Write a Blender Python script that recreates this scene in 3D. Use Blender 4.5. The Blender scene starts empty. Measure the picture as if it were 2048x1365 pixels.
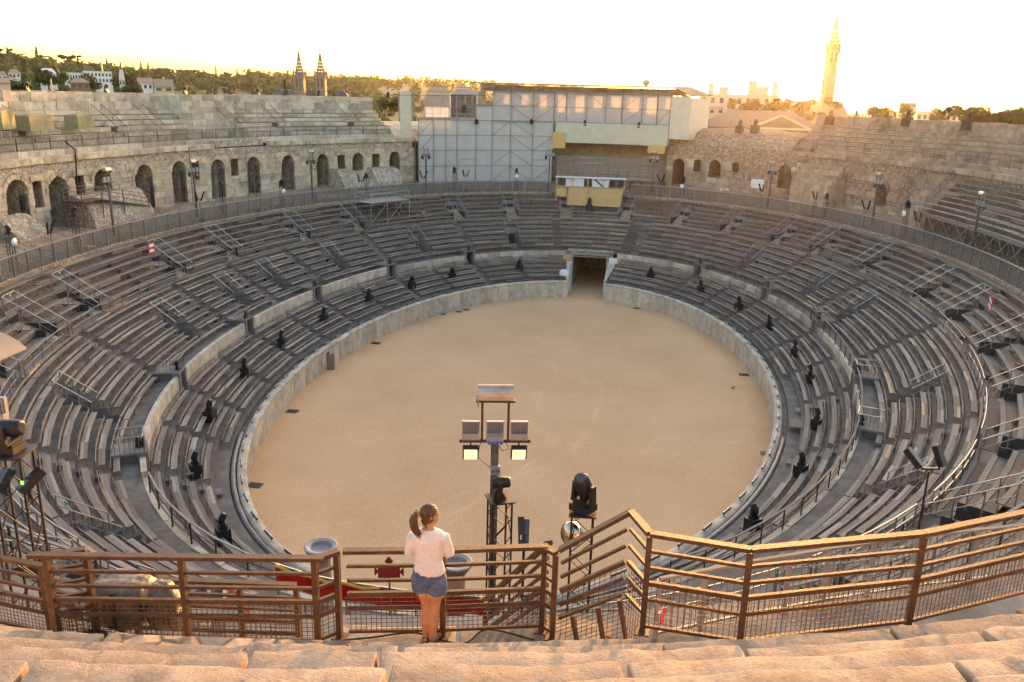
import bpy, bmesh, math, random
import numpy as np
from mathutils import Vector, Matrix, noise as mnoise

R = math.radians
rnd = random.Random(7)
SC = bpy.context.scene
COL = SC.collection

# ------------------------------------------------------------------ camera
CAM = np.array([10.439, -65.563, 23.79])
YAW, PITCH, ROLL, FPX = -.1906, .2864, .02548, 1667.3
cy, sy = math.cos(YAW), math.sin(YAW)
FWD = np.array([sy*math.cos(PITCH), cy*math.cos(PITCH), -math.sin(PITCH)])
_r = np.array([cy, -sy, 0.0]); _u = np.cross(_r, FWD)
RGT = math.cos(ROLL)*_r+math.sin(ROLL)*_u
UPV = -math.sin(ROLL)*_r+math.cos(ROLL)*_u
cd = bpy.data.cameras.new('camera'); cam = bpy.data.objects.new('camera', cd); COL.objects.link(cam)
cd.sensor_width = 36; cd.sensor_fit = 'HORIZONTAL'; cd.lens = FPX/2048*36
cd.clip_start = .1; cd.clip_end = 9000
m3 = Matrix((RGT, UPV, -FWD)).transposed()
cam.matrix_world = Matrix.Translation(Vector(CAM)) @ m3.to_4x4()
SC.camera = cam

# ------------------------------------------------------------------ sky, sun, exposure
SUN_EL, SUN_AZ = 3.0, 7.3
world = bpy.data.worlds.new('World'); SC.world = world; world.use_nodes = True
wn = world.node_tree; wn.nodes.clear()
sky = wn.nodes.new('ShaderNodeTexSky'); sky.sky_type = 'NISHITA'; sky.sun_disc = False
sky.sun_elevation = R(SUN_EL); sky.sun_rotation = R(SUN_AZ)
sky.air_density = .66; sky.dust_density = 2.8; sky.ozone_density = .6; sky.altitude = 60
bg = wn.nodes.new('ShaderNodeBackground'); bg.inputs['Strength'].default_value = .15
wo = wn.nodes.new('ShaderNodeOutputWorld')
wn.links.new(sky.outputs[0], bg.inputs[0]); wn.links.new(bg.outputs[0], wo.inputs[0])
sl = bpy.data.lights.new('sun', 'SUN'); sl.energy = 1.45; sl.angle = R(.5); sl.color = (1, .46, .15)
so = bpy.data.objects.new('sun', sl); COL.objects.link(so)
SDIR = Vector((math.sin(R(SUN_AZ))*math.cos(R(SUN_EL)), math.cos(R(SUN_AZ))*math.cos(R(SUN_EL)), math.sin(R(SUN_EL))))
so.rotation_euler = SDIR.to_track_quat('Z', 'Y').to_euler(); so.location = (0, 0, 60)
vs = SC.view_settings; vs.view_transform = 'Standard'; vs.look = 'None'; vs.gamma = 1; vs.use_curve_mapping = False
vs.exposure = 3.3
vs.use_white_balance = True; vs.white_balance_temperature = 7150; vs.white_balance_tint = 15
cyc = SC.cycles
cyc.max_bounces = 6; cyc.diffuse_bounces = 3; cyc.glossy_bounces = 3; cyc.transparent_max_bounces = 12; cyc.transmission_bounces = 4
cyc.use_denoising = True; cyc.caustics_reflective = False; cyc.caustics_refractive = False

# ------------------------------------------------------------------ where a picture point lies in the place
EA, EB = 34.4, 18.93          # half axes of the sand ellipse
def ray(x, y):
    d = FWD*FPX+(x-1024)*RGT-(y-682.5)*UPV
    return d/np.linalg.norm(d)
def atz(x, y, z):
    d = ray(x, y); return CAM+d*((z-CAM[2])/d[2])
def atk(x, y, k):
    return CAM+ray(x, y)*k
def ath(x, y, h):             # at horizontal distance h
    d = ray(x, y); return CAM+d*(h/math.hypot(d[0], d[1]))
_T = np.radians(np.linspace(0, 360, 7201)); _EX, _EY = EB*np.sin(_T), EA*np.cos(_T)
_NX, _NY = EA*np.sin(_T), EB*np.cos(_T); _L = np.hypot(_NX, _NY); _NX = _NX/_L; _NY = _NY/_L
def td(x, y):
    i = int(((_EX-x)**2+(_EY-y)**2).argmin())
    s = 1 if (x-_EX[i])*_NX[i]+(y-_EY[i])*_NY[i] > 0 else -1
    t = math.degrees(_T[i])
    return (t if t >= 180 else t+360), s*math.hypot(_EX[i]-x, _EY[i]-y)
def tz(x, y, z):
    p = atz(x, y, z); return td(p[0], p[1])[0]
def tdist(x, y, d, k0=20):
    dd = ray(x, y); prev = None
    for k in np.arange(k0, 190, .25):
        p = CAM+dd*k; t, q = td(p[0], p[1])
        if prev is not None and prev < d <= q: return t, p
        prev = q
    raise ValueError('no hit')
def P(t, d, z):
    a = R(t); nx, ny = EA*math.sin(a), EB*math.cos(a); l = math.hypot(nx, ny)
    return np.array([EB*math.sin(a)+d*nx/l, EA*math.cos(a)+d*ny/l, z])
def nrm(t):
    a = R(t); nx, ny = EA*math.sin(a), EB*math.cos(a); l = math.hypot(nx, ny); return np.array([nx/l, ny/l, 0])
def split(t0, t1, d, L, n=None, jit=0.0):
    tt = np.linspace(t0, t1, max(9, int(abs(t1-t0)*4))); p = np.array([P(t, d, 0) for t in tt])
    s = np.concatenate([[0], np.cumsum(np.linalg.norm(np.diff(p, axis=0), axis=1))])
    if n is None: n = max(1, int(round(s[-1]/L)))
    f = [i/n+(rnd.uniform(-jit, jit)/n if 0 < i < n else 0) for i in range(n+1)]
    return [float(v) for v in np.interp(np.array(f)*s[-1], s, tt)]
def alen(t0, t1, d):
    tt = np.linspace(t0, t1, 40); p = np.array([P(t, d, 0) for t in tt]); return float(np.linalg.norm(np.diff(p, axis=0), axis=1).sum())
def dt(t, d, L):              # angle step that makes L metres at offset d
    return L/(alen(t, t+1, d))

# ------------------------------------------------------------------ materials
M = {}
def mat(name, col, col2=None, scale=3.0, rough=.8, metal=0.0, bump=.0, bscale=None, rand=0.0, detail=6, spec=.3, streak=None, coords='Object', dirt=None, dscale=.6, ramp=(.35, .65)):
    m = bpy.data.materials.new(name); m.use_nodes = True; nt = m.node_tree; N = nt.nodes; K = nt.links
    b = N['Principled BSDF']; b.inputs['Roughness'].default_value = rough; b.inputs['Metallic'].default_value = metal
    b.inputs['Specular IOR Level'].default_value = spec
    tc = N.new('ShaderNodeTexCoord'); src = tc.outputs[coords]
    if streak:
        mp = N.new('ShaderNodeMapping'); mp.inputs['Scale'].default_value = streak; K.new(src, mp.inputs[0]); src = mp.outputs[0]
    nz = N.new('ShaderNodeTexNoise'); nz.inputs['Scale'].default_value = scale; nz.inputs['Detail'].default_value = detail; nz.inputs['Roughness'].default_value = .62
    K.new(src, nz.inputs['Vector'])
    rp = N.new('ShaderNodeValToRGB'); rp.color_ramp.elements[0].position = ramp[0]; rp.color_ramp.elements[1].position = ramp[1]
    rp.color_ramp.elements[0].color = (*col, 1); rp.color_ramp.elements[1].color = (*(col2 or col), 1)
    K.new(nz.outputs['Fac'], rp.inputs[0]); out = rp.outputs[0]
    if dirt:
        n2 = N.new('ShaderNodeTexNoise'); n2.inputs['Scale'].default_value = dscale; n2.inputs['Detail'].default_value = 5; n2.inputs['Roughness'].default_value = .7
        K.new(tc.outputs[coords], n2.inputs['Vector'])
        r2 = N.new('ShaderNodeValToRGB'); r2.color_ramp.elements[0].position = .48; r2.color_ramp.elements[1].position = .66
        K.new(n2.outputs['Fac'], r2.inputs[0])
        mx = N.new('ShaderNodeMix'); mx.data_type = 'RGBA'; K.new(r2.outputs[0], mx.inputs[0]); K.new(out, mx.inputs[6]); mx.inputs[7].default_value = (*dirt, 1); out = mx.outputs[2]
    if rand:
        oi = N.new('ShaderNodeObjectInfo'); mr = N.new('ShaderNodeMapRange'); mr.inputs[3].default_value = 1-rand; mr.inputs[4].default_value = 1+rand
        K.new(oi.outputs['Random'], mr.inputs[0]); hs = N.new('ShaderNodeHueSaturation'); K.new(mr.outputs[0], hs.inputs['Value']); K.new(out, hs.inputs['Color']); out = hs.outputs[0]
    K.new(out, b.inputs['Base Color'])
    if bump:
        bz = N.new('ShaderNodeTexNoise'); bz.inputs['Scale'].default_value = bscale or scale*6; bz.inputs['Detail'].default_value = 5; K.new(src, bz.inputs['Vector'])
        bp = N.new('ShaderNodeBump'); bp.inputs['Strength'].default_value = bump; bp.inputs['Distance'].default_value = .03
        K.new(bz.outputs['Fac'], bp.inputs['Height']); K.new(bp.outputs[0], b.inputs['Normal'])
    M[name] = m; return m
def bsdf(m): return m.node_tree.nodes['Principled BSDF']
mat('concrete', (.17, .158, .145), (.28, .262, .24), .8, .9, bump=.3, bscale=9, dirt=(.12, .112, .104), dscale=.5)
mat('tier_floor', (.125, .112, .099), (.205, .185, .165), 1.1, .92, bump=.35, bscale=12, dirt=(.12, .105, .092), dscale=.9)
mat('limestone', (.45, .36, .245), (.62, .51, .365), 1.3, .9, bump=.5, bscale=7, rand=.16, dirt=(.28, .245, .195), dscale=.9)
mat('limestone_grey', (.40, .345, .265), (.52, .455, .36), 1.6, .92, bump=.5, bscale=7, rand=.27, dirt=(.30, .265, .215), dscale=1.1)
mat('podium_stone', (.45, .38, .29), (.61, .53, .425), 1.6, .9, bump=.4, bscale=8, rand=.13, dirt=(.34, .30, .25), dscale=1.2, streak=(1, 1, .35))
mat('brown_stone', (.27, .20, .145), (.42, .325, .24), 1.2, .92, bump=.6, bscale=6, rand=.18, dirt=(.20, .155, .12), dscale=.8)
mat('pale_stone', (.36, .275, .195), (.49, .39, .285), 2.2, .9, bump=.6, bscale=22, rand=.1, dirt=(.24, .19, .145), dscale=2.4)
def worn_stone():
    m = mat('worn_stone', (.27, .217, .165), (.38, .31, .24), 1.4, .92, rand=.12, dirt=(.21, .172, .135), dscale=3.5); nt = m.node_tree; N = nt.nodes; K = nt.links; b = bsdf(m)
    tc = N.new('ShaderNodeTexCoord'); n1 = N.new('ShaderNodeTexNoise'); n1.inputs['Scale'].default_value = 26; n1.inputs['Detail'].default_value = 8; n1.inputs['Roughness'].default_value = .75; K.new(tc.outputs['Object'], n1.inputs['Vector'])
    n2 = N.new('ShaderNodeTexNoise'); n2.inputs['Scale'].default_value = 7; n2.inputs['Detail'].default_value = 8; n2.inputs['Roughness'].default_value = .8; K.new(tc.outputs['Object'], n2.inputs['Vector'])
    r1 = N.new('ShaderNodeValToRGB'); r1.color_ramp.elements[0].position = .60; r1.color_ramp.elements[1].position = .70; K.new(n2.outputs['Fac'], r1.inputs[0])
    mx = N.new('ShaderNodeMix'); mx.data_type = 'RGBA'; K.new(r1.outputs[0], mx.inputs[0]); K.new(b.inputs['Base Color'].links[0].from_socket, mx.inputs[6]); mx.inputs[7].default_value = (.15, .125, .10, 1)
    mr = N.new('ShaderNodeMapRange'); mr.inputs[1].default_value = .3; mr.inputs[2].default_value = .7; mr.inputs[3].default_value = .8; mr.inputs[4].default_value = 1.2; K.new(n1.outputs['Fac'], mr.inputs[0])
    hs = N.new('ShaderNodeHueSaturation'); K.new(mr.outputs[0], hs.inputs['Value']); K.new(mx.outputs[2], hs.inputs['Color']); K.new(hs.outputs[0], b.inputs['Base Color'])
    v = N.new('ShaderNodeTexVoronoi'); v.inputs['Scale'].default_value = 34; K.new(tc.outputs['Object'], v.inputs['Vector']); pm = N.new('ShaderNodeMapRange'); pm.inputs[1].default_value = .05; pm.inputs[2].default_value = .3; pm.inputs[3].default_value = 0; pm.inputs[4].default_value = .35; K.new(v.outputs['Distance'], pm.inputs[0])
    ad = N.new('ShaderNodeMath'); ad.operation = 'ADD'; K.new(n1.outputs['Fac'], ad.inputs[0]); K.new(pm.outputs[0], ad.inputs[1]); a2 = N.new('ShaderNodeMath'); a2.operation = 'ADD'; K.new(ad.outputs[0], a2.inputs[0]); K.new(n2.outputs['Fac'], a2.inputs[1])
    bp = N.new('ShaderNodeBump'); bp.inputs['Strength'].default_value = .55; bp.inputs['Distance'].default_value = .018; K.new(a2.outputs[0], bp.inputs['Height']); K.new(bp.outputs[0], b.inputs['Normal'])
worn_stone()
def rubble(name, c1, c2, cm):
    m = mat(name, c1, c2, 2.2, .95, rand=.05); nt = m.node_tree; N = nt.nodes; K = nt.links; b = bsdf(m)
    tc = N.new('ShaderNodeTexCoord'); v = N.new('ShaderNodeTexVoronoi'); v.feature = 'DISTANCE_TO_EDGE'; v.inputs['Scale'].default_value = 3.6
    K.new(tc.outputs['Object'], v.inputs['Vector'])
    v2 = N.new('ShaderNodeTexVoronoi'); v2.inputs['Scale'].default_value = 3.6; K.new(tc.outputs['Object'], v2.inputs['Vector'])
    hs = N.new('ShaderNodeHueSaturation'); sp = N.new('ShaderNodeSeparateColor'); K.new(v2.outputs['Color'], sp.inputs[0])
    mr = N.new('ShaderNodeMapRange'); mr.inputs[3].default_value = .7; mr.inputs[4].default_value = 1.35; K.new(sp.outputs[0], mr.inputs[0]); K.new(mr.outputs[0], hs.inputs['Value'])
    old = b.inputs['Base Color'].links[0].from_socket; K.new(old, hs.inputs['Color'])
    rp = N.new('ShaderNodeValToRGB'); rp.color_ramp.elements[0].position = .02; rp.color_ramp.elements[1].position = .10; K.new(v.outputs['Distance'], rp.inputs[0])
    mx = N.new('ShaderNodeMix'); mx.data_type = 'RGBA'; K.new(rp.outputs[0], mx.inputs[0]); mx.inputs[6].default_value = (*cm, 1); K.new(hs.outputs[0], mx.inputs[7]); K.new(mx.outputs[2], b.inputs['Base Color'])
    bp = N.new('ShaderNodeBump'); bp.inputs['Strength'].default_value = .9; bp.inputs['Distance'].default_value = .12; K.new(v.outputs['Distance'], bp.inputs['Height']); K.new(bp.outputs[0], b.inputs['Normal'])
rubble('rubble', (.36, .29, .22), (.52, .44, .34), (.25, .20, .15))
rubble('rubble_brown', (.26, .19, .135), (.40, .30, .215), (.17, .125, .09))
def sand_mat():
    m = mat('sand', (.58, .352, .19), (.68, .435, .25), .12, .95, bump=.55, bscale=14, detail=9, ramp=(.3, .7), spec=.15); nt = m.node_tree; N = nt.nodes; K = nt.links; b = bsdf(m)
    tc = N.new('ShaderNodeTexCoord'); mp = N.new('ShaderNodeMapping'); mp.inputs['Rotation'].default_value = (0, 0, .45); mp.inputs['Scale'].default_value = (5.0, 1.3, 1)
    K.new(tc.outputs['Object'], mp.inputs[0]); nz = N.new('ShaderNodeTexNoise'); nz.inputs['Scale'].default_value = 2.3; nz.inputs['Detail'].default_value = 8; nz.inputs['Roughness'].default_value = .75; nz.inputs['Distortion'].default_value = 1.2
    K.new(mp.outputs[0], nz.inputs['Vector'])
    mr = N.new('ShaderNodeMapRange'); mr.inputs[1].default_value = .3; mr.inputs[2].default_value = .7; mr.inputs[3].default_value = .86; mr.inputs[4].default_value = 1.14; K.new(nz.outputs['Fac'], mr.inputs[0])
    n3 = N.new('ShaderNodeTexNoise'); n3.inputs['Scale'].default_value = 9.0; n3.inputs['Detail'].default_value = 10; n3.inputs['Roughness'].default_value = .8; K.new(tc.outputs['Object'], n3.inputs['Vector'])
    m2 = N.new('ShaderNodeMapRange'); m2.inputs[1].default_value = .3; m2.inputs[2].default_value = .7; m2.inputs[3].default_value = .78; m2.inputs[4].default_value = 1.22; K.new(n3.outputs['Fac'], m2.inputs[0])
    acc = None; g = random.Random(12)
    arcs = [(g.uniform(-60, 60), g.uniform(-50, 60), 0) for _ in range(11)]
    brk = N.new('ShaderNodeTexNoise'); brk.inputs['Scale'].default_value = .25; K.new(tc.outputs['Object'], brk.inputs['Vector'])
    for cx, cy_, _ in arcs:
        r0 = math.hypot(cx, cy_)+g.uniform(-16, 16)
        for off in ((0, 1.6) if g.random() < .6 else (0,)):
            vm = N.new('ShaderNodeVectorMath'); vm.operation = 'DISTANCE'; K.new(tc.outputs['Object'], vm.inputs[0]); vm.inputs[1].default_value = (cx, cy_, 0)
            sb = N.new('ShaderNodeMath'); sb.operation = 'SUBTRACT'; K.new(vm.outputs['Value'], sb.inputs[0]); sb.inputs[1].default_value = r0+off
            ab = N.new('ShaderNodeMath'); ab.operation = 'ABSOLUTE'; K.new(sb.outputs[0], ab.inputs[0])
            mq = N.new('ShaderNodeMapRange'); mq.inputs[1].default_value = .05; mq.inputs[2].default_value = .16; mq.inputs[3].default_value = .055; mq.inputs[4].default_value = 0; K.new(ab.outputs[0], mq.inputs[0])
            if acc is None: acc = mq.outputs[0]
            else:
                ad = N.new('ShaderNodeMath'); ad.operation = 'ADD'; K.new(acc, ad.inputs[0]); K.new(mq.outputs[0], ad.inputs[1]); acc = ad.outputs[0]
    bm_ = N.new('ShaderNodeMapRange'); bm_.inputs[1].default_value = .42; bm_.inputs[2].default_value = .62; K.new(brk.outputs['Fac'], bm_.inputs[0])
    am = N.new('ShaderNodeMath'); am.operation = 'MULTIPLY_ADD'; K.new(acc, am.inputs[0]); K.new(bm_.outputs[0], am.inputs[1]); K.new(m2.outputs[0], am.inputs[2])
    m2 = am
    mu = N.new('ShaderNodeMath'); mu.operation = 'MULTIPLY'; K.new(mr.outputs[0], mu.inputs[0]); K.new(m2.outputs[0], mu.inputs[1])
    hs = N.new('ShaderNodeHueSaturation'); K.new(mu.outputs[0], hs.inputs['Value']); K.new(b.inputs['Base Color'].links[0].from_socket, hs.inputs['Color']); K.new(hs.outputs[0], b.inputs['Base Color'])
sand_mat()
def wood_mat(name, stops, streak=(1, 1, 1)):
    m = mat(name, (.9, .9, .9), (1.12, 1.1, 1.08), 7, .85, bump=.2, bscale=30); nt = m.node_tree; N = nt.nodes; K = nt.links; b = bsdf(m)
    oi = N.new('ShaderNodeObjectInfo'); rp = N.new('ShaderNodeValToRGB'); rp.color_ramp.interpolation = 'LINEAR'
    el = rp.color_ramp.elements
    while len(el) < len(stops): el.new(.5)
    for e, (p, c) in zip(el, stops): e.position = p; e.color = (*c, 1)
    K.new(oi.outputs['Random'], rp.inputs[0])
    mx = N.new('ShaderNodeMix'); mx.data_type = 'RGBA'; mx.blend_type = 'MULTIPLY'; mx.inputs[0].default_value = 1
    K.new(b.inputs['Base Color'].links[0].from_socket, mx.inputs[6]); K.new(rp.outputs[0], mx.inputs[7]); K.new(mx.outputs[2], b.inputs['Base Color'])
wood_mat('bench_wood', [(0, (.175, .142, .115)), (.3, (.22, .185, .155)), (.6, (.265, .228, .193)), (.9, (.315, .28, .243)), (.965, (.37, .34, .305)), (.975, (.50, .34, .19)), (1, (.54, .37, .205))])
wood_mat('dark_wood', [(0, (.13, .103, .085)), (.5, (.155, .125, .103)), (.9, (.185, .152, .127)), (.96, (.21, .175, .148)), (1, (.40, .265, .15))])
wood_mat('edge_wood', [(0, (.20, .17, .143)), (.5, (.23, .198, .168)), (.94, (.265, .23, .197)), (1, (.40, .28, .165))])
mat('brown_box', (.10, .062, .045), (.15, .095, .07), 4, .8, bump=.2, rand=.15)
mat('galvanised', (.20, .193, .187), (.28, .272, .263), 3, .5, .55, rand=.08)
mat('steel_light', (.33, .325, .32), (.43, .42, .415), 3, .42, .6, rand=.05)
mat('steel_brown', (.105, .075, .06), (.16, .115, .09), 3, .6, .3)
mat('dark_steel', (.045, .042, .042), (.075, .07, .068), 3, .55, .4)
mat('rust', (.062, .034, .022), (.115, .062, .036), 9, .62, .25, bump=.25, bscale=60, dirt=(.10, .05, .03), dscale=4, spec=.4)
mat('black', (.012, .012, .014), (.022, .022, .024), 5, .5)
mat('black_gloss', (.012, .012, .014), (.02, .02, .022), 5, .22, spec=.6)
mat('rubber_cable', (.02, .02, .02), (.03, .03, .03), 5, .7)
mat('grey_plastic', (.20, .20, .21), (.27, .27, .28), 3, .5)
mat('lamp_grey', (.30, .29, .285), (.36, .35, .34), 3, .45, .3)
mat('metal_drum', (.36, .30, .25), (.44, .38, .32), 4, .4, .6, bump=.1, dirt=(.28, .21, .15), dscale=2)
mat('chrome', (.42, .38, .30), (.5, .46, .36), 3, .18, .95)
mat('mast_steel', (.09, .09, .095), (.13, .13, .135), 3, .55, .4)
mat('scaffold_roof', (.10, .07, .05), (.16, .115, .08), 3, .8, bump=.4, bscale=6)
mat('duct', (.13, .128, .126), (.20, .197, .192), 2, .45, .2)
mat('white_lens', (.75, .75, .75), (.85, .85, .85), 3, .3)
mat('blue_plug', (.03, .12, .35), (.04, .15, .4), 3, .5)
mat('green_sign', (.07, .36, .26), (.09, .42, .30), 3, .6)
mat('red_cloth', (.40, .008, .010), (.52, .016, .016), 3, .8, bump=.3)
mat('gold_fringe', (.55, .32, .06), (.65, .42, .10), 30, .7)
mat('red_board', (.20, .025, .018), (.27, .035, .025), 4, .7)
mat('sign_red', (.52, .02, .03), (.58, .03, .04), 3, .6)
mat('sign_white', (.72, .72, .70), (.8, .8, .78), 3, .6)
mat('sign_olive', (.30, .22, .06), (.34, .25, .08), 3, .6)
mat('sign_grey', (.16, .145, .13), (.2, .18, .16), 3, .6)
mat('beige_cloth', (.46, .29, .125), (.53, .345, .16), 2, .9, bump=.4, bscale=5)
mat('white_cloth', (.68, .68, .68), (.78, .78, .78), 2, .85, bump=.4, bscale=5)
mat('khaki_tarp', (.20, .18, .095), (.27, .24, .13), 2, .75, bump=.5, bscale=4)
mat('camo_tarp', (.05, .046, .034), (.125, .115, .088), 9, .5, bump=.7, bscale=12, dirt=(.20, .185, .15), dscale=7)
mat('ochre_paint', (.54, .34, .10), (.6, .38, .12), 3, .6)
mat('cream_panel', (.50, .465, .36), (.57, .53, .42), 1.2, .6)
mat('osb', (.48, .285, .10), (.62, .40, .17), 9, .8)
mat('steel_sheet', (.20, .235, .235), (.26, .29, .29), 2, .5, .3)
mat('roof_tile', (.22, .14, .095), (.33, .22, .155), 2.5, .9, bump=.7, bscale=5)
mat('slate', (.06, .065, .075), (.09, .095, .105), 3, .7)
mat('render_white', (.62, .60, .57), (.72, .70, .67), .3, .85)
mat('render_cream', (.50, .41, .29), (.60, .50, .37), .3, .85)
mat('church_stone', (.19, .145, .092), (.26, .20, .135), .25, .9)
mat('brick_red', (.24, .125, .085), (.31, .17, .115), .8, .9)
mat('glass_and_shade_dark', (.02, .024, .03), (.04, .045, .05), 1, .25, spec=.6)  # dark glass, also stands for the shade inside doorways
mat('shutter', (.25, .24, .22), (.32, .31, .29), 1, .7)
mat('bark', (.07, .05, .035), (.12, .09, .065), 3, .95)
mat('city_ground', (.16, .13, .10), (.24, .20, .155), .02, .95)
mat('hill_soil', (.055, .062, .028), (.10, .105, .05), .03, .95)
def leaf_mat(name, c1, c2):
    m = mat(name, c1, c2, .35, .8, rand=.22, spec=.15); nt = m.node_tree; N = nt.nodes; K = nt.links; b = bsdf(m)
    tr = N.new('ShaderNodeBsdfTranslucent'); mx = N.new('ShaderNodeMixShader'); mx.inputs[0].default_value = .35
    K.new(b.inputs['Base Color'].links[0].from_socket, tr.inputs[0]); K.new(b.outputs[0], mx.inputs[1]); K.new(tr.outputs[0], mx.inputs[2])
    K.new(mx.outputs[0], N['Material Output'].inputs[0])
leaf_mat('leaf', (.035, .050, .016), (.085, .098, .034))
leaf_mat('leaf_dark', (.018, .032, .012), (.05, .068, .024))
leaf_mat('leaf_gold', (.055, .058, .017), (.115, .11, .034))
def sheet_mat(name, c, tfac, transp=0.0):
    m = mat(name, c, tuple(v*1.1 for v in c), .8, .8, bump=.25, bscale=1.5); nt = m.node_tree; N = nt.nodes; K = nt.links; b = bsdf(m)
    tr = N.new('ShaderNodeBsdfTranslucent'); mx = N.new('ShaderNodeMixShader'); mx.inputs[0].default_value = tfac
    K.new(b.inputs['Base Color'].links[0].from_socket, tr.inputs[0]); K.new(b.outputs[0], mx.inputs[1]); K.new(tr.outputs[0], mx.inputs[2]); o = mx.outputs[0]
    if transp:
        tp = N.new('ShaderNodeBsdfTransparent'); m2 = N.new('ShaderNodeMixShader'); m2.inputs[0].default_value = transp; K.new(o, m2.inputs[1]); K.new(tp.outputs[0], m2.inputs[2]); o = m2.outputs[0]
    K.new(o, N['Material Output'].inputs[0])
sheet_mat('scaffold_sheet', (.57, .555, .525), .35)
sheet_mat('scaffold_net', (.60, .585, .57), .5, .05)
def glass_mat(name, tint, fac):
    m = bpy.data.materials.new(name); m.use_nodes = True; nt = m.node_tree; N = nt.nodes; K = nt.links; N.remove(N['Principled BSDF'])
    tp = N.new('ShaderNodeBsdfTransparent'); tp.inputs[0].default_value = (*tint, 1); gl = N.new('ShaderNodeBsdfGlossy'); gl.inputs['Roughness'].default_value = .12
    df = N.new('ShaderNodeBsdfDiffuse'); df.inputs[0].default_value = (.33, .33, .32, 1)
    a = N.new('ShaderNodeMixShader'); a.inputs[0].default_value = fac; K.new(tp.outputs[0], a.inputs[1]); K.new(df.outputs[0], a.inputs[2])
    c = N.new('ShaderNodeMixShader'); c.inputs[0].default_value = .07; K.new(a.outputs[0], c.inputs[1]); K.new(gl.outputs[0], c.inputs[2]); K.new(c.outputs[0], N['Material Output'].inputs[0]); M[name] = m
glass_mat('fence_glass', (.80, .805, .785), .12)
def emit(name, col, s):
    m = bpy.data.materials.new(name); m.use_nodes = True; b = bsdf(m); b.inputs['Base Color'].default_value = (*col, 1); b.inputs['Emission Color'].default_value = (*col, 1); b.inputs['Emission Strength'].default_value = s; M[name] = m
emit('lamp_lit', (1, .70, .30), .21)
emit('led_green', (.3, 1, .1), .12)
mat('skin', (.42, .195, .09), (.47, .225, .11), 12, .5, spec=.35)
mat('tshirt', (.66, .60, .57), (.72, .66, .63), 6, .9, bump=.9, bscale=10)
mat('denim', (.055, .085, .16), (.10, .14, .24), 60, .9, bump=.2, dirt=(.13, .17, .27), dscale=7)
mat('hair', (.055, .022, .010), (.16, .07, .028), 40, .45, streak=(1, 1, .08), bump=.3, spec=.45)
mat('sandal', (.10, .055, .035), (.18, .11, .07), 30, .7)
mat('scrunchie', (.10, .05, .03), (.5, .35, .22), 60, .9)

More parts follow.
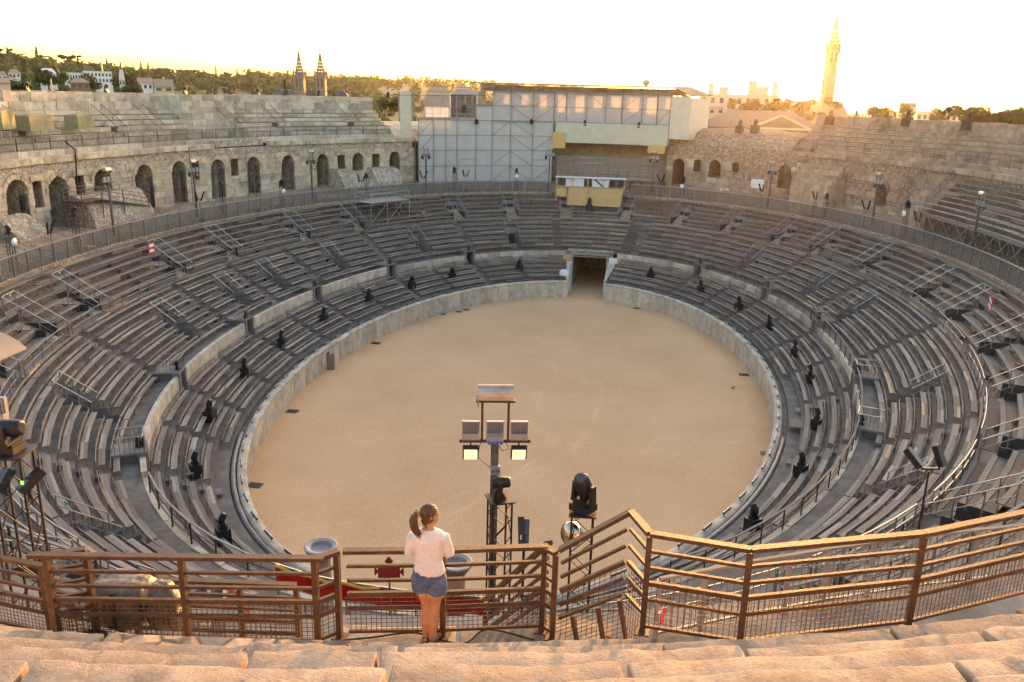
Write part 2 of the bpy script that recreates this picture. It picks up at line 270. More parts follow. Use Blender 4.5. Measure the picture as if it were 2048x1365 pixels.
# ------------------------------------------------------------------ mesh helpers
ORD = ['', 'first', 'second', 'third', 'fourth', 'fifth', 'sixth', 'seventh', 'eighth', 'ninth', 'tenth', 'eleventh', 'twelfth', 'thirteenth', 'fourteenth', 'fifteenth', 'sixteenth', 'seventeenth', 'eighteenth', 'nineteenth', 'twentieth']
def nth(n):
    if n <= 20: return ORD[n]
    t, u = divmod(n, 10); tens = {2: 'twenty', 3: 'thirty', 4: 'forty', 5: 'fifty', 6: 'sixty'}[t]
    return tens+('-'+ORD[u] if u else '') if u else tens[:-1]+'ieth'
def unit(v): v = np.array(v, float); return v/np.linalg.norm(v)
class MB:
    def __init__(s): s.v = []; s.f = []
    def add(s, v, f):
        o = len(s.v); s.v += [tuple(map(float, p)) for p in v]; s.f += [tuple(i+o for i in q) for q in f]; return s
    def hexa(s, b, t):        # bottom 4, top 4 (counter-clockwise from above)
        return s.add(list(b)+list(t), [(3, 2, 1, 0), (4, 5, 6, 7), (0, 1, 5, 4), (1, 2, 6, 5), (2, 3, 7, 6), (3, 0, 4, 7)])
    def box(s, c, sz, ax=None):
        c = np.array(c, float); X, Y, Z = ax if ax is not None else (np.array([1, 0, 0.]), np.array([0, 1, 0.]), np.array([0, 0, 1.]))
        x, y, z = X*sz[0]/2, Y*sz[1]/2, Z*sz[2]/2
        return s.hexa([c-x-y-z, c+x-y-z, c+x+y-z, c-x+y-z], [c-x-y+z, c+x-y+z, c+x+y+z, c-x+y+z])
    def bar(s, p, q, w, h=None, up=(0, 0, 1)):     # square bar from p to q
        p = np.array(p, float); q = np.array(q, float); d = unit(q-p); h = h or w
        x = np.cross(d, up); x = unit(x) if np.linalg.norm(x) > 1e-3 else np.array([1., 0, 0]); y = np.cross(x, d)
        o = [(-1, -1), (1, -1), (1, 1), (-1, 1)]
        a = [p+x*w/2*i+y*h/2*j for i, j in o]; b = [q+x*w/2*i+y*h/2*j for i, j in o]
        return s.add(a+b, [(0, 1, 2, 3), (7, 6, 5, 4), (0, 4, 5, 1), (1, 5, 6, 2), (2, 6, 7, 3), (3, 7, 4, 0)])
    def tube(s, pts, r, n=6, caps=True):
        pts = [np.array(p, float) for p in pts]; rs = r if isinstance(r, (list, tuple)) else [r]*len(pts); V = []; F = []
        px = None
        for i, p in enumerate(pts):
            d = unit(pts[min(i+1, len(pts)-1)]-pts[max(i-1, 0)])
            x = np.cross(d, (0, 0, 1)) if px is None else px-d*np.dot(px, d)
            if np.linalg.norm(x) < 1e-3: x = np.cross(d, (0, 1, 0))
            x = unit(x); px = x; y = np.cross(d, x)
            V += [p+rs[i]*(x*math.cos(2*math.pi*k/n)+y*math.sin(2*math.pi*k/n)) for k in range(n)]
        for i in range(len(pts)-1):
            for k in range(n):
                a = i*n+k; b = i*n+(k+1) % n; F.append((a, b, b+n, a+n))
        if caps: F.append(tuple(range(n))[::-1]); F.append(tuple((len(pts)-1)*n+k for k in range(n)))
        return s.add(V, F)
    def lathe(s, c, prof, n=16, axis=None, caps=True):      # prof: (radius, height)
        c = np.array(c, float); Z = unit(axis) if axis is not None else np.array([0, 0, 1.])
        X = unit(np.cross(Z, (0, 1, 0.3))); Y = np.cross(Z, X); V = []; F = []
        for r, h in prof: V += [c+Z*h+r*(X*math.cos(2*math.pi*k/n)+Y*math.sin(2*math.pi*k/n)) for k in range(n)]
        for i in range(len(prof)-1):
            for k in range(n):
                a = i*n+k; b = i*n+(k+1) % n; F.append((a, b, b+n, a+n))
        if caps: F.append(tuple(range(n))[::-1]); F.append(tuple((len(prof)-1)*n+k for k in range(n)))
        return s.add(V, F)
    def quad(s, a, b, c, d): return s.add([a, b, c, d], [(0, 1, 2, 3)])
    def panel(s, p00, p10, p11, p01, th, nrmv):     # thick flat panel
        n = np.array(nrmv, float)*th; a = [np.array(x, float) for x in (p00, p10, p11, p01)]; b = [x+n for x in a]
        return s.add(a+b, [(0, 1, 2, 3), (7, 6, 5, 4), (0, 4, 5, 1), (1, 5, 6, 2), (2, 6, 7, 3), (3, 7, 4, 0)])
    def arc(s, t0, t1, d0, d1, z0, z1, n=1):        # curved block between two offsets
        tt = np.linspace(t0, t1, n+1)
        for a, b in zip(tt[:-1], tt[1:]):
            s.hexa([P(a, d1, z0), P(b, d1, z0), P(b, d0, z0), P(a, d0, z0)], [P(a, d1, z1), P(b, d1, z1), P(b, d0, z1), P(a, d0, z1)])
        return s
    def mesh(s, name, base=(0, 0, 0), smooth=False):
        me = bpy.data.meshes.new(name); b = np.array(base, float)
        me.from_pydata([tuple(np.array(p)-b) for p in s.v] if np.any(b) else s.v, [], s.f)
        bm = None
        if smooth: me.polygons.foreach_set('use_smooth', [True]*len(me.polygons))
        return me
def put(name, me, m, parent=None, loc=None):
    o = bpy.data.objects.new(name, me); COL.objects.link(o)
    if m and not me.materials: me.materials.append(M[m])
    if parent is not None: o.parent = parent; KIDS.setdefault(parent.name, []).append(o)
    if loc is not None: o.location = loc
    return o
_BASE = {}
KIDS = {}
def thing(name, label, cat, base, group=None):
    o = bpy.data.objects.new(name, None); COL.objects.link(o); o.location = tuple(map(float, base)); o.empty_display_size = .2
    o['label'] = label; o['category'] = cat
    if group: o['group'] = group
    _BASE[o.name] = np.array(base, float); return o
def part(name, mb, m, parent, smooth=False):       # world-space shape -> child of an Empty
    b = _BASE[parent.name]; me = mb.mesh(name, b, smooth); o = put(name, me, m, parent); _BASE[o.name] = b; return o
def solo(name, mb, m, label, cat, group=None, smooth=False, base=None):
    if base is None: v = np.array(mb.v); base = [(v[:, 0].min()+v[:, 0].max())/2, (v[:, 1].min()+v[:, 1].max())/2, v[:, 2].min()]
    o = put(name, mb.mesh(name, base, smooth), m, None, tuple(map(float, base))); o['label'] = label; o['category'] = cat
    if group: o['group'] = group
    _BASE[o.name] = np.array(base, float); return o
def struct(name, mb, m, label=None, kind='structure', smooth=False):
    o = put(name, mb.mesh(name, (0, 0, 0), smooth), m); o['kind'] = kind
    if label: o['label'] = label
    _BASE[o.name] = np.zeros(3); return o
def copy_tree(o, loc, rz=None, label=None, group=None, s=None):
    c = o.copy(); COL.objects.link(c); c.location = tuple(map(float, loc))
    if rz is not None: c.rotation_euler = (0, 0, rz)
    if s: c.scale = (s, s, s)
    if label: c['label'] = label
    if group: c['group'] = group
    for ch in KIDS.get(o.name, []):
        k = ch.copy(); COL.objects.link(k); k.parent = c
        for g in KIDS.get(ch.name, []):
            q = g.copy(); COL.objects.link(q); q.parent = k
    return c
def fbm(p, s=1.0, o=3): return mnoise.fractal(Vector(p)*s, .9, 2.1, o)
# ================================================================== the setting
def disc(z, d, n=180):
    mb = MB(); ring = [P(360*i/n, d, z) for i in range(n)]
    mb.add([(0, 0, z)]+ring, [(0, 1+(i+1) % n, 1+i) for i in range(n)]); return mb
sandb = disc(0, .02); sandb.hexa([(-2.6, 33.5, -.2), (2.9, 33.5, -.2), (2.9, 54, -.2), (-2.6, 54, -.2)], [(-2.6, 33.5, .004), (2.9, 33.5, .004), (2.9, 54, .03), (-2.6, 54, .03)])
struct('sand', sandb, 'sand', 'raked ochre sand of the oval arena floor')
g = MB(); g.quad((-6000, -3000, -.6), (6000, -3000, -.6), (6000, 8000, -.6), (-6000, 8000, -.6)); struct('ground', g, 'city_ground')

# offsets and heights of the tiers, outward from the sand
LD, LZ, LN = .9, 2.05, 5; LDS, LZS = .82, .42
MD, MZ, MN = 5.9, 4.9, 7; MDS, MZS = .75, .47
SD, SZ, SN = 11.2, 8.2, 7; SDS, SZS = .74, .44
FD, FZ, FT = 16.5, 11.0, 12.57
WD = 22.0
UPX = [(13, 610), (109, 536), (303, 487), (415, 458), (571, 416), (686, 412), (900, 394), (1015, 382), (1132, 390), (1260, 396), (1376, 398), (1480, 421), (1591, 431), (1674, 463), (1783, 480), (1905, 544), (1976, 590)]
UT = [tdist(x, y, 14.5)[0] for x, y in UPX]
UT = [180.5, 191.5, 203.0, 214.5, 226.5]+UT+[462.5, 475.5, 488.5, 502.0, 515.0, 528.0, 540.4]
MT = [tz(293, 1030, 6.6), tz(231, 800, 6.6)]+[tdist(x, y, 8.8)[0] for x, y in [(337, 652), (455, 585), (537, 552), (663, 514), (834, 481), (1023, 463), (1506, 520), (1644, 574), (1723, 630)]]+[tz(1770, 770, 6.6), tz(1697, 945, 6.6)]
LT = [tz(337, 925, 4.4), tz(381, 775, 4.2)]+[tdist(x, y, 5)[0] for x, y in [(498, 672), (633, 603), (781, 541), (938, 533), (1396, 552), (1530, 602), (1627, 673)]]+[tz(1650, 775, 4.2), tz(1668, 880, 4.2)]
GT0, GT1 = 353.9, 367.2                      # the gate gap
def tier(prof, t0, t1, cuts=(), step=2.5):
    mb = MB(); marks = sorted(set([t0, t1]+[v for c in cuts for v in (c[0], c[1])])); marks = [m for m in marks if t0 <= m <= t1]
    for a, b in zip(marks[:-1], marks[1:]):
        pr = prof; mid = (a+b)/2; skip = False
        for c in cuts:
            if c[0] <= mid <= c[1]:
                pr = c[2]; skip = pr is None
        if skip: continue
        n = max(1, int(round((b-a)/step))); tt = np.linspace(a, b, n+1)
        V = [P(t, d, z) for t in tt for d, z in pr]; k = len(pr)
        mb.add(V, [(i*k+j, (i+1)*k+j, (i+1)*k+j+1, i*k+j+1) for i in range(n) for j in range(k-1)])
    return mb
lp = [(.45, 1.75), (LD, 1.75)]
for k in range(LN): lp += [(LD+LDS*k, LZ+LZS*k), (LD+LDS*(k+1) if k < LN-1 else 5.02, LZ+LZS*k)]
lower = tier(lp, 180, 540, [(GT0, GT1, None)])
for t in (GT0, GT1): lower.add([P(t, d, z) for d, z in [(.0, 0)]+lp+[(5.02, 0)]], [tuple(range(len(lp)+2))])
LOWER = struct('lower_tier', lower, 'tier_floor', 'grey stepped floor of the lowest seating tier')
mp = [(5.28, MZ)]
for k in range(MN):
    if k: mp += [(MD+MDS*k, MZ+MZS*k)]
    mp += [(MD+MDS*(k+1) if k < MN-1 else 11.3, MZ+MZS*k)]
    if k == 0: mp[-1] = (MD+MDS, MZ)
VW = 1.7                                    # width of an entrance
mcuts = []
vfl = [(5.28, MZ), (MD+MDS*5, MZ), (MD+MDS*5, MZ+MZS*5)]+[q for q in mp if q[0] > MD+MDS*5+.01]
for t in MT:
    h = dt(t, 8.8, VW/2); mcuts.append((t-h, t+h, vfl))
middle = tier(mp, 180, 540, mcuts)
for c in mcuts:
    for t in c[:2]:
        q = [p for p in mp if MD+MDS-.01 <= p[0] <= MD+MDS*5+.01]; middle.add([P(t, d, z) for d, z in q]+[P(t, MD+MDS*5, MZ)], [tuple(range(len(q)+1))])
MIDDLE = struct('middle_tier', middle, 'tier_floor', 'grey stepped floor of the middle seating tier')
# sloping ground under the scaffold tier, terrace behind the glass fence
tb = MB(); prof = [(11.25, 7.72), (11.25, 7.85), (13.8, 9.0), (16.35, 10.45), (16.35, 11.05), (17.2, 11.45), (18.5, 11.75), (20.2, 12.0), (22.6, 12.2), (25.3, 12.2)]
tt = np.arange(180, 541, 1.0); V = []
for t in tt:
    for i, (d, z) in enumerate(prof):
        w = .22*fbm((t*.45, d, 2.0)) if 5 <= i <= 8 else 0
        V.append(P(t if t < 540 else 180, d, z+w))
k = len(prof); tb.add(V, [(i*k+j, (i+1)*k+j, (i+1)*k+j+1, i*k+j+1) for i in range(len(tt)-1) for j in range(k-1)])
struct('terrace', tb, 'rubble_brown', 'rubble terrace behind the glass fence')
# the upper shell
UD, UZ, UN, UDS, UZS = 24.0, 18.9, 6, .75, .5
up = [(22.3, 17.82), (23.03, 17.82), (23.03, 18.37), (24.03, 18.37)]
for k in range(UN): up += [(UD+UDS*k+.3, UZ+UZS*k-.07), (UD+UDS*(k+1)+.3, UZ+UZS*k-.07)]
upl = up+[(28.53, 22.95), (30, 22.95), (30, -.6)]
uruin = [(22.3, 17.5), (22.9, 18.3), (23.8, 19.1), (25, 19.5), (27, 19.8), (28.5, 19.9), (28.5, -.6)]
upr = up[:-2]+[(28.0, 22.1), (29.6, 22.1), (29.6, -.6)]
NR = 10
near = [(25.12, 11.0), (25.12, 17.9), (25.15, 17.9)]
for j in range(1, NR): near += [(25.15+.72*(j-1)+.05, 18.0+.45*j-.1), (25.15+.72*j+.05, 18.0+.45*j-.1)]
near += [(33.5, 21.9), (33.5, -.6)]
inner = [(22.35, 17.82), (26.8, 18.3), (26.8, 22.95), (30, 22.95), (30, -.6)]
sh = MB()
TNOTCH = (tz(372, 240, 20.), tz(484, 240, 20.))
TNOTCH = (tdist(372, 240, 26)[0], tdist(478, 240, 26)[0])
for pr, a, b in ((upl, 199, TNOTCH[0]), (inner, *TNOTCH), (upl, TNOTCH[1], 327.5), (uruin, 327.5, 386.5), (upr, 386.5, 510), (near, 510, 559)):
    m = tier(pr, a, b); sh.add(m.v, m.f)
    for t in (a, b): sh.add([P(t, d, z) for d, z in pr]+[P(t, pr[0][0], -.6)], [tuple(range(len(pr)+1))])
UPPER = struct('upper_tier', sh, 'limestone_grey', 'stone core of the uppermost seating tier')

# ------------------------------------------------------------------ podium wall round the sand
w = thing('podium_wall', 'low wall of pale upright slabs ringing the sand', 'wall', P(300, 0, 0))
tt = split(GT1, GT0+360, 0, 1.25, jit=.22)
core = MB()
for a, b in zip(tt[:-1], tt[1:]): core.arc(a, b, .10, .45, 0, 1.9)
part('core', core, 'limestone_grey', w)
for a, b in zip(tt[:-1], tt[1:]):
    e = rnd.uniform(.004, .012)*dt(a, 0, 1); o = rnd.uniform(-.012, .02); zt = 1.84+rnd.uniform(-.02, .02)
    if rnd.random() < .16:
        zm = rnd.uniform(.7, 1.2)
        part('slab', MB().arc(a+e, b-e, o, .12, 0, zm-.008), 'podium_stone', w); part('slab', MB().arc(a+e, b-e, o+.01, .12, zm, zt), 'podium_stone', w)
    else: part('slab', MB().arc(a+e, b-e, o, .12, 0, zt), 'podium_stone', w)
tt = split(GT1, GT0+360, .25, 1.9, jit=.2)
for a, b in zip(tt[:-1], tt[1:]):
    e = .008*dt(a, 0, 1); z = rnd.uniform(-.015, .015); mb = MB(); n = 2
    for x, y in zip(np.linspace(a+e, b-e, n+1)[:-1], np.linspace(a+e, b-e, n+1)[1:]):
        pr = [(-.07, 1.86), (-.09, 2.0), (-.02, 2.10), (.18, 2.14), (.38, 2.11), (.47, 2.02), (.47, 1.76)]; q = len(pr)
        mb.add([P(x, d, zz+z) for d, zz in pr]+[P(y, d, zz+z) for d, zz in pr], [(i, q+i, q+(i+1) % q, (i+1) % q) for i in range(q)]+[tuple(range(q)), tuple(range(q, 2*q))[::-1]])
    part('coping_stone', mb, 'podium_stone', w)
# duct along the near half of the trough
for a, b, lab in ((196, 238, 'grey round cable duct behind the arena wall below the left lights'), (468, 524, 'grey round cable duct behind the arena wall beside the white boards')):
    mb = MB().tube([P(t, .68, 1.98) for t in np.arange(a, b, 1.0)], .17, 8); solo('cable_duct', mb, 'duct', lab, 'duct', smooth=True)

# ------------------------------------------------------------------ wall between lower and middle tiers
w = thing('tier_wall', 'weathered stone wall between the lowest and middle seating tiers', 'wall', P(320, 5, 3.7))
core = MB()
ld = [(t-dt(t, 5, .62), t+dt(t, 5, .62)) for t in LT]
def gaps(t0, t1, cuts):
    out = []; a = t0
    for x, y in sorted(cuts):
        if y <= t0 or x >= t1: continue
        if x > a: out.append((a, x))
        a = max(a, y)
    if a < t1: out.append((a, t1))
    return out
PAR = (tz(337, 938, 5.0), 304.0)
for a, b in gaps(180, 540, ld+[(GT0, GT1)]):
    n = max(1, int((b-a)/3)); core.arc(a, b, 5.06, 5.28, 3.6, 4.86, n)
    for x, y in (lambda q: zip(q[:-1], q[1:]))(split(a, b, 5, 1.7, jit=.2)):
        e = .006*dt(x, 5, 1); top = 4.93+rnd.uniform(-.03, .03)
        if PAR[0] <= (x+y)/2 <= PAR[1]:
            part('slab', MB().arc(x+e*.2, y-e*.2, 5.0, 5.3, 3.6, 5.22), 'podium_stone', w)
        else:
            part('block', MB().arc(x+e, y-e, 5.0+rnd.uniform(0, .03), 5.27, 3.6, 4.3), 'brown_stone' if 380 < x < 480 and rnd.random() < .6 else 'limestone_grey', w)
            part('block', MB().arc(x+e, y-e, 5.0+rnd.uniform(0, .03), 5.27, 4.31, top), 'limestone_grey', w)
part('core', core, 'limestone_grey', w)
# ------------------------------------------------------------------ ruined arcade walls
def swall(t0, t1, d):
    tt = np.linspace(t0, t1, 400); p = np.array([P(t, d, 0) for t in tt]); s = np.concatenate([[0], np.cumsum(np.linalg.norm(np.diff(p, axis=0), axis=1))])
    return s[-1], (lambda x: float(np.interp(x, s, tt))), (lambda t: float(np.interp(t, tt, s)))
def prism(mb, poly, T, d0, d1):              # poly in (s,z), ccw as seen from the arena
    n = len(poly); mb.add([P(T(s), d0, z) for s, z in poly]+[P(T(s), d1, z) for s, z in poly], [tuple(range(n))]+[tuple(range(2*n-1, n-1, -1))]+[(i, n+i, n+(i+1) % n, (i+1) % n) for i in range(n)]); return mb
class Opn:
    def __init__(s, c, w, zb, zt, arch=True): s.c, s.w, s.zb, s.zt, s.arch = c, w, zb, zt, arch
    def hw(s, z):
        if z < s.zb-1e-6 or z > s.zt: return 0
        if not s.arch: return s.w
        zs = s.zt-s.w
        return s.w if z <= zs else math.sqrt(max(0, s.w**2-(z-zs)**2))
def cut_course(sa, sb, z0, z1, ops):         # pieces of a course left of / between / right of the openings, as polygons
    zz = np.linspace(z0, z1, 5); pieces = []; left = [(sa, z) for z in zz]
    for o in sorted(ops, key=lambda o: o.c):
        if o.c+o.w < sa-3 or o.c-o.w > sb+3: continue
        h = [o.hw(min(max(z, z0+1e-4), z1-1e-4)) for z in zz]
        if max(h) <= 0.01: continue
        pieces.append((left, [(o.c-q, z) for q, z in zip(h, zz)])); left = [(o.c+q, z) for q, z in zip(h, zz)]
    pieces.append((left, [(sb, z) for z in zz])); return pieces
def arcade(name, label, t0, t1, ops, stone, rub, floor, ztop, crown, corn=True, courses=8, mixr=0.0):
    L, T, S = swall(t0, t1, WD); th = thing(name, label, 'wall', P((t0+t1)/2, WD, 12)); h = (crown-floor)/courses
    core = MB()
    for c in range(courses):
        z0, z1 = floor+c*h, floor+(c+1)*h
        for lf, rt in cut_course(0, L, z0, z1, ops):
            a, b = max(p[0] for p in lf), min(p[0] for p in rt)
            if b-a < .08: continue
            cuts = [0]+sorted(rnd.uniform(0, 1) for _ in range(0)); n = max(1, int(round((b-a)/rnd.uniform(1.1, 1.5))))
            xs = [a+(b-a)*(i+(rnd.uniform(-.22, .22) if 0 < i < n else 0))/n for i in range(n+1)]
            m = max(1, int((b-a)/2.0)); ys = np.linspace(a, b, m+1)
            for i in range(m):
                l = lf if i == 0 else [(ys[i], z) for _, z in lf]; r = rt if i == m-1 else [(ys[i+1], z) for _, z in rt]
                prism(core, [l[0], r[0]]+r[1:]+l[::-1][:-1], T, WD+.10, WD+.9)
            if rnd.random() < mixr and n > 1: continue
            for i in range(n):
                g = .012; l = lf if i == 0 else [(xs[i]+g, z) for _, z in (lf[0], lf[-1])]; r = rt if i == n-1 else [(xs[i+1]-g, z) for _, z in (rt[0], rt[-1])]
                l = [(x, min(max(z, z0+g), z1-g)) for x, z in l]; r = [(x, min(max(z, z0+g), z1-g)) for x, z in r]
                j = rnd.uniform(-.05, .05) if rnd.random() < .8 else rnd.uniform(.03, .12)
                part('block', prism(MB(), [l[0], r[0]]+r[1:]+l[::-1][:-1], T, WD+j, WD+.5), stone if rnd.random() > .12 else 'limestone_grey', th)
    part('core', core, rub, th)
    rb = MB(); tt = np.arange(t0, t1+.01, .6); zs = np.linspace(crown, ztop-.02, 5); V = []
    for t in tt:
        for z in zs: V.append(P(t, WD+.03+.10*fbm((t*.9, z*1.3, 1)), z))
        V.append(P(t, WD+.9, ztop-.02)); V.append(P(t, WD+.9, crown-.4)); V.append(P(t, WD+.03, crown-.01))
    k = 8; rb.add(V, [(i*k+j, (i+1)*k+j, (i+1)*k+(j+1) % k, i*k+(j+1) % k) for i in range(len(tt)-1) for j in range(k)]); part('rubble_band', rb, rub, th)
    if corn:
        for a, b in (lambda q: zip(q[:-1], q[1:]))(split(t0, t1, WD, 1.9, jit=.25)):
            if TNOTCH[0]-1 < (a+b)/2 < TNOTCH[1] or 360 < a < 386: continue
            e = .012*dt(a, WD, 1); part('cornice_block', MB().arc(a+e, b-e, WD-.24+rnd.uniform(-.03, .06), WD+.5, ztop+rnd.uniform(-.02, .02), ztop+.5+rnd.uniform(-.02, .02)), stone, th)
    for o in ops:
        zs = o.zt-o.w if o.arch else o.zt
        if o.arch:
            out = [(o.c-o.w, o.zb)]+[(o.c-o.w*math.cos(a), zs+o.w*math.sin(a)) for a in np.linspace(0, math.pi, 11)]+[(o.c+o.w, o.zb)]
            n = 11
            for i in range(n):
                a0, a1 = math.pi*i/n+.012, math.pi*(i+1)/n-.012; r0, r1 = o.w+.005, o.w+.38+rnd.uniform(-.05, .06)
                if rnd.random() < .12: continue
                q = [(o.c-r0*math.cos(a0), zs+r0*math.sin(a0)), (o.c-r0*math.cos(a1), zs+r0*math.sin(a1)), (o.c-r1*math.cos(a1), zs+r1*math.sin(a1)), (o.c-r1*math.cos(a0), zs+r1*math.sin(a0))]
                part('voussoir', prism(MB(), q[::-1], T, WD-.07+rnd.uniform(-.03, .02), WD+.3), stone, th)
        else:
            out = [(o.c-o.w, o.zb), (o.c-o.w, o.zt), (o.c+o.w, o.zt), (o.c+o.w, o.zb)]
            part('lintel', prism(MB(), [(o.c-o.w-.3, o.zt), (o.c+o.w+.3, o.zt), (o.c+o.w+.3, o.zt+.42), (o.c-o.w-.3, o.zt+.42)], T, WD-.12, WD+.4), stone, th)
            if o.zb > floor+.4: part('sill', prism(MB(), [(o.c-o.w-.1, o.zb-.3), (o.c+o.w+.1, o.zb-.3), (o.c+o.w+.1, o.zb), (o.c-o.w-.1, o.zb)], T, WD-.09, WD+.4), stone, th)
        dep = 5.5 if o.arch else 2.2; m = MB(); n = len(out); o2 = out
        m.add([P(T(s), WD+.4, z) for s, z in out]+[P(T(s), WD+dep, z) for s, z in o2], [(i, n+i, n+i+1, i+1) for i in range(n-1)]+[(n-1, 2*n-1, n, 0)]+[tuple(range(n, 2*n))])
        part('vault' if o.arch else 'niche', m, rub, th)
    return th, T, S
def arch_list(lst, t0, t1):
    L, T, S = swall(t0, t1, WD); out = []
    for cx, w, zb, zt, ar in lst:
        t = tdist(cx, 345, WD)[0]; out.append(Opn(S(t), w, zb, zt, ar))
    return out
AL = [(25, 1.35, 12.2, 16.55, 1), (112, 1.25, 12.2, 16.3, 1), (203, 1.2, 13.0, 16.5, 1), (285, 1.2, 12.2, 16.5, 1), (357, 1.05, 12.2, 16.55, 1), (434, 1.05, 12.2, 16.4, 1), (507, 1.0, 12.2, 16.4, 1), (575, 1.0, 12.2, 16.3, 1), (645, .95, 12.2, 16.25, 1), (716, .85, 13.9, 16.2, 1), (789, .8, 12.2, 16.25, 1),
      (70, .55, 14.0, 16.2, 0), (158, .6, 14.0, 16.2, 0), (392, .55, 14.4, 16.4, 0), (470, .6, 14.4, 16.3, 0), (683, .62, 14.3, 16.0, 0), (751, .6, 14.3, 16.0, 0)]
TL0, TL1 = 236.0, 330.5
arcade('arcade_wall', 'long pale ruined wall with a row of dark arches', TL0, TL1, arch_list(AL, TL0, TL1), 'limestone', 'rubble', 11.9, 17.5, 16.7)
AR = [(1357, .85, 12.0, 15.95, 1), (1430, .85, 13.7, 16.1, 1), (1395, .6, 14.3, 16.0, 0), (1470, .5, 14.6, 16.0, 0), (1570, 1.0, 13.1, 16.2, 1), (1687, .6, 13.3, 16.0, 0), (1770, .9, 12.9, 15.4, 1)]
TR0, TR1 = 368.5, 436.0
arcade('arcade_wall', 'brown rubble arcade wall below the church spire', TR0, TR1, arch_list(AR, TR0, TR1), 'brown_stone', 'rubble_brown', 11.9, 17.5, 16.6, mixr=.55)
# ------------------------------------------------------------------ stone seat rows of the upper tier
def rows(t0, t1, stone, label, nrow=UN, attic=True, ztop=23.1, gapsT=(), L=1.9, k0=0, dtop=28.5):
    th = thing('stone_seating', label, 'stone seating', P((t0+t1)/2, 24, 18.4))
    def run(a, b, d0, d1, z0, z1, L, jz=.015, jd=.03):
        for x, y in (lambda q: zip(q[:-1], q[1:]))(split(a, b, d0, L, jit=.3)):
            e = .022*dt(x, d0, 1); j = rnd.uniform(-jd, jd); part('block', MB().arc(x+e, y-e, d0+j, d1, z0, z1+rnd.uniform(-jz, jz)), stone, th)
    run(t0, t1, 22.98, 23.6, 17.85, 18.42, 2.0)
    for k in range(k0, nrow):
        for a, b in gaps(t0, t1, [(g-dt(g, 25, .5), g+dt(g, 25, .5)) for g in gapsT] if 1 <= k <= 2 else []):
            run(a, b, UD+UDS*k, UD+UDS*(k+1)+.2, UZ+UZS*(k-1)+.09, UZ+UZS*k, L)
    if attic:
        run(t0, t1, dtop, dtop+.9, UZ+UZS*(nrow-1)+.02, UZ+UZS*(nrow-1)+.82, 1.9, jd=.04)
        run(t0, t1, dtop+.05, dtop+1.3, UZ+UZS*(nrow-1)+.84, ztop, 1.1, jz=.07, jd=.06)
    for g in gapsT:                          # small doorways among the rows, a dark block for the shade inside
        h = dt(g, 25, .5); m = MB(); zb = UZ; zt = UZ+UZS*2+.05
        m.add([P(g-h, UD+UDS-.05, zb), P(g+h, UD+UDS-.05, zb), P(g+h, UD+UDS*3+.1, zb), P(g-h, UD+UDS*3+.1, zb), P(g-h, UD+UDS*3+.1, zt), P(g+h, UD+UDS*3+.1, zt)], [(0, 1, 2, 3)])
        part('lintel', MB().arc(g-h*1.2, g+h*1.2, UD+UDS*2+.1, UD+UDS*3, zt, zt+.18), stone, th)
        part('doorway', MB().arc(g-h, g+h, UD+UDS*2+.25, UD+UDS*3-.1, zb+.02, zt-.01), 'glass_and_shade_dark', th)
    return th
gl = [tdist(x, 235, 25.5)[0] for x in (225, 40)]; g2 = [tdist(x, 238, 25.5)[0] for x in (549, 700)]
rows(225, TNOTCH[0], 'limestone_grey', 'pale stone seat rows left of the bare wall section', gapsT=gl)
rows(TNOTCH[1], 327.5, 'limestone_grey', 'pale stone seat rows between bare wall section and scaffold', gapsT=g2)
rows(386.5, 446, 'brown_stone', 'brown stone seat rows right of the church spire', nrow=5, ztop=22.25, dtop=27.75)
# bare section where the seats are gone
th = thing('bare_wall', 'bare block wall where the upper seats are missing', 'wall', P(sum(TNOTCH)/2, 26.7, 18))
for c in range(7):
    for x, y in (lambda q: zip(q[:-1], q[1:]))(split(TNOTCH[0]+.1, TNOTCH[1]-.1, 26.7, 1.5, jit=.3)):
        e = .008*dt(x, 26, 1); part('block', MB().arc(x+e, y-e, 26.68+rnd.uniform(-.03, .03), 27.4, 18.4+c*.66, 18.4+c*.66+.645), 'limestone_grey', th)
solo('rubble_ledge', MB().arc(TNOTCH[0]+.15, TNOTCH[1]-.15, 22.2, 23.2, 17.6, 18.3, 6), 'rubble', 'rubble ledge in front of the bare upper wall section', 'ledge')
# ruin on the far right of the scaffold: rubble slopes
mb = MB(); tt = np.arange(368.5, 387.5, .7); V = []
for t in tt:
    for d, z in ((22.0, 16.5), (22.1, 17.9), (22.8, 18.6), (23.6, 19.3), (24.6, 19.7), (26, 20.0), (28.3, 20.1), (28.3, 17)): V.append(P(t, d+.15*fbm((t, z, 3)), z+.25*fbm((t*.5, d, 5))))
mb.add(V, [(i*8+j, i*8+8+j, i*8+9+j, i*8+1+j) for i in range(len(tt)-1) for j in range(7)])
solo('ruined_wall', mb, 'rubble_brown', 'ruined rubble wall top between scaffold and tiled roof', 'wall')
# flights of big stone steps in front of the right wall
for (xa, xb, n, lab) in ((1592, 1668, 8, 'broad stone stair flight beside the dark rectangular doorway'), (1838, 1890, 9, 'stone stair flight beside the right metal stand')):
    ta, tb_ = tdist(xa, 330, 20)[0], tdist(xb, 330, 20)[0]; th = thing('stone_stair', lab, 'stairs', P((ta+tb_)/2, 18, 12))
    for i in range(n): part('step', MB().arc(ta, tb_, 23.0-.5*i, 23.6-.5*i, 11.6, 18.2-.52*i, 2), 'brown_stone', th)
    part('flank', MB().arc(ta-.25, ta-.02, 22.5, 22.9, 11.6, 18.4), 'rubble_brown', th)
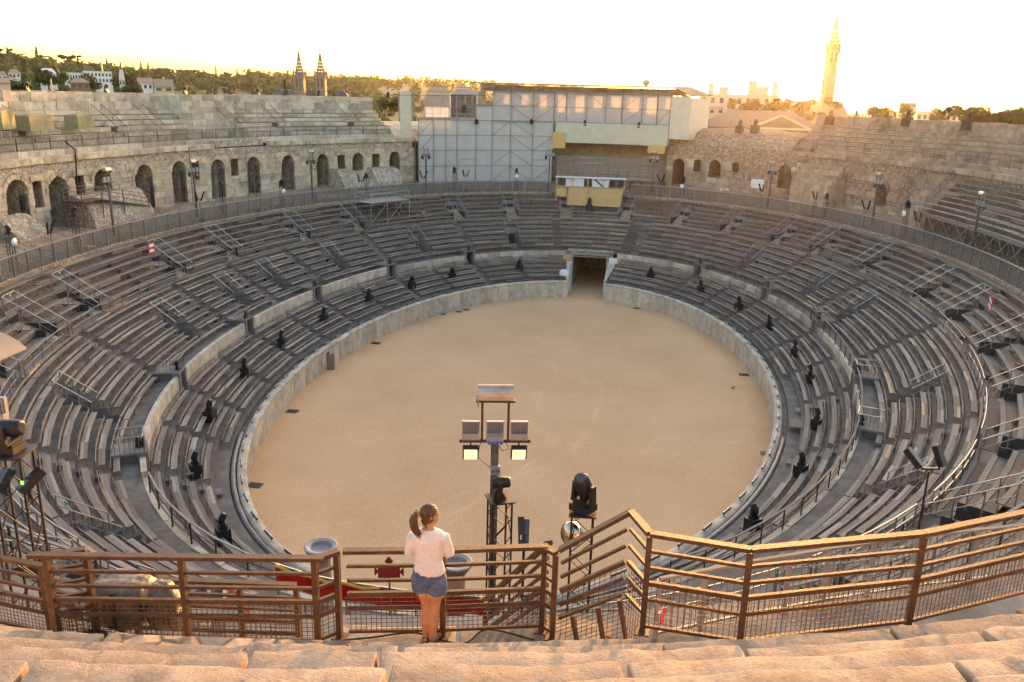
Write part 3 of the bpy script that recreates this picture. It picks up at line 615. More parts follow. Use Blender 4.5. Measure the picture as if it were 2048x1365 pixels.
# stone stair masses on the left terrace
for (xa, xb, d0, d1, z1, lab) in ((668, 742, 19.0, 21.9, 14.5, 'sloping masonry ramp below the square niches'), (742, 795, 19.5, 21.9, 14.3, 'rubble platform under the small arch near the scaffold'), (150, 275, 19.6, 21.9, 14.6, 'broken masonry pier under the metal walkway'), (0, 60, 20.2, 21.9, 13.9, 'broken masonry footing at the left arches')):
    ta, tb_ = tdist(xa, 350, 21)[0], tdist(xb, 350, 21)[0]; mb = MB(); tt = np.linspace(ta, tb_, 7); V = []
    for i, t in enumerate(tt):
        u = i/6
        for d, z in ((d0, 11.6), (d0+.1, 12.6), (d0+.7, z1-.9), (d0+1.3, z1-.2), (d1, z1), (d1, 11.6)): V.append(P(t, d+.1*fbm((t*2, z, 1)), max(11.6, z+.15*fbm((t*2, d, 4))-(1.5*u if 'ramp' in lab else 0))))
    mb.add(V, [(i*6+j, i*6+6+j, i*6+7+j, i*6+1+j) for i in range(6) for j in range(5)]+[tuple(range(6)), tuple(range(36, 42))[::-1]]); solo('masonry_mass', mb, 'rubble' if xa < 800 else 'rubble_brown', lab, 'masonry')
# ================================================================== seating
def side_of(t): return ('left', 360-t) if t < 360 else ('right', t-360)
def inview(pts, mx=140, my=110):
    for p in pts:
        d = np.array(p)-CAM; z = d@FWD
        if z > 1:
            x = 1024+FPX*(d@RGT)/z; y = 682.5-FPX*(d@UPV)/z
            if -mx < x < 2048+mx and -my < y < 1365+my: return True
    return False
def bench(t0, t1, d, z, label, group, back=True, wood='bench_wood'):
    tm = (t0+t1)/2; th = thing('bench', label, 'bench', P(tm, d+.3, z), group)
    tt = split(t0, t1, d, 2.05); g = .006*dt(tm, d, 1)
    zs = z+.42
    for a, b in zip(tt[:-1], tt[1:]):
        part('seat_board', MB().arc(a+g, b-g, d+.20, d+.355, zs, zs+.038), wood, th)
        part('seat_board', MB().arc(a+g, b-g, d+.362, d+.52, zs+rnd.uniform(-.004, .004), zs+.038), wood, th)
        if back and rnd.random() > .06: part('back_board', MB().arc(a+g, b-g, d+.60, d+.63, zs+.12, zs+.27), wood, th)
    for t in tt[:1]+tt[1:-1]+tt[-1:]:
        h = dt(t, d, .02); q = t+h*(1 if t == tt[0] else -1 if t == tt[-1] else 0)*1.6
        mb = MB().arc(q-h, q+h, d+.22, d+.26, z, zs).arc(q-h, q+h, d+.635, d+.675, z, zs+(.34 if back else 0)).arc(q-h, q+h, d+.26, d+.635, zs-.04, zs-.002)
        part('leg', mb, 'galvanised', th)
    return th
nb = 0
# ---- lower tier benches
lb = sorted(LT+[GT0, GT1]); edges = []
lbounds = [198.0]+[t for t in LT if t < 355]+[GT0]; rbounds = [GT1]+[t for t in LT if t > 365]+[522.0]
for bounds, sd in ((lbounds, 'left'), (rbounds, 'right')):
    secs = []
    for a, b in zip(bounds[:-1], bounds[1:]):
        L = alen(a, b, 3)
        if L < 3: continue
        n = 2 if L > 11 else 1; q = split(a, b, 3, 1, n=n); secs += list(zip(q[:-1], q[1:]))
    if sd == 'left': secs = secs[::-1]
    for si, (a, b) in enumerate(secs):
        for k in range(LN):
            if k == 0 and (204 < (a+b)/2 < 236 or (a+b)/2 > 452): continue
            o = dt(a, 3, .45); x, y = a+o, b-o
            pass
            if not inview([P(x, 2, 3), P(y, 2, 3), P((x+y)/2, 2, 3)]): continue
            bench(x, y, LD+LDS*k, LZ+LZS*k, f'lowest-tier bench, {nth(k+1)} row above the arena wall, {nth(si+1)} section {sd} of gate', 'wooden benches in the lowest tier')
# ---- middle tier benches
aisles = [(a+b)/2 for a, b in zip(MT[:-1], MT[1:])]; aisles = [MT[0]-(aisles[0]-MT[0])]+aisles+[MT[-1]+(MT[-1]-aisles[-1])]
G0, G1 = 352.0, 368.0                        # the timber stair flights above the gate
sects = []
allb = sorted(aisles+MT+[G0, G1])
for a, b in zip(allb[:-1], allb[1:]):
    if b-a < .8: continue
    sects.append((a, b))
lefts = [s for s in sects if s[1] <= 352.01][::-1]; mids = [s for s in sects if s[0] >= 351.99 and s[1] <= 368.01]; rights = [s for s in sects if s[0] >= 367.99]
for lst, sd in ((lefts, 'left of'), (mids, 'over'), (rights, 'right of')):
    for si, (a, b) in enumerate(lst):
        for k in range(MN):
            ea, eb = .07, .07
            if any(abs(a-t) < .02 for t in MT) and 1 <= k <= 4: ea = VW/2+.1
            if any(abs(b-t) < .02 for t in MT) and 1 <= k <= 4: eb = VW/2+.1
            if any(abs(a-t) < .02 for t in aisles+[G0, G1]): ea = .55
            if any(abs(b-t) < .02 for t in aisles+[G0, G1]): eb = .55
            d = MD+MDS*k; x, y = a+dt(a, d, ea), b-dt(b, d, eb)
            if k == 0: d += .12
            if alen(x, y, d) < 1.0 or not inview([P(x, d, 6), P(y, d, 6), P((x+y)/2, d, 6)]): continue
            bench(x, y, d, MZ+MZS*k, f'middle-tier bench, {nth(k+1)} row above the tier wall, {nth(si+1)} section {sd} gate', 'backed benches in the middle tier')
# half steps in the aisles (parts of the tiers)
for t in aisles:
    for k in range(1, MN):
        h = dt(t, MD+MDS*k, .42); part('step', MB().arc(t-h, t+h, MD+MDS*k-.34, MD+MDS*k+.02, MZ+MZS*(k-1), MZ+MZS*k-.23), 'brown_box' if rnd.random() < .45 else 'concrete', MIDDLE)
for t in LT:
    for k in range(1, LN):
        h = dt(t, LD+LDS*k, .40); part('step', MB().arc(t-h, t+h, LD+LDS*k-.36, LD+LDS*k+.02, LZ+LZS*(k-1), LZ+LZS*k-.2), 'concrete', LOWER)
# ---- middle tier entrances: door, handrails, green sign
def entrance(t, name, label, d0, dB, z0, zB, w, group, cage=False, door='galvanised', f1=1.0):
    th = thing(name, label, 'entrance', P(t, dB, z0), group); h = dt(t, dB, w/2)
    e = dt(t, dB, .12)
    part('back_panel', MB().arc(t-h, t+h, dB-.03, dB+.05, z0+1.55, zB), door, th)
    part('doorway', MB().arc(t-h+e, t+h-e, dB-.02, dB+.03, z0+.02, z0+1.54), 'glass_and_shade_dark', th)  # thin dark slab in place of the shaded passage behind
    for s in (-1, 1): part('jamb', MB().arc(t+s*(h-e)-(e if s < 0 else 0), t+s*(h-e)+(e if s > 0 else 0), dB-.06, dB+.05, z0, z0+1.55), 'concrete', th)
    part('exit_sign', MB().arc(t-dt(t, dB, .14), t+dt(t, dB, .14), dB-.10, dB-.07, zB+.86, zB+1.0), 'green_sign', th)
    for s in (-1, 1):
        tt_ = t+s*h; f = (zB-z0)/(dB-d0)
        pts = [P(tt_, dB+.05, zB+1.0), P(tt_, d0+.1, z0+1.05)]; pts[1] = pts[0]*(1-f1)+pts[1]*f1
        part('handrail', MB().tube(pts, .027, 6), 'steel_light', th); part('mid_rail', MB().tube([p-np.array([0, 0, .45]) for p in pts], .017, 5), 'galvanised', th)
        for u in (0.0, .33, .66, 1.0):
            p = pts[0]*(1-u)+pts[1]*u; part('rail_post', MB().bar(p-np.array([0, 0, 1.05]), p, .045), 'galvanised', th)
    p0, p1 = P(t-h, dB+.05, zB+1.0), P(t+h, dB+.05, zB+1.0); part('back_rail', MB().tube([p0, p1], .024, 6), 'galvanised', th)
    return th
ml = [t for t in MT if t < 360][::-1]; mr = [t for t in MT if t > 360]
for lst, sd in ((ml, 'left'), (mr, 'right')):
    for i, t in enumerate(lst): entrance(t, 'tier_entrance', f'railed middle-tier entrance, {nth(i+1)} to the {sd} of the gate', MD+MDS, MD+MDS*5, MZ, MZ+MZS*5, VW, 'railed entrances in the middle tier', f1=.62)
# ---- lower tier entrances through the wall
ll = [t for t in LT if t < 360][::-1]; lr = [t for t in LT if t > 360]
for lst, sd in ((ll, 'left'), (lr, 'right')):
    for i, t in enumerate(lst):
        h = dt(t, 5, .62); th = thing('wall_doorway', f'narrow doorway with cage in the tier wall, {nth(i+1)} {sd} of gate', 'doorway', P(t, 5, 3.6), 'doorways in the tier wall')
        part('recess', MB().add([P(t-h, 5.05, 3.6), P(t+h, 5.05, 3.6), P(t+h, 7.5, 3.6), P(t-h, 7.5, 3.6), P(t-h, 5.05, 5.3), P(t+h, 5.05, 5.3), P(t+h, 7.5, 5.3), P(t-h, 7.5, 5.3)], [(0, 1, 2, 3), (0, 3, 7, 4), (1, 5, 6, 2), (2, 6, 7, 3)]), 'tier_floor', th)
        for s in (-1, 1): part('jamb', MB().arc(t+s*h*1.02-dt(t, 5, .13), t+s*h*1.02+dt(t, 5, .13), 4.9, 5.4, 3.55, 5.35), 'concrete', th)
        part('lintel', MB().arc(t-h*1.25, t+h*1.25, 4.92, 6.6, 5.36, 5.5), 'concrete', th)
        mb = MB()
        for u in np.linspace(-1, 1, 9): mb.bar(P(t+h*1.15*u, 5.02, 5.5), P(t+h*1.15*u, 5.02, 6.35), .022)
        for s in (-1, 1):
            for u in np.linspace(0, 1, 7): mb.bar(P(t+s*h*1.15, 5.02+1.4*u, 5.5), P(t+s*h*1.15, 5.02+1.4*u, 6.35), .022)
        part('bars', mb, 'galvanised', th)
        mb = MB().bar(P(t-h*1.15, 5.02, 6.36), P(t+h*1.15, 5.02, 6.36), .04)
        for s in (-1, 1): mb.bar(P(t+s*h*1.15, 5.02, 6.36), P(t+s*h*1.15, 6.45, 6.36), .04)
        part('top_rail', mb, 'steel_light', th)
# ---- scaffold tier: one stand between two entrances
def stand(t0, t1, d0, z0, n, ds, zs, label, group, full=True, front_rail=True, box_at=None, rail='galvanised', skirt=True, boards='dark_wood', under=7.8):
    tm = (t0+t1)/2; th = thing('scaffold_stand', label, 'grandstand', P(tm, d0, z0), group); L = alen(t0, t1, d0)
    for k in range(n):
        d, z = d0+ds*k, z0+zs*k; tt = split(t0, t1, d, 2.9); g = .01*dt(tm, d, 1)
        for a, b in zip(tt[:-1], tt[1:]):
            part('deck_board', MB().arc(a+g, b-g, d+ds*.30, d+ds*1.02, z-.045, z), boards, th)
            part('seat_board', MB().arc(a+g, b-g, d-.02, d+ds*.285, z-.03, z+.025), 'edge_wood', th)
            if k and rnd.random() < .25: part('riser_board', MB().arc(a+g, b-g, d+.005, d+.025, z-zs+.12, z-.06), boards, th)
        mb = MB()
        for i, (a, b) in enumerate(zip(tt[:-1], tt[1:])):
            mb.bar(P(a, d+.015, z-zs*.35), P(b, d+.015, z-zs*.35), .03); mb.bar(P(a, d+.015, z-zs*.7), P(b, d+.015, z-zs*.7), .03)
            for s in (0, .5): q = a+(b-a)*s; mb.bar(P(q, d+.03, under+.0*k), P(q, d+.03, z-.05), .045)
        mb.bar(P(tt[-1], d+.03, under), P(tt[-1], d+.03, z-.05), .045)
        part('frame', mb, rail, th)
    if front_rail:
        tt = split(t0, t1, d0, 1.5)
        for i, t in enumerate(tt): part('rail_post', MB().bar(P(t, d0-.02, z0-.3), P(t, d0-.02, z0+1.0), .045), 'galvanised', th)
        mb = MB()
        for a, b in zip(tt[:-1], tt[1:]):
            for h in (1.0, .52): mb.bar(P(a, d0-.02, z0+h), P(b, d0-.02, z0+h), .042)
        part('front_rail', mb, 'steel_light', th)
        part('front_beam', MB().arc(t0, t1, d0-.06, d0, z0-.28, z0-.06, 6), 'galvanised', th)
    if box_at is not None:
        for k in range(1, n-1): h = dt(box_at, d0, .36); part('step_box', MB().arc(box_at-h, box_at+h, d0+ds*k-.28, d0+ds*k+.03, z0+zs*(k-1)+.01, z0+zs*(k-1)+.27), 'brown_box', th)
    return th
UB = sorted(UT); il = ir = 0
PB = (352.6, 364.3)
info = []
for a, b in zip(UB[:-1], UB[1:]):
    x, y = a+dt(a, 14, VW/2+.05), b-dt(b, 14, VW/2+.05)
    info.append((x, y))
li = [q for q in info if q[1] < 356][::-1]; ri = [q for q in info if q[0] > 364]; ci = [q for q in info if q not in li and q not in ri]
for lst, sd in ((li, 'left of'), (ri, 'right of'), (ci, 'under')):
    for i, (x, y) in enumerate(lst):
        if not inview([P(x, 13, 9.5), P(y, 13, 9.5), P((x+y)/2, 13, 9.5)]): continue
        box = x+(y-x)*rnd.choice((.3, .5, .62)) if alen(x, y, 14) > 7 and sd != 'under' else None
        lab = f'scaffold seating block with timber decks, {nth(i+1)} {sd} the canvas box' if sd != 'under' else 'scaffold seating block directly under the canvas box'
        stand(x, y, SD, SZ, SN, SDS, SZS, lab, 'scaffold seating blocks below the glass fence', box_at=box)
ul = [t for t in UB if t < 360][::-1]; ur = [t for t in UB if t > 360]
for lst, sd in ((ul, 'left'), (ur, 'right')):
    for i, t in enumerate(lst):
        if not inview([P(t, 13, 9.5)]): continue
        th = entrance(t, 'scaffold_entrance', f'railed scaffold-tier entrance stair, {nth(i+1)} {sd} of the canvas box', SD+.1, SD+SDS*4.2, SZ, SZ+SZS*4.6, VW, 'railed entrances in the scaffold tier', door='concrete')
        h = dt(t, 13, VW/2)
        part('landing', MB().arc(t-h, t+h, SD-.05, SD+SDS*4.2, SZ-.12, SZ-.02), 'dark_wood', th)
        for s in (-1, 1): part('side_panel', MB().arc(t+s*h-.03, t+s*h+.03, SD+SDS*1.2, SD+SDS*4.2, SZ, SZ+.9), 'dark_steel', th)
        for k in (5, 6):
            d, z = SD+SDS*k, SZ+SZS*k; part('bridge_deck', MB().arc(t-h-.1, t+h+.1, d-.02, d+SDS, z-.05, z+.002), 'dark_wood', th); part('bridge_seat', MB().arc(t-h-.1, t+h+.1, d+SDS*.62, d+SDS*.99, z+.02, z+.07), 'edge_wood', th)
# red warning boards hung on two entrances
for px, py, lab in ((303, 497, 'red and white warning board on an entrance rail'), (1981, 606, 'red and white warning board on the far right entrance rail')):
    t, q = tdist(px, py, 13.7); th = thing('warning_board', lab, 'sign', q); X = unit(P(t+.5, 13.7, 0)-P(t, 13.7, 0)); Y = -nrm(t); Z = np.array([0, 0, 1.])
    part('board', MB().box(q, (.8, .02, 1.0), (X, Y, Z)), 'sign_red', th)
    if px < 1000:
        for dz in (.24, -.2): part('white_band', MB().box(q+Z*dz+Y*.015, (.66, .012, .24), (X, Y, Z)), 'sign_white', th)
    else:
        for dz in (.22, -.2): part('white_chevron', MB().panel(q+X*-.3+Z*(dz+.2)+Y*.015, q+X*.3+Z*(dz-.1)+Y*.015, q+X*.3+Z*(dz-.3)+Y*.015, q+X*-.3+Z*dz+Y*.015, .01, Y), 'sign_white', th)
# ---- timber stair flights above the gate
for tc, lab in ((G0, 'timber stair flight just left of the gate'), (G1, 'timber stair flight just right of the gate')):
    th = thing('timber_stair', lab, 'stairs', P(tc, 6, 4.9)); h = dt(tc, 8, .75)
    for i in range(13): part('tread', MB().arc(tc-h, tc+h, 5.95+.40*i, 6.36+.40*i, 4.95+.245*i, 5.0+.245*i), 'dark_wood', th)
    for i in range(13): part('riser', MB().arc(tc-h, tc+h, 5.95+.40*i, 5.98+.40*i, 4.95+.245*(i-1)+.05, 4.94+.245*i), 'brown_box', th)
# ------------------------------------------------------------------ ring rail on the tier wall
def ringrail(t0, t1, d, z, h, label, post='steel_brown', top='edge_wood', gap=1.9, nb=2, wide=.10, mesh=False, pw=.06):
    th = thing('ring_railing', label, 'railing', P((t0+t1)/2, d, z)); tt = split(t0, t1, d, gap)
    for t in tt: part('post', MB().box(P(t, d, z+h/2), (pw, pw, h)), post, th)
    for j in range(nb):
        mb = MB()
        for a, b in zip(tt[:-1], tt[1:]): mb.bar(P(a, d, z+h*(j+1)/(nb+1)), P(b, d, z+h*(j+1)/(nb+1)), .035)
        part('bar', mb, post, th)
    for a, b in zip(tt[:-1], tt[1:]): part('handrail', MB().arc(a, b, d-wide/2, d+wide/2, z+h, z+h+.045), top, th)
    return th
ringrail(tz(338, 940, 5.9)-24, tz(338, 940, 5.9), 5.1, 4.9, 1.05, 'dark curved railing above the near left lowest tier', 'dark_steel', 'galvanised')
ringrail(318, 351, 5.12, 4.9, 1.0, 'brown post railing on the tier wall left of the gate', 'steel_brown', 'steel_brown', wide=.05)
ringrail(369, 432, 5.12, 4.9, 1.0, 'brown post railing on the tier wall right of the gate', 'steel_brown', 'steel_brown', wide=.05)
ringrail(432.2, 515, 5.12, 4.9, 1.05, 'curved timber-topped railing above the near right lowest tier', 'dark_steel', 'edge_wood')
ringrail(478, 516, 11.0, 7.75, 1.05, 'timber-topped dark railing on the near right slope', 'dark_steel', 'edge_wood')
ringrail(492, 522, 15.6, 11.0, 1.05, 'long timber-topped railing under the near right corner', 'dark_steel', 'edge_wood')
ringrail(186, 212, 13.8, 10.2, 1.05, 'dark railing on the near left slope below the metal tower', 'dark_steel', 'galvanised')
# ------------------------------------------------------------------ glass fence
def fence(t0, t1, label):
    th = thing('glass_fence', label, 'fence', P((t0+t1)/2, FD, FZ)); tt = split(t0, t1, FD, 1.75)
    for t in tt:
        h = dt(t, FD, .045); part('post', MB().arc(t-h, t+h, FD-.05, FD+.05, FZ-.35, FT), 'galvanised', th)
    for a, b in zip(tt[:-1], tt[1:]):
        g = dt(a, FD, .06); part('pane', MB().arc(a+g, b-g, FD-.008, FD+.008, FZ+.12, FT-.06), 'fence_glass', th)
        part('top_rail', MB().arc(a, b, FD-.06, FD+.06, FT-.04, FT+.02), 'steel_light', th); part('base_rail', MB().arc(a, b, FD-.04, FD+.04, FZ+.02, FZ+.09), 'galvanised', th)
fence(225, 351.6, 'curved glass panel fence behind the scaffold tier, left of the canvas box')
fence(364.9, 470, 'curved glass panel fence behind the scaffold tier, right of the canvas box')
# railing of thin bars along the upper walkway
def barrail(t0, t1, d, z, label, h=1.05, mat_='dark_steel', step=.16):
    th = thing('bar_railing', label, 'railing', P((t0+t1)/2, d, z)); tt = split(t0, t1, d, 2.0)
    for t in tt: part('post', MB().box(P(t, d, z+h/2), (.05, .05, h)), mat_, th)
    mb = MB(); mb2 = MB()
    for a, b in zip(tt[:-1], tt[1:]): mb2.bar(P(a, d, z+h), P(b, d, z+h), .04).bar(P(a, d, z+.1), P(b, d, z+.1), .035)
    for t in split(t0, t1, d, step): mb.bar(P(t, d, z+.1), P(t, d, z+h), .02)
    o = part('rails', mb2, mat_, th); o['kind'] = 'stuff'; o = part('bars', mb, mat_, th); o['kind'] = 'stuff'
barrail(238, 287, 23.2, 18.42, 'thin bar railing on the upper walkway beside the khaki covers')
barrail(287.3, 327, 23.2, 18.42, 'thin bar railing on the upper walkway near the twin spires')
for x, lab in ((30, 'leftmost'), (220, 'second'), (300, 'third'), (455, 'fourth'), (549, 'fifth'), (700, 'last')):
    t = tdist(x, 225, 25.5)[0]; th = thing('stair_railing', f'sloping bar guard on the pale upper seats, {lab} from the left', 'railing', P(t, 25, 18.9), 'bar guards on the upper seats')
    for s in (-1, 1):
        q = t+s*dt(t, 25, .62); mb = MB(); pts = [P(q, 24.3, 19.9), P(q, 25.2, 20.6), P(q, 27.2, 22.0)]
        part('handrail', MB().tube(pts, .028, 5), 'dark_steel', th)
        for u in np.linspace(0, 1, 16): p = P(q, 24.3+2.9*u, 18.9+max(0, math.floor(2.9*u/.75+.4))*.5); top = np.interp(24.3+2.9*u, [24.3, 25.2, 27.2], [19.9, 20.6, 22.0]); mb.bar(p, (p[0], p[1], top), .016)
        part('bars', mb, 'galvanised', th)
# iron rails over the brown right tier
def ironrail(pts, h, label, n=5):
    th = thing('iron_railing', label, 'railing', pts[0]); mb = MB()
    for a, b in zip(pts[:-1], pts[1:]):
        a, b = np.array(a), np.array(b)
        for i in range(n): mb.bar(a+[0, 0, h*(i+1)/n], b+[0, 0, h*(i+1)/n], .03)
        m = max(1, int(np.linalg.norm(b-a)/1.6))
        for i in range(m): p = a+(b-a)*i/m; part('post', MB().bar(p, p+np.array([0, 0, h]), .05), 'steel_brown', th)
    part('post', MB().bar(pts[-1], np.array(pts[-1])+[0, 0, h], .05), 'steel_brown', th); part('rails', mb, 'steel_brown', th)
ironrail([P(t, 23.3, 18.42) for t in np.linspace(387, 402, 6)], 1.05, 'brown iron railing on the right upper walkway below the spire')
ironrail([P(t, 23.3, 18.42) for t in np.linspace(404, 440, 10)], 1.05, 'brown iron railing on the right upper walkway at the picture edge')
for x, a in ((1600, 0), (1830, 1), (1890, 2)):
    t = tdist(x, 330, 20.5)[0]; ironrail([P(t, 23.2, 18.4), P(t, 19.2, 14.1)], 1.0, ['sloping iron railing on the broad brown stair flight', 'sloping iron railing left of the narrow right stair', 'sloping iron railing right of the narrow right stair'][a])
for x in (1745, 1905):
    t = tdist(x, 250, 26)[0]; ironrail([P(t-.6, 26, 20.4), P(t-.6, 27.6, 21.2), P(t+1.2, 27.6, 21.2), P(t+1.2, 26, 20.4)], 1.0, 'iron stairhead guard in the right seats, '+('nearer the spire' if x < 1800 else 'farther from the spire'))
# metal stands on the terrace
tc0, tc1 = tdist(1102, 330, 18)[0], tdist(1330, 330, 18)[0]
stand(tc0+1.2, tc1-1.2, 17.2, 13.4, 8, .42, .34, 'grey metal stand in front of the cream panels', None, boards='bench_wood', under=12.0)
ts0, ts1 = tdist(1850, 400, 18.6)[0], 452
stand(ts0, ts1, 17.6, 13.9, 10, .52, .40, 'grey metal stand on the right terrace edge', None, boards='bench_wood', under=12.0)
th = thing('stand_bracing', 'crossed scaffold braces under the right metal stand', 'bracing', P(ts0, 17.4, 12))
for a, b in (lambda q: zip(q[:-1], q[1:]))(split(ts0, ts1, 17.4, 2.4)): part('brace', MB().bar(P(a, 17.5, 11.9), P(b, 17.5, 13.8), .05).bar(P(b, 17.55, 11.9), P(a, 17.55, 13.8), .05), 'steel_light', th)
# ================================================================== foreground: stone steps, rails
def rough_block(poly_t, d0, d1, z0, z1, seg=(9, 4, 3), r=.06, amp=.03, seed=0):
    t0, t1 = poly_t; nx, ny, nz = seg; mb = MB(); L = alen(t0, t1, d0); W = d1-d0; H = z1-z0; half = np.array([L/2, W/2, H/2]); idx = {}; V = []
    def cs(n, S): return [0, r*.35, r]+[r+(S-2*r)*i/(n-2) for i in range(1, n-2)]+[S-r, S-r*.35, S]
    CX, CY, CZ = cs(nx, L), cs(ny, W), cs(nz, H); nx, ny, nz = len(CX)-1, len(CY)-1, len(CZ)-1
    def vid(i, j, k):
        key = (i, j, k)
        if key not in idx:
            p = np.array([-L/2+CX[i], -W/2+CY[j], -H/2+CZ[k]]); inn = np.clip(p, -(half-r), half-r); dlt = p-inn; n = np.linalg.norm(dlt)
            q = inn+dlt/n*r if n > 1e-6 else p
            tm = t0+(q[0]/L+.5)*(t1-t0); w = P(tm, (d0+d1)/2+q[1], (z0+z1)/2+q[2])
            f1 = mnoise.noise_vector(Vector(w)*2.3+Vector((seed, 0, 0))); f2 = mnoise.noise_vector(Vector(w)*7.5+Vector((0, seed, 0))); f3 = mnoise.noise_vector(Vector(w)*19)
            w = w+amp*(np.array(f1)*.75+np.array(f2)*.42+np.array(f3)*.14)*np.array([1, 1, .6])
            V.append(w); idx[key] = len(V)-1
        return idx[key]
    F = []
    for i in range(nx):
        for j in range(ny): F.append((vid(i, j, nz), vid(i+1, j, nz), vid(i+1, j+1, nz), vid(i, j+1, nz))); 
        for k in range(nz): F.append((vid(i, 0, k), vid(i+1, 0, k), vid(i+1, 0, k+1), vid(i, 0, k+1))); F.append((vid(i+1, ny, k), vid(i, ny, k), vid(i, ny, k+1), vid(i+1, ny, k+1)))
    for j in range(ny):
        for k in range(nz): F.append((vid(0, j+1, k), vid(0, j, k), vid(0, j, k+1), vid(0, j+1, k+1))); F.append((vid(nx, j, k), vid(nx, j+1, k), vid(nx, j+1, k+1), vid(nx, j, k+1)))
    mb.add(V, [f[::-1] for f in F]); return mb
# fix winding: t grows clockwise seen from above, so faces are turned outward above
STEPS = thing('stone_steps', 'worn sunlit stone steps in the foreground under the woman', 'steps', P(532, 26, 17.9))
sd_ = 0
TW0, TW1 = tz(1100, 1275, 18), tz(668, 1275, 18)
for q0, q1, dd in ((TW0-.6, TW1, 24.27), (TW1, 551, 24.6)):
    for a, b in (lambda q: zip(q[:-1], q[1:]))(split(q0, q1, 24.6, 1.5, jit=.25)):
        sd_ += 1; part('stone', rough_block((a+.02, b-.02), dd+rnd.uniform(-.03, .03), 25.35, 17.45, 18.0, (18, 10, 4), .016, .022, sd_), 'worn_stone', STEPS, True)
        sd_ += 1; part('stone', rough_block((a+.02, b-.02), dd+.06, 25.2, 16.6, 17.43, (8, 4, 4), .03, .02, sd_), 'worn_stone', STEPS, True)
for j in range(1, NR):
    d0 = 25.15+.72*(j-1); z = 18.0+.45*j; t0, t1 = (515, 552); sg = (34, 8, 6) if j < 6 else (4, 3, 3)
    for a, b in (lambda q: zip(q[:-1], q[1:]))(split(t0, t1, d0, rnd.uniform(1.9, 2.5), jit=.3)):
        sd_ += 1; e = dt(a, d0, rnd.uniform(.012, .03)); part('stone', rough_block((a+e, b-e), d0+rnd.uniform(-.06, .03)+(.09 if j == 1 else 0), d0+.95, z-(.55 if j > 1 else 1.6), z+rnd.uniform(-.025, .025), sg, .016, .04, sd_), 'worn_stone', STEPS, True)
part('rough_slab', rough_block((dt(540, 25, 0)+tz(690, 1325, 18.5), tz(195, 1325, 18.5)), 25.30, 25.76, 18.3, 18.56, (40, 6, 3), .012, .012, 77), 'rubble_brown', STEPS)

Z3 = np.array([0, 0, 1.])
def rail_run(name, label, bases, hts, cap_ext=(0, 0), posts=None, mesh_=True, cat='railing', lev=(.07, .345, .51, .665, .83), parent=None, lo=None):
    th = parent or thing(name, label, cat, bases[0]); n = len(bases); zo = Z3*(-.006 if parent is not None else 0)
    for i in range(n):
        if posts is None or posts[i]:
            part('post', MB().bar(bases[i]-Z3*.02, bases[i]+Z3*(hts[i]-.03), .06), 'rust', th)
            part('foot_plate', MB().box(bases[i]+Z3*.008, (.15, .15, .016)), 'rust', th)
    for i in range(n-1):
        a, b = bases[i], bases[i+1]; ha, hb = hts[i], hts[i+1]; d = unit(b-a)
        e0 = d*(cap_ext[0] if i == 0 else 0); e1 = d*(cap_ext[1] if i == n-2 else 0)
        part('cap_rail', MB().bar(a+Z3*ha-e0+zo*(1+i), b+Z3*hb+e1+zo*(1+i), .085, .042), 'rust', th)
        for k, f in enumerate(lev): part('bar', MB().bar(a+Z3*ha*f+d*.03, b+Z3*hb*f-d*.03, .034 if k != 2 else .042, .034 if k != 2 else .05), 'rust', th)
        if mesh_:
            mb = MB(); L = np.linalg.norm((b-a)[:2]); m = max(2, int(L/.055))
            for q in range(1, m):
                u = q/m; p = a+(b-a)*u; h = ha+(hb-ha)*u; mb.bar(p+Z3*h*(lev[0] if lo is None else lo), p+Z3*h*lev[2], .006)
            l0 = lev[0] if lo is None else lo; nq = int((lev[2]-l0)/.047)
            for q in range(0 if lo else 1, nq):
                f = l0+(lev[2]-l0)*q/nq; mb.bar(a+Z3*ha*f, b+Z3*hb*f, .0055)
            part('wire_mesh', mb, 'rust', th)
    return th
def top(px, py, z): p = atz(px, py, z); p[2] = 18.0; return p
H = 1.07
pA, pB, pC = atz(118, 1287, 18), atz(379, 1290, 18), atz(637, 1292, 18)
pL = top(171, 1098, 19.07); pD = top(673, 1103, 19.07); pE = top(886, 1101, 19.07); pF = top(1090, 1094, 19.07)
r1 = rail_run('railing', 'rusty railing with wire mesh beside the covered gear', [pA, pB, pC], [H]*3, (.18, .1)); rail_run('', '', [pA, pL], [H]*2, parent=r1, posts=[0, 1]); rail_run('', '', [pC, pD], [H]*2, (0, .02), parent=r1, posts=[0, 1])
r2 = rail_run('railing', 'rusty railing directly in front of the woman', [pD+unit(pE-pD)*.07, pE, pF], [H]*3, (0, .03), posts=[0, 1, 1])
pG = top(1112, 1106, 19.07); rail_run('', '', [pF, pG], [H]*2, parent=r2, posts=[0, 1])
pX = atz(1262, 1022, 19.60); pX[2] = 18.35; pY = atz(1300, 1068, 19.60); pY[2] = 18.45
r3 = rail_run('railing', 'rusty sloping mesh railing at the head of the stair', [pG+np.array([.03, .05, 0]), pX, pY], [1.08, 1.24, 1.15], posts=[0, 0, 1], lo=-.48, lev=(.2, .36, .52, .68, .84))
for u in (.25, .6, .9):
    p = pG*(1-u)+pX*u; part('stair_stringer', MB().bar(p+np.array([.02, .0, .2]), p+np.array([.20, -.12, -.55]), .04), 'rust', r3)
pH, pI = atz(1478, 1295, 18.45), atz(1815, 1255, 18.45); pJ = pI+(pI-pH)*.9+np.array([0, .32, 0]); pK = pJ+(pJ-pI)*1.0+np.array([0, .3, 0])
r4 = rail_run('railing', 'long rusty mesh railing on the right of the steps', [pY, pH, pI, pJ, pK], [1.15, 1.12, 1.12, 1.12, 1.12], posts=[0, 1, 1, 1, 1])
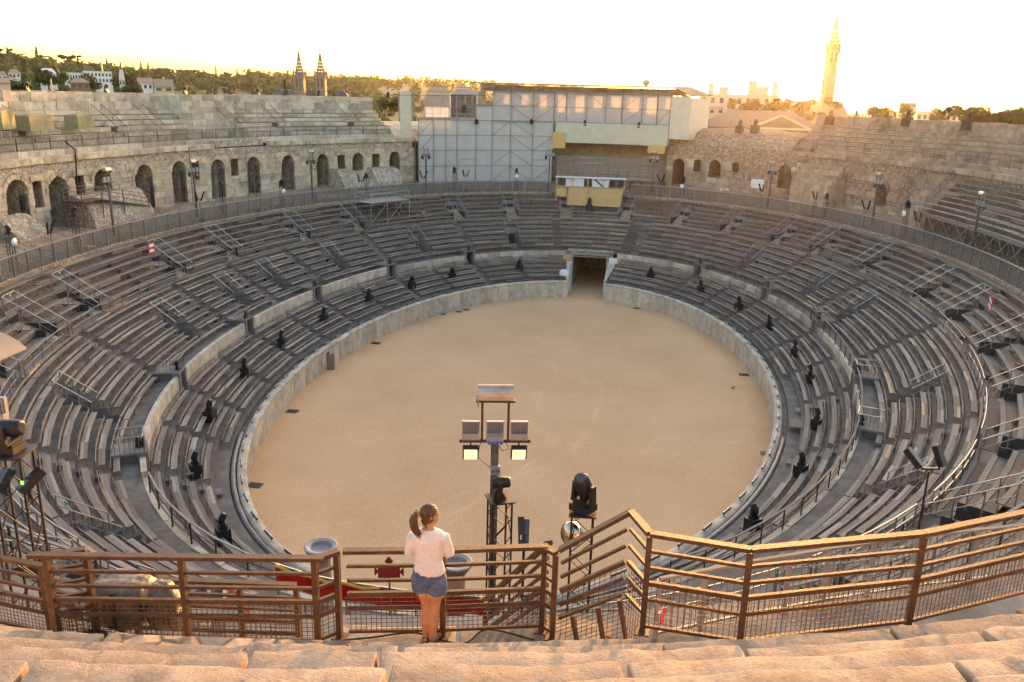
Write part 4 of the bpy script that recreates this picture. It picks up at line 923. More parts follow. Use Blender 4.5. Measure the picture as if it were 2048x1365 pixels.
# stair rail that goes down behind the platform, to the left
pS = pF+np.array([.03, .10, 0]); pT = pS+np.array([-1.15, 2.0, -2.2])
r5 = rail_run('railing', 'rusty railing running down behind the platform', [pS, pT], [H, H], posts=[0, 1])
st = thing('iron_stair', 'narrow iron stair dropping behind the platform', 'stairs', pT)
for i in range(12):
    p = pS+(pT-pS)*(i/11)+np.array([.35, .25, -.12]); part('tread', MB().box(p, (.8, .26, .03)), 'steel_brown', st)
# lower rails seen through the railing
solo('gallery_slab', MB().arc(500, 556, 20.2, 25.0, 15.0, 15.3, 30), 'concrete', 'concrete gallery slab below the foreground railings', 'slab')
lp_ = [atz(x, y, 17.9) for x, y in ((-60, 1104), (82, 1132), (265, 1158), (478, 1166), (592, 1171))]
for q in lp_: q[2] = 16.83
rail_run('railing', 'lower rusty mesh railing seen through the left foreground railing', lp_, [1.07]*5)
solo('gallery_ledge', MB().hexa([lp_[0]+[-.3, .35, -1.5], lp_[0]+[-.3, -1.6, -1.5], lp_[4]+[.6, -1.2, -1.5], lp_[4]+[.6, .3, -1.5]][::-1], [lp_[0]+[-.3, .35, -.01], lp_[0]+[-.3, -1.6, -.01], lp_[4]+[.6, -1.2, -.01], lp_[4]+[.6, .3, -.01]][::-1]), 'concrete', 'grey ledge carrying the lower left railing', 'ledge')
bp_ = [atz(x, y, 16.4) for x, y in ((1320, 1158), (1500, 1124), (1660, 1098), (1838, 1073), (2070, 1048))]; th = thing('baluster_railing', 'grey baluster railing on thick posts below the right foreground rail', 'railing', bp_[0]-[0, 0, 1.1])
for a, b in zip(bp_[:-1], bp_[1:]):
    part('top_rail', MB().bar(a, b, .07, .04), 'edge_wood', th); part('bottom_rail', MB().bar(a-[0, 0, 1.02], b-[0, 0, 1.02], .04), 'galvanised', th); n_ = int(np.linalg.norm(b-a)/.13)
    for i in range(1, n_): u = i/n_; q = a*(1-u)+b*u; part('baluster', MB().bar(q-[0, 0, 1.02], q-[0, 0, .02], .018), 'galvanised', th)
    for u in (.0, .5): q = a*(1-u)+b*u; part('post', MB().bar(q-[0, 0, 1.5], q-[0, 0, .02], .085), 'grey_plastic', th)
# stair stringers on the near right slope
th = thing('raking_scaffold', 'dark raking scaffold beams under the right gallery', 'scaffold', P(514, 18, 12))
for t in split(503, 528, 19, 1.4): part('raker', MB().bar(P(t, 16.8, 12.0), P(t+.3, 19.8, 14.5), .09, .14), 'dark_steel', th); 
for d, z in ((17.2, 12.3), (18.4, 13.3), (19.5, 14.2)): part('ledger', MB().arc(503, 528, d, d+.07, z, z+.07, 14), 'steel_light', th)
# covered gear and backpack behind the left rail
g0 = (pA+pB)/2+np.array([-.28, .42, 0])
th = thing('covered_case', 'equipment case under a grey camouflage cover behind the railing', 'case', g0)
def lump(c, sz, seed, amp=.05, n=(8, 6, 6), pw=3.2, ang=0):
    mb = MB(); V = []; F = []; nu, nv = 18, 12
    for i in range(nv+1):
        ph = math.pi*i/nv-math.pi/2
        for j in range(nu):
            th_ = 2*math.pi*j/nu; d = np.array([math.cos(ph)*math.cos(th_), math.cos(ph)*math.sin(th_), math.sin(ph)])
            k = (abs(d[0])**pw+abs(d[1])**pw+abs(d[2])**pw)**(-1/pw); p = d*k*np.array(sz)/2
            p *= 1+amp*fbm(p+seed, 6.0, 3)
            x = p[0]*math.cos(ang)-p[1]*math.sin(ang); y = p[0]*math.sin(ang)+p[1]*math.cos(ang); V.append(np.array(c)+np.array([x, y, p[2]]))
    for i in range(nv):
        for j in range(nu): F.append((i*nu+j, i*nu+(j+1) % nu, (i+1)*nu+(j+1) % nu, (i+1)*nu+j))
    mb.add(V, F); return mb
part('cover', lump(g0+[0, 0, .24], (.62, .5, .5), 3, .05, pw=9), 'camo_tarp', th, True); part('strap', MB().box(g0+[.05, -.245, .25], (.05, .012, .44)), 'black', th)
g1 = g0+np.array([.52, -.02, 0]); th = thing('backpack', 'dark camouflage backpack leaning on the covered case', 'backpack', g1)
part('body', lump(g1+[0, 0, .26], (.36, .32, .54), 9, .22, pw=2.8), 'camo_tarp', th, True); part('pocket', lump(g1+[.17, -.04, .14], (.14, .24, .26), 5, .1, pw=2.6), 'camo_tarp', th, True)
part('strap', MB().tube([g1+[-.05, -.17, .46], g1+[-.07, -.24, .3], g1+[-.05, -.18, .1]], .014, 5), 'black', th)
# cables on the stone
def smooth_pts(pts, k=6):
    q = [np.array(p, float) for p in pts]; q = [2*q[0]-q[1]]+q+[2*q[-1]-q[-2]]; out = []
    for i in range(1, len(q)-2):
        for u in np.linspace(0, 1, k, endpoint=False): out.append(.5*(2*q[i]+(q[i+1]-q[i-1])*u+(2*q[i-1]-5*q[i]+4*q[i+1]-q[i+2])*u*u+(3*q[i]-q[i-1]-3*q[i+1]+q[i+2])*u**3))
    return out+[q[-2]]
def cable(pts, r, label, m='rubber_cable'):
    pts = smooth_pts(pts); solo('cable', MB().tube(pts, r, 6), m, label, 'cable', smooth=True)
cable([pC+[-3.1, -.10, .02], pB+[-.2, -.1, .03], pB+[.8, -.08, .02], pC+[-.15, -.12, .02], pC+[.12, -.06, .025], pD+[.02, -.1, .02], pD+[.35, .05, .02], pE+[-.3, -.05, .02], pE+[.25, -.12, .02], pF+[-.6, -.14, .02], pF+[-.05, -.2, .02]], .011, 'black cable snaking along the foot of the railings')
# barrier tape tied to the lower rails
def tape(pts, label, w=.05):
    th = thing('barrier_tape', label, 'tape', pts[0]); L = []
    for a, b in zip(pts[:-1], pts[1:]):
        a, b = np.array(a), np.array(b); n = max(1, int(np.linalg.norm(b-a)/.16))
        L += [a+(b-a)*i/n for i in range(n)]
    L.append(np.array(pts[-1]))
    for i, (a, b) in enumerate(zip(L[:-1], L[1:])):
        s = unit(np.cross(b-a, FWD))*w/2; part('stripe', MB().panel(a-s, b-s, b+s, a+s, .002, FWD), 'sign_red' if i % 2 else 'sign_white', th)
k_ = 14.2
tape([atk(448, 1168, k_), atk(450, 1200, k_), atk(446, 1222, k_)], 'red and white tape hanging behind the left railing'); tape([atk(432, 1173, k_), atk(456, 1167, k_), atk(487, 1212, k_), atk(500, 1232, k_)], 'red and white tape stretched behind the left railing')
tape([atk(1318, 1228, 13), atk(1330, 1215, 13), atk(1322, 1250, 13)], 'knotted red and white tape behind the right railing'); tape([atk(1092, 1255, 12), atk(1104, 1268, 12)], 'short red and white tape beside the stair post')
tape([P(258, 16.3, 12.4), P(258.6, 16.2, 11.6), P(260, 16.2, 11.5)], 'red and white tape hanging on the left glass fence')
q = atk(424, 1252, 13.4); th = thing('direction_sign', 'olive and grey direction sign with arrow behind the left railing', 'sign', q); X, Y = unit(np.array([1, .05, 0])), unit(np.array([-.05, .8, .6])); Zs = np.cross(X, Y)
part('board', MB().box(q, (.42, .30, .02), (X, Y, Zs)), 'sign_grey', th); part('panel', MB().box(q-X*.1+Zs*.014, (.19, .25, .006), (X, Y, Zs)), 'sign_olive', th)
part('arrow', MB().add([q-X*.17+Zs*.02, q-X*.12+Y*.04+Zs*.02, q-X*.12-Y*.04+Zs*.02], [(0, 1, 2)]).box(q-X*.1+Zs*.02, (.06, .02, .004), (X, Y, Zs)), 'sign_white', th); part('figure', MB().box(q-X*.035+Zs*.02, (.02, .1, .004), (X, Y, Zs)).box(q-X*.035+Y*.07+Zs*.02, (.03, .03, .004), (X, Y, Zs)), 'sign_white', th)
part('leg', MB().bar(q, q-np.array([0, 0, 1.6]), .05), 'steel_brown', th)
# ================================================================== gate, canvas box, sheeted scaffold
def aty(px, py, Y): d = ray(px, py); return CAM+d*((Y-CAM[1])/d[1])
GY = 39.1
gx0, gx1 = aty(1143, 560, GY)[0], aty(1212, 560, GY)[0]
th = thing('arena_gate', 'pale steel gate frame with open doors at the far end', 'gate', ((gx0+gx1)/2, GY, 0))
for x in (gx0, gx1): part('post', MB().box((x, GY, 2.3), (.16, .2, 4.6)), 'steel_light', th)
part('beam', MB().box(((gx0+gx1)/2, GY, 4.66), (gx1-gx0+.5, .25, .16)), 'steel_light', th); part('beam', MB().box(((gx0+gx1)/2, GY, 4.36), (gx1-gx0-.16, .12, .1)), 'steel_light', th)
part('door_leaf', MB().box((gx0+.02, GY-1.95, 1.95), (.07, 3.6, 3.7)), 'render_white', th); part('door_leaf', MB().box((gx1-.02, GY+1.9, 1.95), (.07, 3.4, 3.7)), 'shutter', th)
part('white_panel', MB().box((gx1+.75, GY-.08, 3.45), (1.05, .06, 1.9)), 'render_white', th); part('side_hatch', MB().box((gx0-.75, GY-.06, 3.5), (.9, .05, 1.9)), 'osb', th)
part('lintel', MB().box(((gx0+gx1)/2, GY+.3, 4.84), (gx1-gx0+1.6, .5, .2)), 'concrete', th)
p = MB(); x0, x1 = gx0-.12, gx1+.12
p.box((x0-.3, 46.2, 2.3), (.6, 13.9, 4.6)).box((x1+.3, 46.2, 2.3), (.6, 13.9, 4.6)).box(((x0+x1)/2, 46.4, 4.9), (x1-x0+1.2, 13.6, .25)).box(((x0+x1)/2, 53.3, 2.4), (x1-x0, .3, 4.8))
solo('gate_passage', p, 'rubble', 'dark stone passage behind the arena gate', 'passage')
th = thing('passage_grille', 'dark bar grille deep in the gate passage', 'grille', ((x0+x1)/2, 51.5, 0))
for i in range(16): part('bar', MB().box((x0+.15+(x1-x0-.3)*i/15, 51.5, 2.2), (.05, .05, 4.3)), 'dark_steel', th)
part('frame', MB().box(((x0+x1)/2, 51.5, 3.0), (x1-x0, .06, .08)), 'dark_steel', th)
for s, x, t in ((-1, x0, GT0), (1, x1, GT1)):                # cheek walls of the gap
    q = P(t, 0, 0); e = P(t, 5.0, 0); lab = 'pale block wall lining the %s side of the gate gap' % ('left' if s < 0 else 'right')
    solo('cheek_wall', MB().hexa([q, e, (x-s*.02, GY+.2, 0), (x-s*.02, q[1]+.02, 0)] if s < 0 else [(x-s*.02, q[1]+.02, 0), (x-s*.02, GY+.2, 0), e, q], [(q[0], q[1], 2.05), (e[0], e[1], 3.7), (x-s*.02, GY+.2, 3.7), (x-s*.02, q[1]+.02, 2.05)] if s < 0 else [(x-s*.02, q[1]+.02, 2.05), (x-s*.02, GY+.2, 3.7), (e[0], e[1], 3.7), (q[0], q[1], 2.05)]), 'podium_stone', lab, 'wall')
solo('white_sheet', lump(P(352.9, 1.5, 2.75), (1.2, .8, .9), 4, .2), 'white_cloth', 'crumpled white sheet beside the gate', 'sheet', smooth=True)
# ---- canvas covered box
def cloth(c0, c1, c2, c3, amp, nrmv, nx=14, nz=8, seed=0, th=.02):      # corners: bl, br, tr, tl
    mb = MB(); V = []; nv = np.array(nrmv, float)
    for k in range(nz+1):
        for i in range(nx+1):
            u, v = i/nx, k/nz; p = (1-v)*((1-u)*np.array(c0)+u*np.array(c1))+v*((1-u)*np.array(c3)+u*np.array(c2)); s = min(1, 4*min(v, 1-v)+.35)
            V.append(p+nv*amp*s*(fbm((u*4+seed, v*2, seed), 1, 3)+.4*math.sin(u*17+seed+2*v)))
    n = len(V); V += [p+nv*th for p in V]; W = nx+1
    F = [(k*W+i, k*W+i+1, (k+1)*W+i+1, (k+1)*W+i) for k in range(nz) for i in range(nx)]; F += [tuple(n+j for j in f[::-1]) for f in F]
    rim = [i for i in range(nx)]+[k*W+nx for k in range(nz)]+[nz*W+i for i in range(nx, 0, -1)]+[k*W for k in range(nz, 0, -1)]
    F += [(a, b, b+n, a+n) for a, b in zip(rim, rim[1:]+rim[:1])][::1]
    mb.add(V, F); return mb
ta, tb2 = 352.3, 364.3; th = thing('canvas_box', 'official box hidden behind beige canvas, white drapes above', 'box', P(358, 13.3, 9.4)); Yi = -nrm(358)
part('canvas', cloth(P(354.2, 13.2, 9.75), P(tb2-.4, 13.2, 9.75), P(tb2, 13.6, 12.25), P(354.4, 13.6, 12.25), .06, Yi, seed=1), 'beige_cloth', th, True)
part('canvas_flap', cloth(P(ta+.1, 13.5, 10.9), P(354.2, 13.5, 10.8), P(354.2, 13.7, 12.3), P(ta+.1, 13.7, 12.3), .04, Yi, seed=3), 'beige_cloth', th, True)
part('roof_beam', MB().bar(P(ta-.2, 13.9, 13.45), P(tb2+.3, 13.9, 13.45), .5, .14), 'render_white', th)
for t in (ta, 355.1, 357.9, 360.6, tb2): part('ochre_post', MB().bar(P(t, 13.7, 10.2 if t == ta else 12.0), P(t, 13.7, 13.4), .1), 'ochre_paint', th)
for t in (355.1, 357.9, 360.6):
    for s in (-1, 1): part('bracket', MB().bar(P(t, 13.7, 13.0), P(t+s*.5, 13.7, 13.36), .06), 'ochre_paint', th)
part('drape', cloth(P(354.0, 14.3, 12.1), P(357.2, 14.3, 12.1), P(357.2, 14.3, 13.3), P(354.0, 14.3, 13.25), .05, Yi, seed=5), 'white_cloth', th, True)
dr = part('drape', cloth(P(358.6, 14.3, 12.0), P(361.4, 14.3, 12.1), P(361.6, 14.3, 13.25), P(358.5, 14.3, 13.3), .05, Yi, seed=8), 'white_cloth', th, True)
for i in range(3):
    o = i*.13; part('stripe', MB().panel(P(358.8+o, 14.17, 13.2), P(358.95+o, 14.17, 13.2), P(360.5+o, 14.17, 12.2), P(360.35+o, 14.17, 12.2), .01, Yi), 'brown_box', th)
part('floor', MB().arc(ta, tb2, 13.6, 16.3, 12.0, 12.1, 6), 'dark_wood', th); part('lamp_bracket', MB().bar(P(358, 13.05, 11.0), P(358, 13.05, 11.9), .06).box(P(358, 13.0, 11.95), (.16, .16, .16)), 'shutter', th)
# ---- the sheeted scaffold
SDp = 20.6
def sx(px): return tdist(px, 300, SDp, 90)[0]
seam = [835, 866, 890, 912, 950, 982, 1020, 1064, 1105, 1130, 1170, 1207, 1240, 1280, 1310, 1336]; TS = {x: sx(x) for x in seam}
th = thing('sheeted_scaffold', 'tall scaffold wrapped in white sheeting, roofed, behind the glass fence', 'scaffold', P(348, SDp, 11.8))
def tops(x): return 20.75 if x < 950 else 22.5 if x < 982 else 24.45
for i, (x, y) in enumerate(zip(seam[:-1], seam[1:])):
    a, b = TS[x], TS[y]; zt = tops(x); n_ = -nrm((a+b)/2)
    zc = 20.4 if x >= 982 else zt; zb = 11.7 if x < 1105 else 20.3
    if zb < zc:
        cuts = [zb]+([15.0+.4*rnd.random()] if x in (912, 1064) else [])+[zc]
        for z0, z1 in zip(cuts[:-1], cuts[1:]): part('sheet', cloth(P(a, SDp, z0), P(b, SDp, z0), P(b, SDp, z1), P(a, SDp, z1), .10, n_, 8, 16, seed=i*2.3+z0), 'scaffold_sheet', th, True)
    if zt > zc: part('net', cloth(P(a, SDp, zc), P(b, SDp, zc), P(b, SDp, zt), P(a, SDp, zt), .05, n_, 6, 8, seed=i*1.3), 'scaffold_net', th, True)
for x in seam:
    zt = tops(x if x < 1336 else 1310)+.5; part('standard', MB().tube([P(TS[x], SDp-.14, 11.8 if x < 1110 else 17.6), P(TS[x], SDp-.14, zt)], .04, 5), 'dark_steel' if x in (1105, 1240, 1310) else 'galvanised', th)
for z in (12.2, 14.3, 16.4, 18.4, 20.4, 22.4, 24.3):
    xs = [x for x in seam if tops(min(x, 1310)) >= z-.3 and (z > 20 or x <= 1110)]; mb = MB()
    for x, y in zip(xs[:-1], xs[1:]): mb.tube([P(TS[x], SDp-.14, z), P(TS[y], SDp-.14, z)], .03, 4)
    if mb.v: part('ledger', mb, 'galvanised', th)
for x, y in ((835, 866), (982, 1020), (1020, 1064), (1064, 1105), (1105, 1130), (1170, 1207), (1240, 1280), (1310, 1336)):
    for z in (12.2, 14.3, 16.4, 18.4, 20.4, 22.4):
        if z+2 > tops(x)+.4 or (x >= 1105 and z < 20): continue
        if rnd.random() < .8: part('brace', MB().tube([P(TS[x], SDp-.2, z), P(TS[y], SDp-.2, z+2.0)] if (x % 3) else [P(TS[y], SDp-.2, z), P(TS[x], SDp-.2, z+2.0)], .032, 4), 'grey_plastic', th)
tq = split(TS[1105]+.3, TS[1336], SDp, 1.3)
for a, b in zip(tq[:-1], tq[1:]):
    mb = MB(); m = 7
    for i in range(m): u0 = a+(b-a)*i/m; u1 = a+(b-a)*(i+1)/m; mb.add([P(u0, SDp-.3, 17.6), P((u0+u1)/2, SDp-.36, 17.6), P(u1, SDp-.3, 17.6), P(u1, SDp-.3, 20.35), P((u0+u1)/2, SDp-.36, 20.35), P(u0, SDp-.3, 20.35)], [(0, 1, 4, 5), (1, 2, 3, 4)])
    part('cream_panel', mb, 'cream_panel', th)
part('osb_panel', MB().arc(sx(1104), sx(1130), SDp-.45, SDp-.40, 16.8, 19.0), 'osb', th); part('osb_panel', MB().arc(sx(1298), sx(1332), SDp-.45, SDp-.40, 16.6, 17.7), 'osb', th)
e0, e1 = sx(1337), sx(1372); part('end_wall', MB().arc(e0, e1, SDp-.1, SDp, 18.6, 24.2, 3), 'cream_panel', th); part('end_wall', MB().arc(e1, e1+.15, SDp, 28, 18.6, 24.0), 'cream_panel', th)
ra, rb_ = sx(958), sx(1340); tt = np.linspace(ra, rb_, 16)
for a, b in zip(tt[:-1], tt[1:]): part('roof_panel', MB().hexa([P(a, 28, 25.5), P(b, 28, 25.5), P(b, SDp-.5, 25.25), P(a, SDp-.5, 25.25)], [P(a, 28, 25.62), P(b, 28, 25.62), P(b, SDp-.5, 25.37), P(a, SDp-.5, 25.37)]), 'scaffold_roof', th)
part('roof_panel', MB().hexa([P(rb_, 28, 25.5), P(e1+.4, 28, 24.4), P(e1+.4, SDp-.5, 24.2), P(rb_, SDp-.5, 25.25)], [P(rb_, 28, 25.62), P(e1+.4, 28, 24.5), P(e1+.4, SDp-.5, 24.3), P(rb_, SDp-.5, 25.37)]), 'scaffold_roof', th)
mb = MB()
for z in (24.62, 25.2):
    for a, b in zip(tt[:-1], tt[1:]): mb.tube([P(a, SDp-.4, z), P(b, SDp-.4, z)], .035, 4)
part('truss_chord', mb, 'steel_light', th)
for i, (a, b) in enumerate(zip(tt[:-1], tt[1:])): part('truss_web', MB().tube([P(a, SDp-.4, 24.62), P((a+b)/2, SDp-.4, 25.2), P(b, SDp-.4, 24.62)], .03, 4), 'steel_light', th); part('truss_post', MB().tube([P(a, SDp-.4, 24.5), P(a, SDp-.4, 25.25)], .035, 4), 'steel_light', th)
part('roof_dome', lump(P(sx(1272), 25, 26.0), (1.1, 1.1, .9), 1, 0, pw=2), 'render_cream', th, True)
# outer arcade behind the nets, openings shaped to throw sun patches on them
wa = thing('outer_arcade', 'tall stone piers of the outer ring behind the nets', 'wall', P(350, 27, 19))
tq = split(sx(984), sx(1338), 27, 2.6)
for i, t in enumerate(tq): part('pier', MB().arc(t-dt(t, 27, .55), t+dt(t, 27, .55), 26.4, 27.6, 19, 24.3), 'limestone', wa)
for a, b in zip(tq[:-1], tq[1:]): part('parapet', MB().arc(a+dt(a, 27, .55), b-dt(b, 27, .55), 26.6, 27.4, 19, 22.0+1.1*rnd.random()), 'limestone', wa); part('lintel', MB().arc(a, b, 26.5, 27.5, 24.3, 25.2), 'limestone', wa)
# panels and open scaffold at its left end
t0_, t1_ = sx(811), sx(832); solo('cream_hoarding', MB().arc(t0_, t1_, 21.9, 22.0, 17.8, 24.0, 2), 'cream_panel', 'tall cream hoarding at the left end of the scaffold', 'hoarding')
solo('steel_hoarding', MB().arc(sx(822), sx(849), 24.0, 24.1, 20.3, 23.9, 2), 'steel_sheet', 'grey corrugated hoarding behind the cream hoarding', 'hoarding')
th = thing('open_scaffold', 'open tube scaffold in front of the white gable', 'scaffold', P(336, 22, 20.5))
for x in (852, 868, 884, 900, 915, 932, 946): part('standard', MB().tube([P(sx(x), 21.2, 20.4), P(sx(x), 21.2, 22.9+.8*(x > 880))], .035, 4), 'steel_light', th)
for z in (21.2, 22.1, 22.9): part('ledger', MB().tube([P(sx(852), 21.2, z), P(sx(900), 21.2, z), P(sx(946), 21.2, z)], .028, 4), 'steel_light', th)
part('deck', MB().arc(sx(850), sx(948), 20.8, 22.2, 20.6, 20.7, 4), 'bench_wood', th)
# ---- steel platform standing on the left scaffold tier
c = tdist(752, 405, 13.8)[1]; tcc = td(c[0], c[1])[0]; th = thing('camera_platform', 'bright steel tube platform standing on the scaffold seats', 'platform', P(tcc, 13.5, 10))
h2 = dt(tcc, 13.5, 3.6)
part('deck', MB().arc(tcc-h2*.75, tcc+h2, 11.8, 14.6, 11.15, 11.25, 3), 'steel_light', th)
for t in (tcc-h2*.75, tcc, tcc+h2):
    for d in (11.85, 14.5): part('leg', MB().tube([P(t, d, 8.3+(d-11.2)*.55), P(t, d, 12.3)], .035, 5), 'steel_light', th)
for z in (11.75, 12.3):
    for d in (11.85, 14.5): part('rail', MB().tube([P(tcc-h2*.75, d, z), P(tcc, d, z), P(tcc+h2, d, z)], .03, 5), 'steel_light', th)
    for t in (tcc-h2*.75, tcc+h2): part('rail', MB().tube([P(t, 11.85, z), P(t, 14.5, z)], .03, 5), 'steel_light', th)
for s in (-.75, 0): part('brace', MB().tube([P(tcc+h2*s, 11.85, 8.8), P(tcc+h2*(s+.75), 11.85, 11.1)], .03, 5), 'steel_light', th); part('brace', MB().tube([P(tcc+h2*s, 14.5, 12.3), P(tcc+h2*s-.6, 12.2, 13.4)], .03, 5), 'steel_light', th)
# ---- iron walkway in front of the left arches
wq = [tdist(x, 385, 20.5)[0] for x in (145, 185, 230, 280)]; th = thing('iron_walkway', 'brown iron walkway with railings in front of the left arches', 'walkway', P(wq[1], 20.5, 12))
part('deck', MB().arc(wq[0], wq[1], 19.6, 21.6, 14.25, 14.35, 2), 'steel_brown', th); part('deck', MB().hexa([P(wq[1], 21.4, 14.2), P(wq[3], 21.4, 12.9), P(wq[3], 19.8, 12.9), P(wq[1], 19.8, 14.2)], [P(wq[1], 21.4, 14.3), P(wq[3], 21.4, 13.0), P(wq[3], 19.8, 13.0), P(wq[1], 19.8, 14.3)]), 'steel_brown', th)
for t, z in ((wq[0], 14.3), (wq[1], 14.3), (wq[2], 13.7), (wq[3], 13.0)):
    for d in (19.75, 21.45): part('post', MB().bar(P(t, d, 12.0), P(t, d, z+1.05), .07), 'steel_brown', th)
for d in (19.75, 21.45):
    for h in (.35, .7, 1.05): part('rail', MB().tube([P(wq[0], d, 14.3+h), P(wq[1], d, 14.3+h), P(wq[3], d, 13.0+h)], .03, 4), 'steel_brown', th)
for i in range(5): part('step', MB().arc(wq[0]-.2-.35*i, wq[0]+.1-.35*i, 19.8, 21.3, 14.1-.32*i, 14.18-.32*i), 'steel_brown', th)
# ---- khaki covers, crates
for px, py, sz, lab in ((68, 245, (3.0, 1.6, 1.35), 'large khaki cover over equipment on the upper left seats'), (158, 243, (2.1, 1.5, 1.3), 'smaller khaki cover over equipment right of the large one'), (2, 238, (1.6, 1.4, 1.6), 'khaki cover on thin legs at the left picture edge')):
    t, q = tdist(px, py, 24.3); th = thing('equipment_cover', lab, 'cover', P(t, 24.3, 18.5)); ang = math.atan2(nrm(t)[1], nrm(t)[0])-math.pi/2
    X_ = np.array([math.cos(ang), math.sin(ang), 0]); Y_ = np.array([-X_[1], X_[0], 0]); cs = lambda a, b, c: q+X_*a*sz[0]/2+Y_*b*sz[1]/2+Z3*c*sz[2]/2
    part('cover', MB().add([cs(-1, -1, -1), cs(1, -.9, -.92), cs(1, 1, -1), cs(-1, 1, -1), cs(-.94, -.9, .8), cs(.92, -.92, .86), cs(.94, .9, .82), cs(-.94, .9, .8), cs(-.5, 0, 1.05), cs(.5, 0, 1.1), cs(.1, -1.02, -.95), cs(.12, -.8, .84)], [(3, 2, 1, 10, 0), (0, 10, 11, 4), (10, 1, 5, 11), (1, 2, 6, 5), (2, 3, 7, 6), (3, 0, 4, 7), (4, 11, 9, 8), (11, 5, 9), (5, 6, 9), (6, 7, 8, 9), (7, 4, 8)]), 'khaki_tarp', th)
    for s in (-1, 1): part('leg', MB().bar(P(t+s*.6, 24.2, 18.45), P(t+s*.6, 24.2, q[2]), .05), 'steel_light', th)
solo('white_crate', lump(tdist(1515, 368, 19.5)[1], (1.6, .9, 1.1), 3, .04, pw=8), 'render_white', 'white covered crate on the right terrace', 'crate')
# ================================================================== lamps and stage lights
def proto(name, label, cat, group=None): return thing(name, label, cat, (0, 0, 0), group)
def moving_head(tilt=25, m='black'):
    th = proto('moving_head', 'x', 'stage light', 'moving head stage lights'); a = R(tilt)
    part('base', MB().box((0, 0, .07), (.42, .36, .14)).box((0, 0, .155), (.3, .28, .04)), m, th)
    for s in (-1, 1): part('yoke_arm', MB().hexa([(s*.21-.035, -.09, .16), (s*.21+.035, -.09, .16), (s*.21+.035, .09, .16), (s*.21-.035, .09, .16)], [(s*.21-.03, -.06, .56), (s*.21+.03, -.06, .56), (s*.21+.03, .06, .56), (s*.21-.03, .06, .56)]), m, th)
    part('yoke_base', MB().box((0, 0, .2), (.46, .2, .06)), m, th)
    ax = np.array([0, math.sin(a), math.cos(a)]); c = np.array([0, 0, .47]); hd = part('head', MB().lathe(c-ax*.24, [(.09, 0), (.15, .04), (.165, .2), (.165, .32), (.15, .48), (.14, .52)], 10, ax), m, th, True)
    part('lens', MB().lathe(c+ax*.275, [(.12, 0), (.10, .02)], 12, ax), 'glass_and_shade_dark', hd); return th
MH = moving_head(); MH2 = moving_head(-35); MH3 = moving_head(86)
def truss_tower(h, w=.34):
    th = proto('truss_tower', 'x', 'tower', 'black truss towers')
    c = [(sx_*w/2, sy_*w/2) for sx_, sy_ in ((-1, -1), (1, -1), (1, 1), (-1, 1))]
    for x, y in c: part('chord', MB().tube([(x, y, 0), (x, y, h)], .022, 5), 'black', th)
    mb = MB(); n = int(h/.36)
    for k in range(4):
        (x0, y0), (x1, y1) = c[k], c[(k+1) % 4]
        for i in range(n):
            a, b = ((x0, y0), (x1, y1)) if i % 2 else ((x1, y1), (x0, y0)); mb.bar((*a, h*i/n), (*b, h*(i+1)/n), .016)
    o = part('lacing', mb, 'black', th); o['kind'] = 'stuff'; part('base_plate', MB().box((0, 0, .02), (.8, .8, .04)), 'black', th); part('top_plate', MB().box((0, 0, h), (w+.12, w+.12, .03)), 'black', th); return th
TT = truss_tower(3.0); TTn = truss_tower(4.3, .40)
def batten_stand(h=2.0, spread=.35):
    th = proto('batten_stand', 'x', 'stage light', 'twin light battens on stands')
    part('pole', MB().tube([(0, 0, 0), (0, 0, h)], .022, 6), 'black', th); part('crossbar', MB().bar((-spread, 0, h), (spread, 0, h), .04), 'black', th); part('foot', MB().box((0, 0, .015), (.6, .6, .03)), 'black', th)
    for s in (-1, 1):
        d = unit((s*.34, .2, 1)); c = np.array([s*spread, 0, h+.3]); o = part('batten', MB().bar(c-d*.5, c+d*.5, .12, .14), 'black_gloss', th); part('indicator', MB().box(c-np.array([0, .08, .2]), (.02, .02, .03)), 'led_green', o)
    return th
BS = batten_stand()
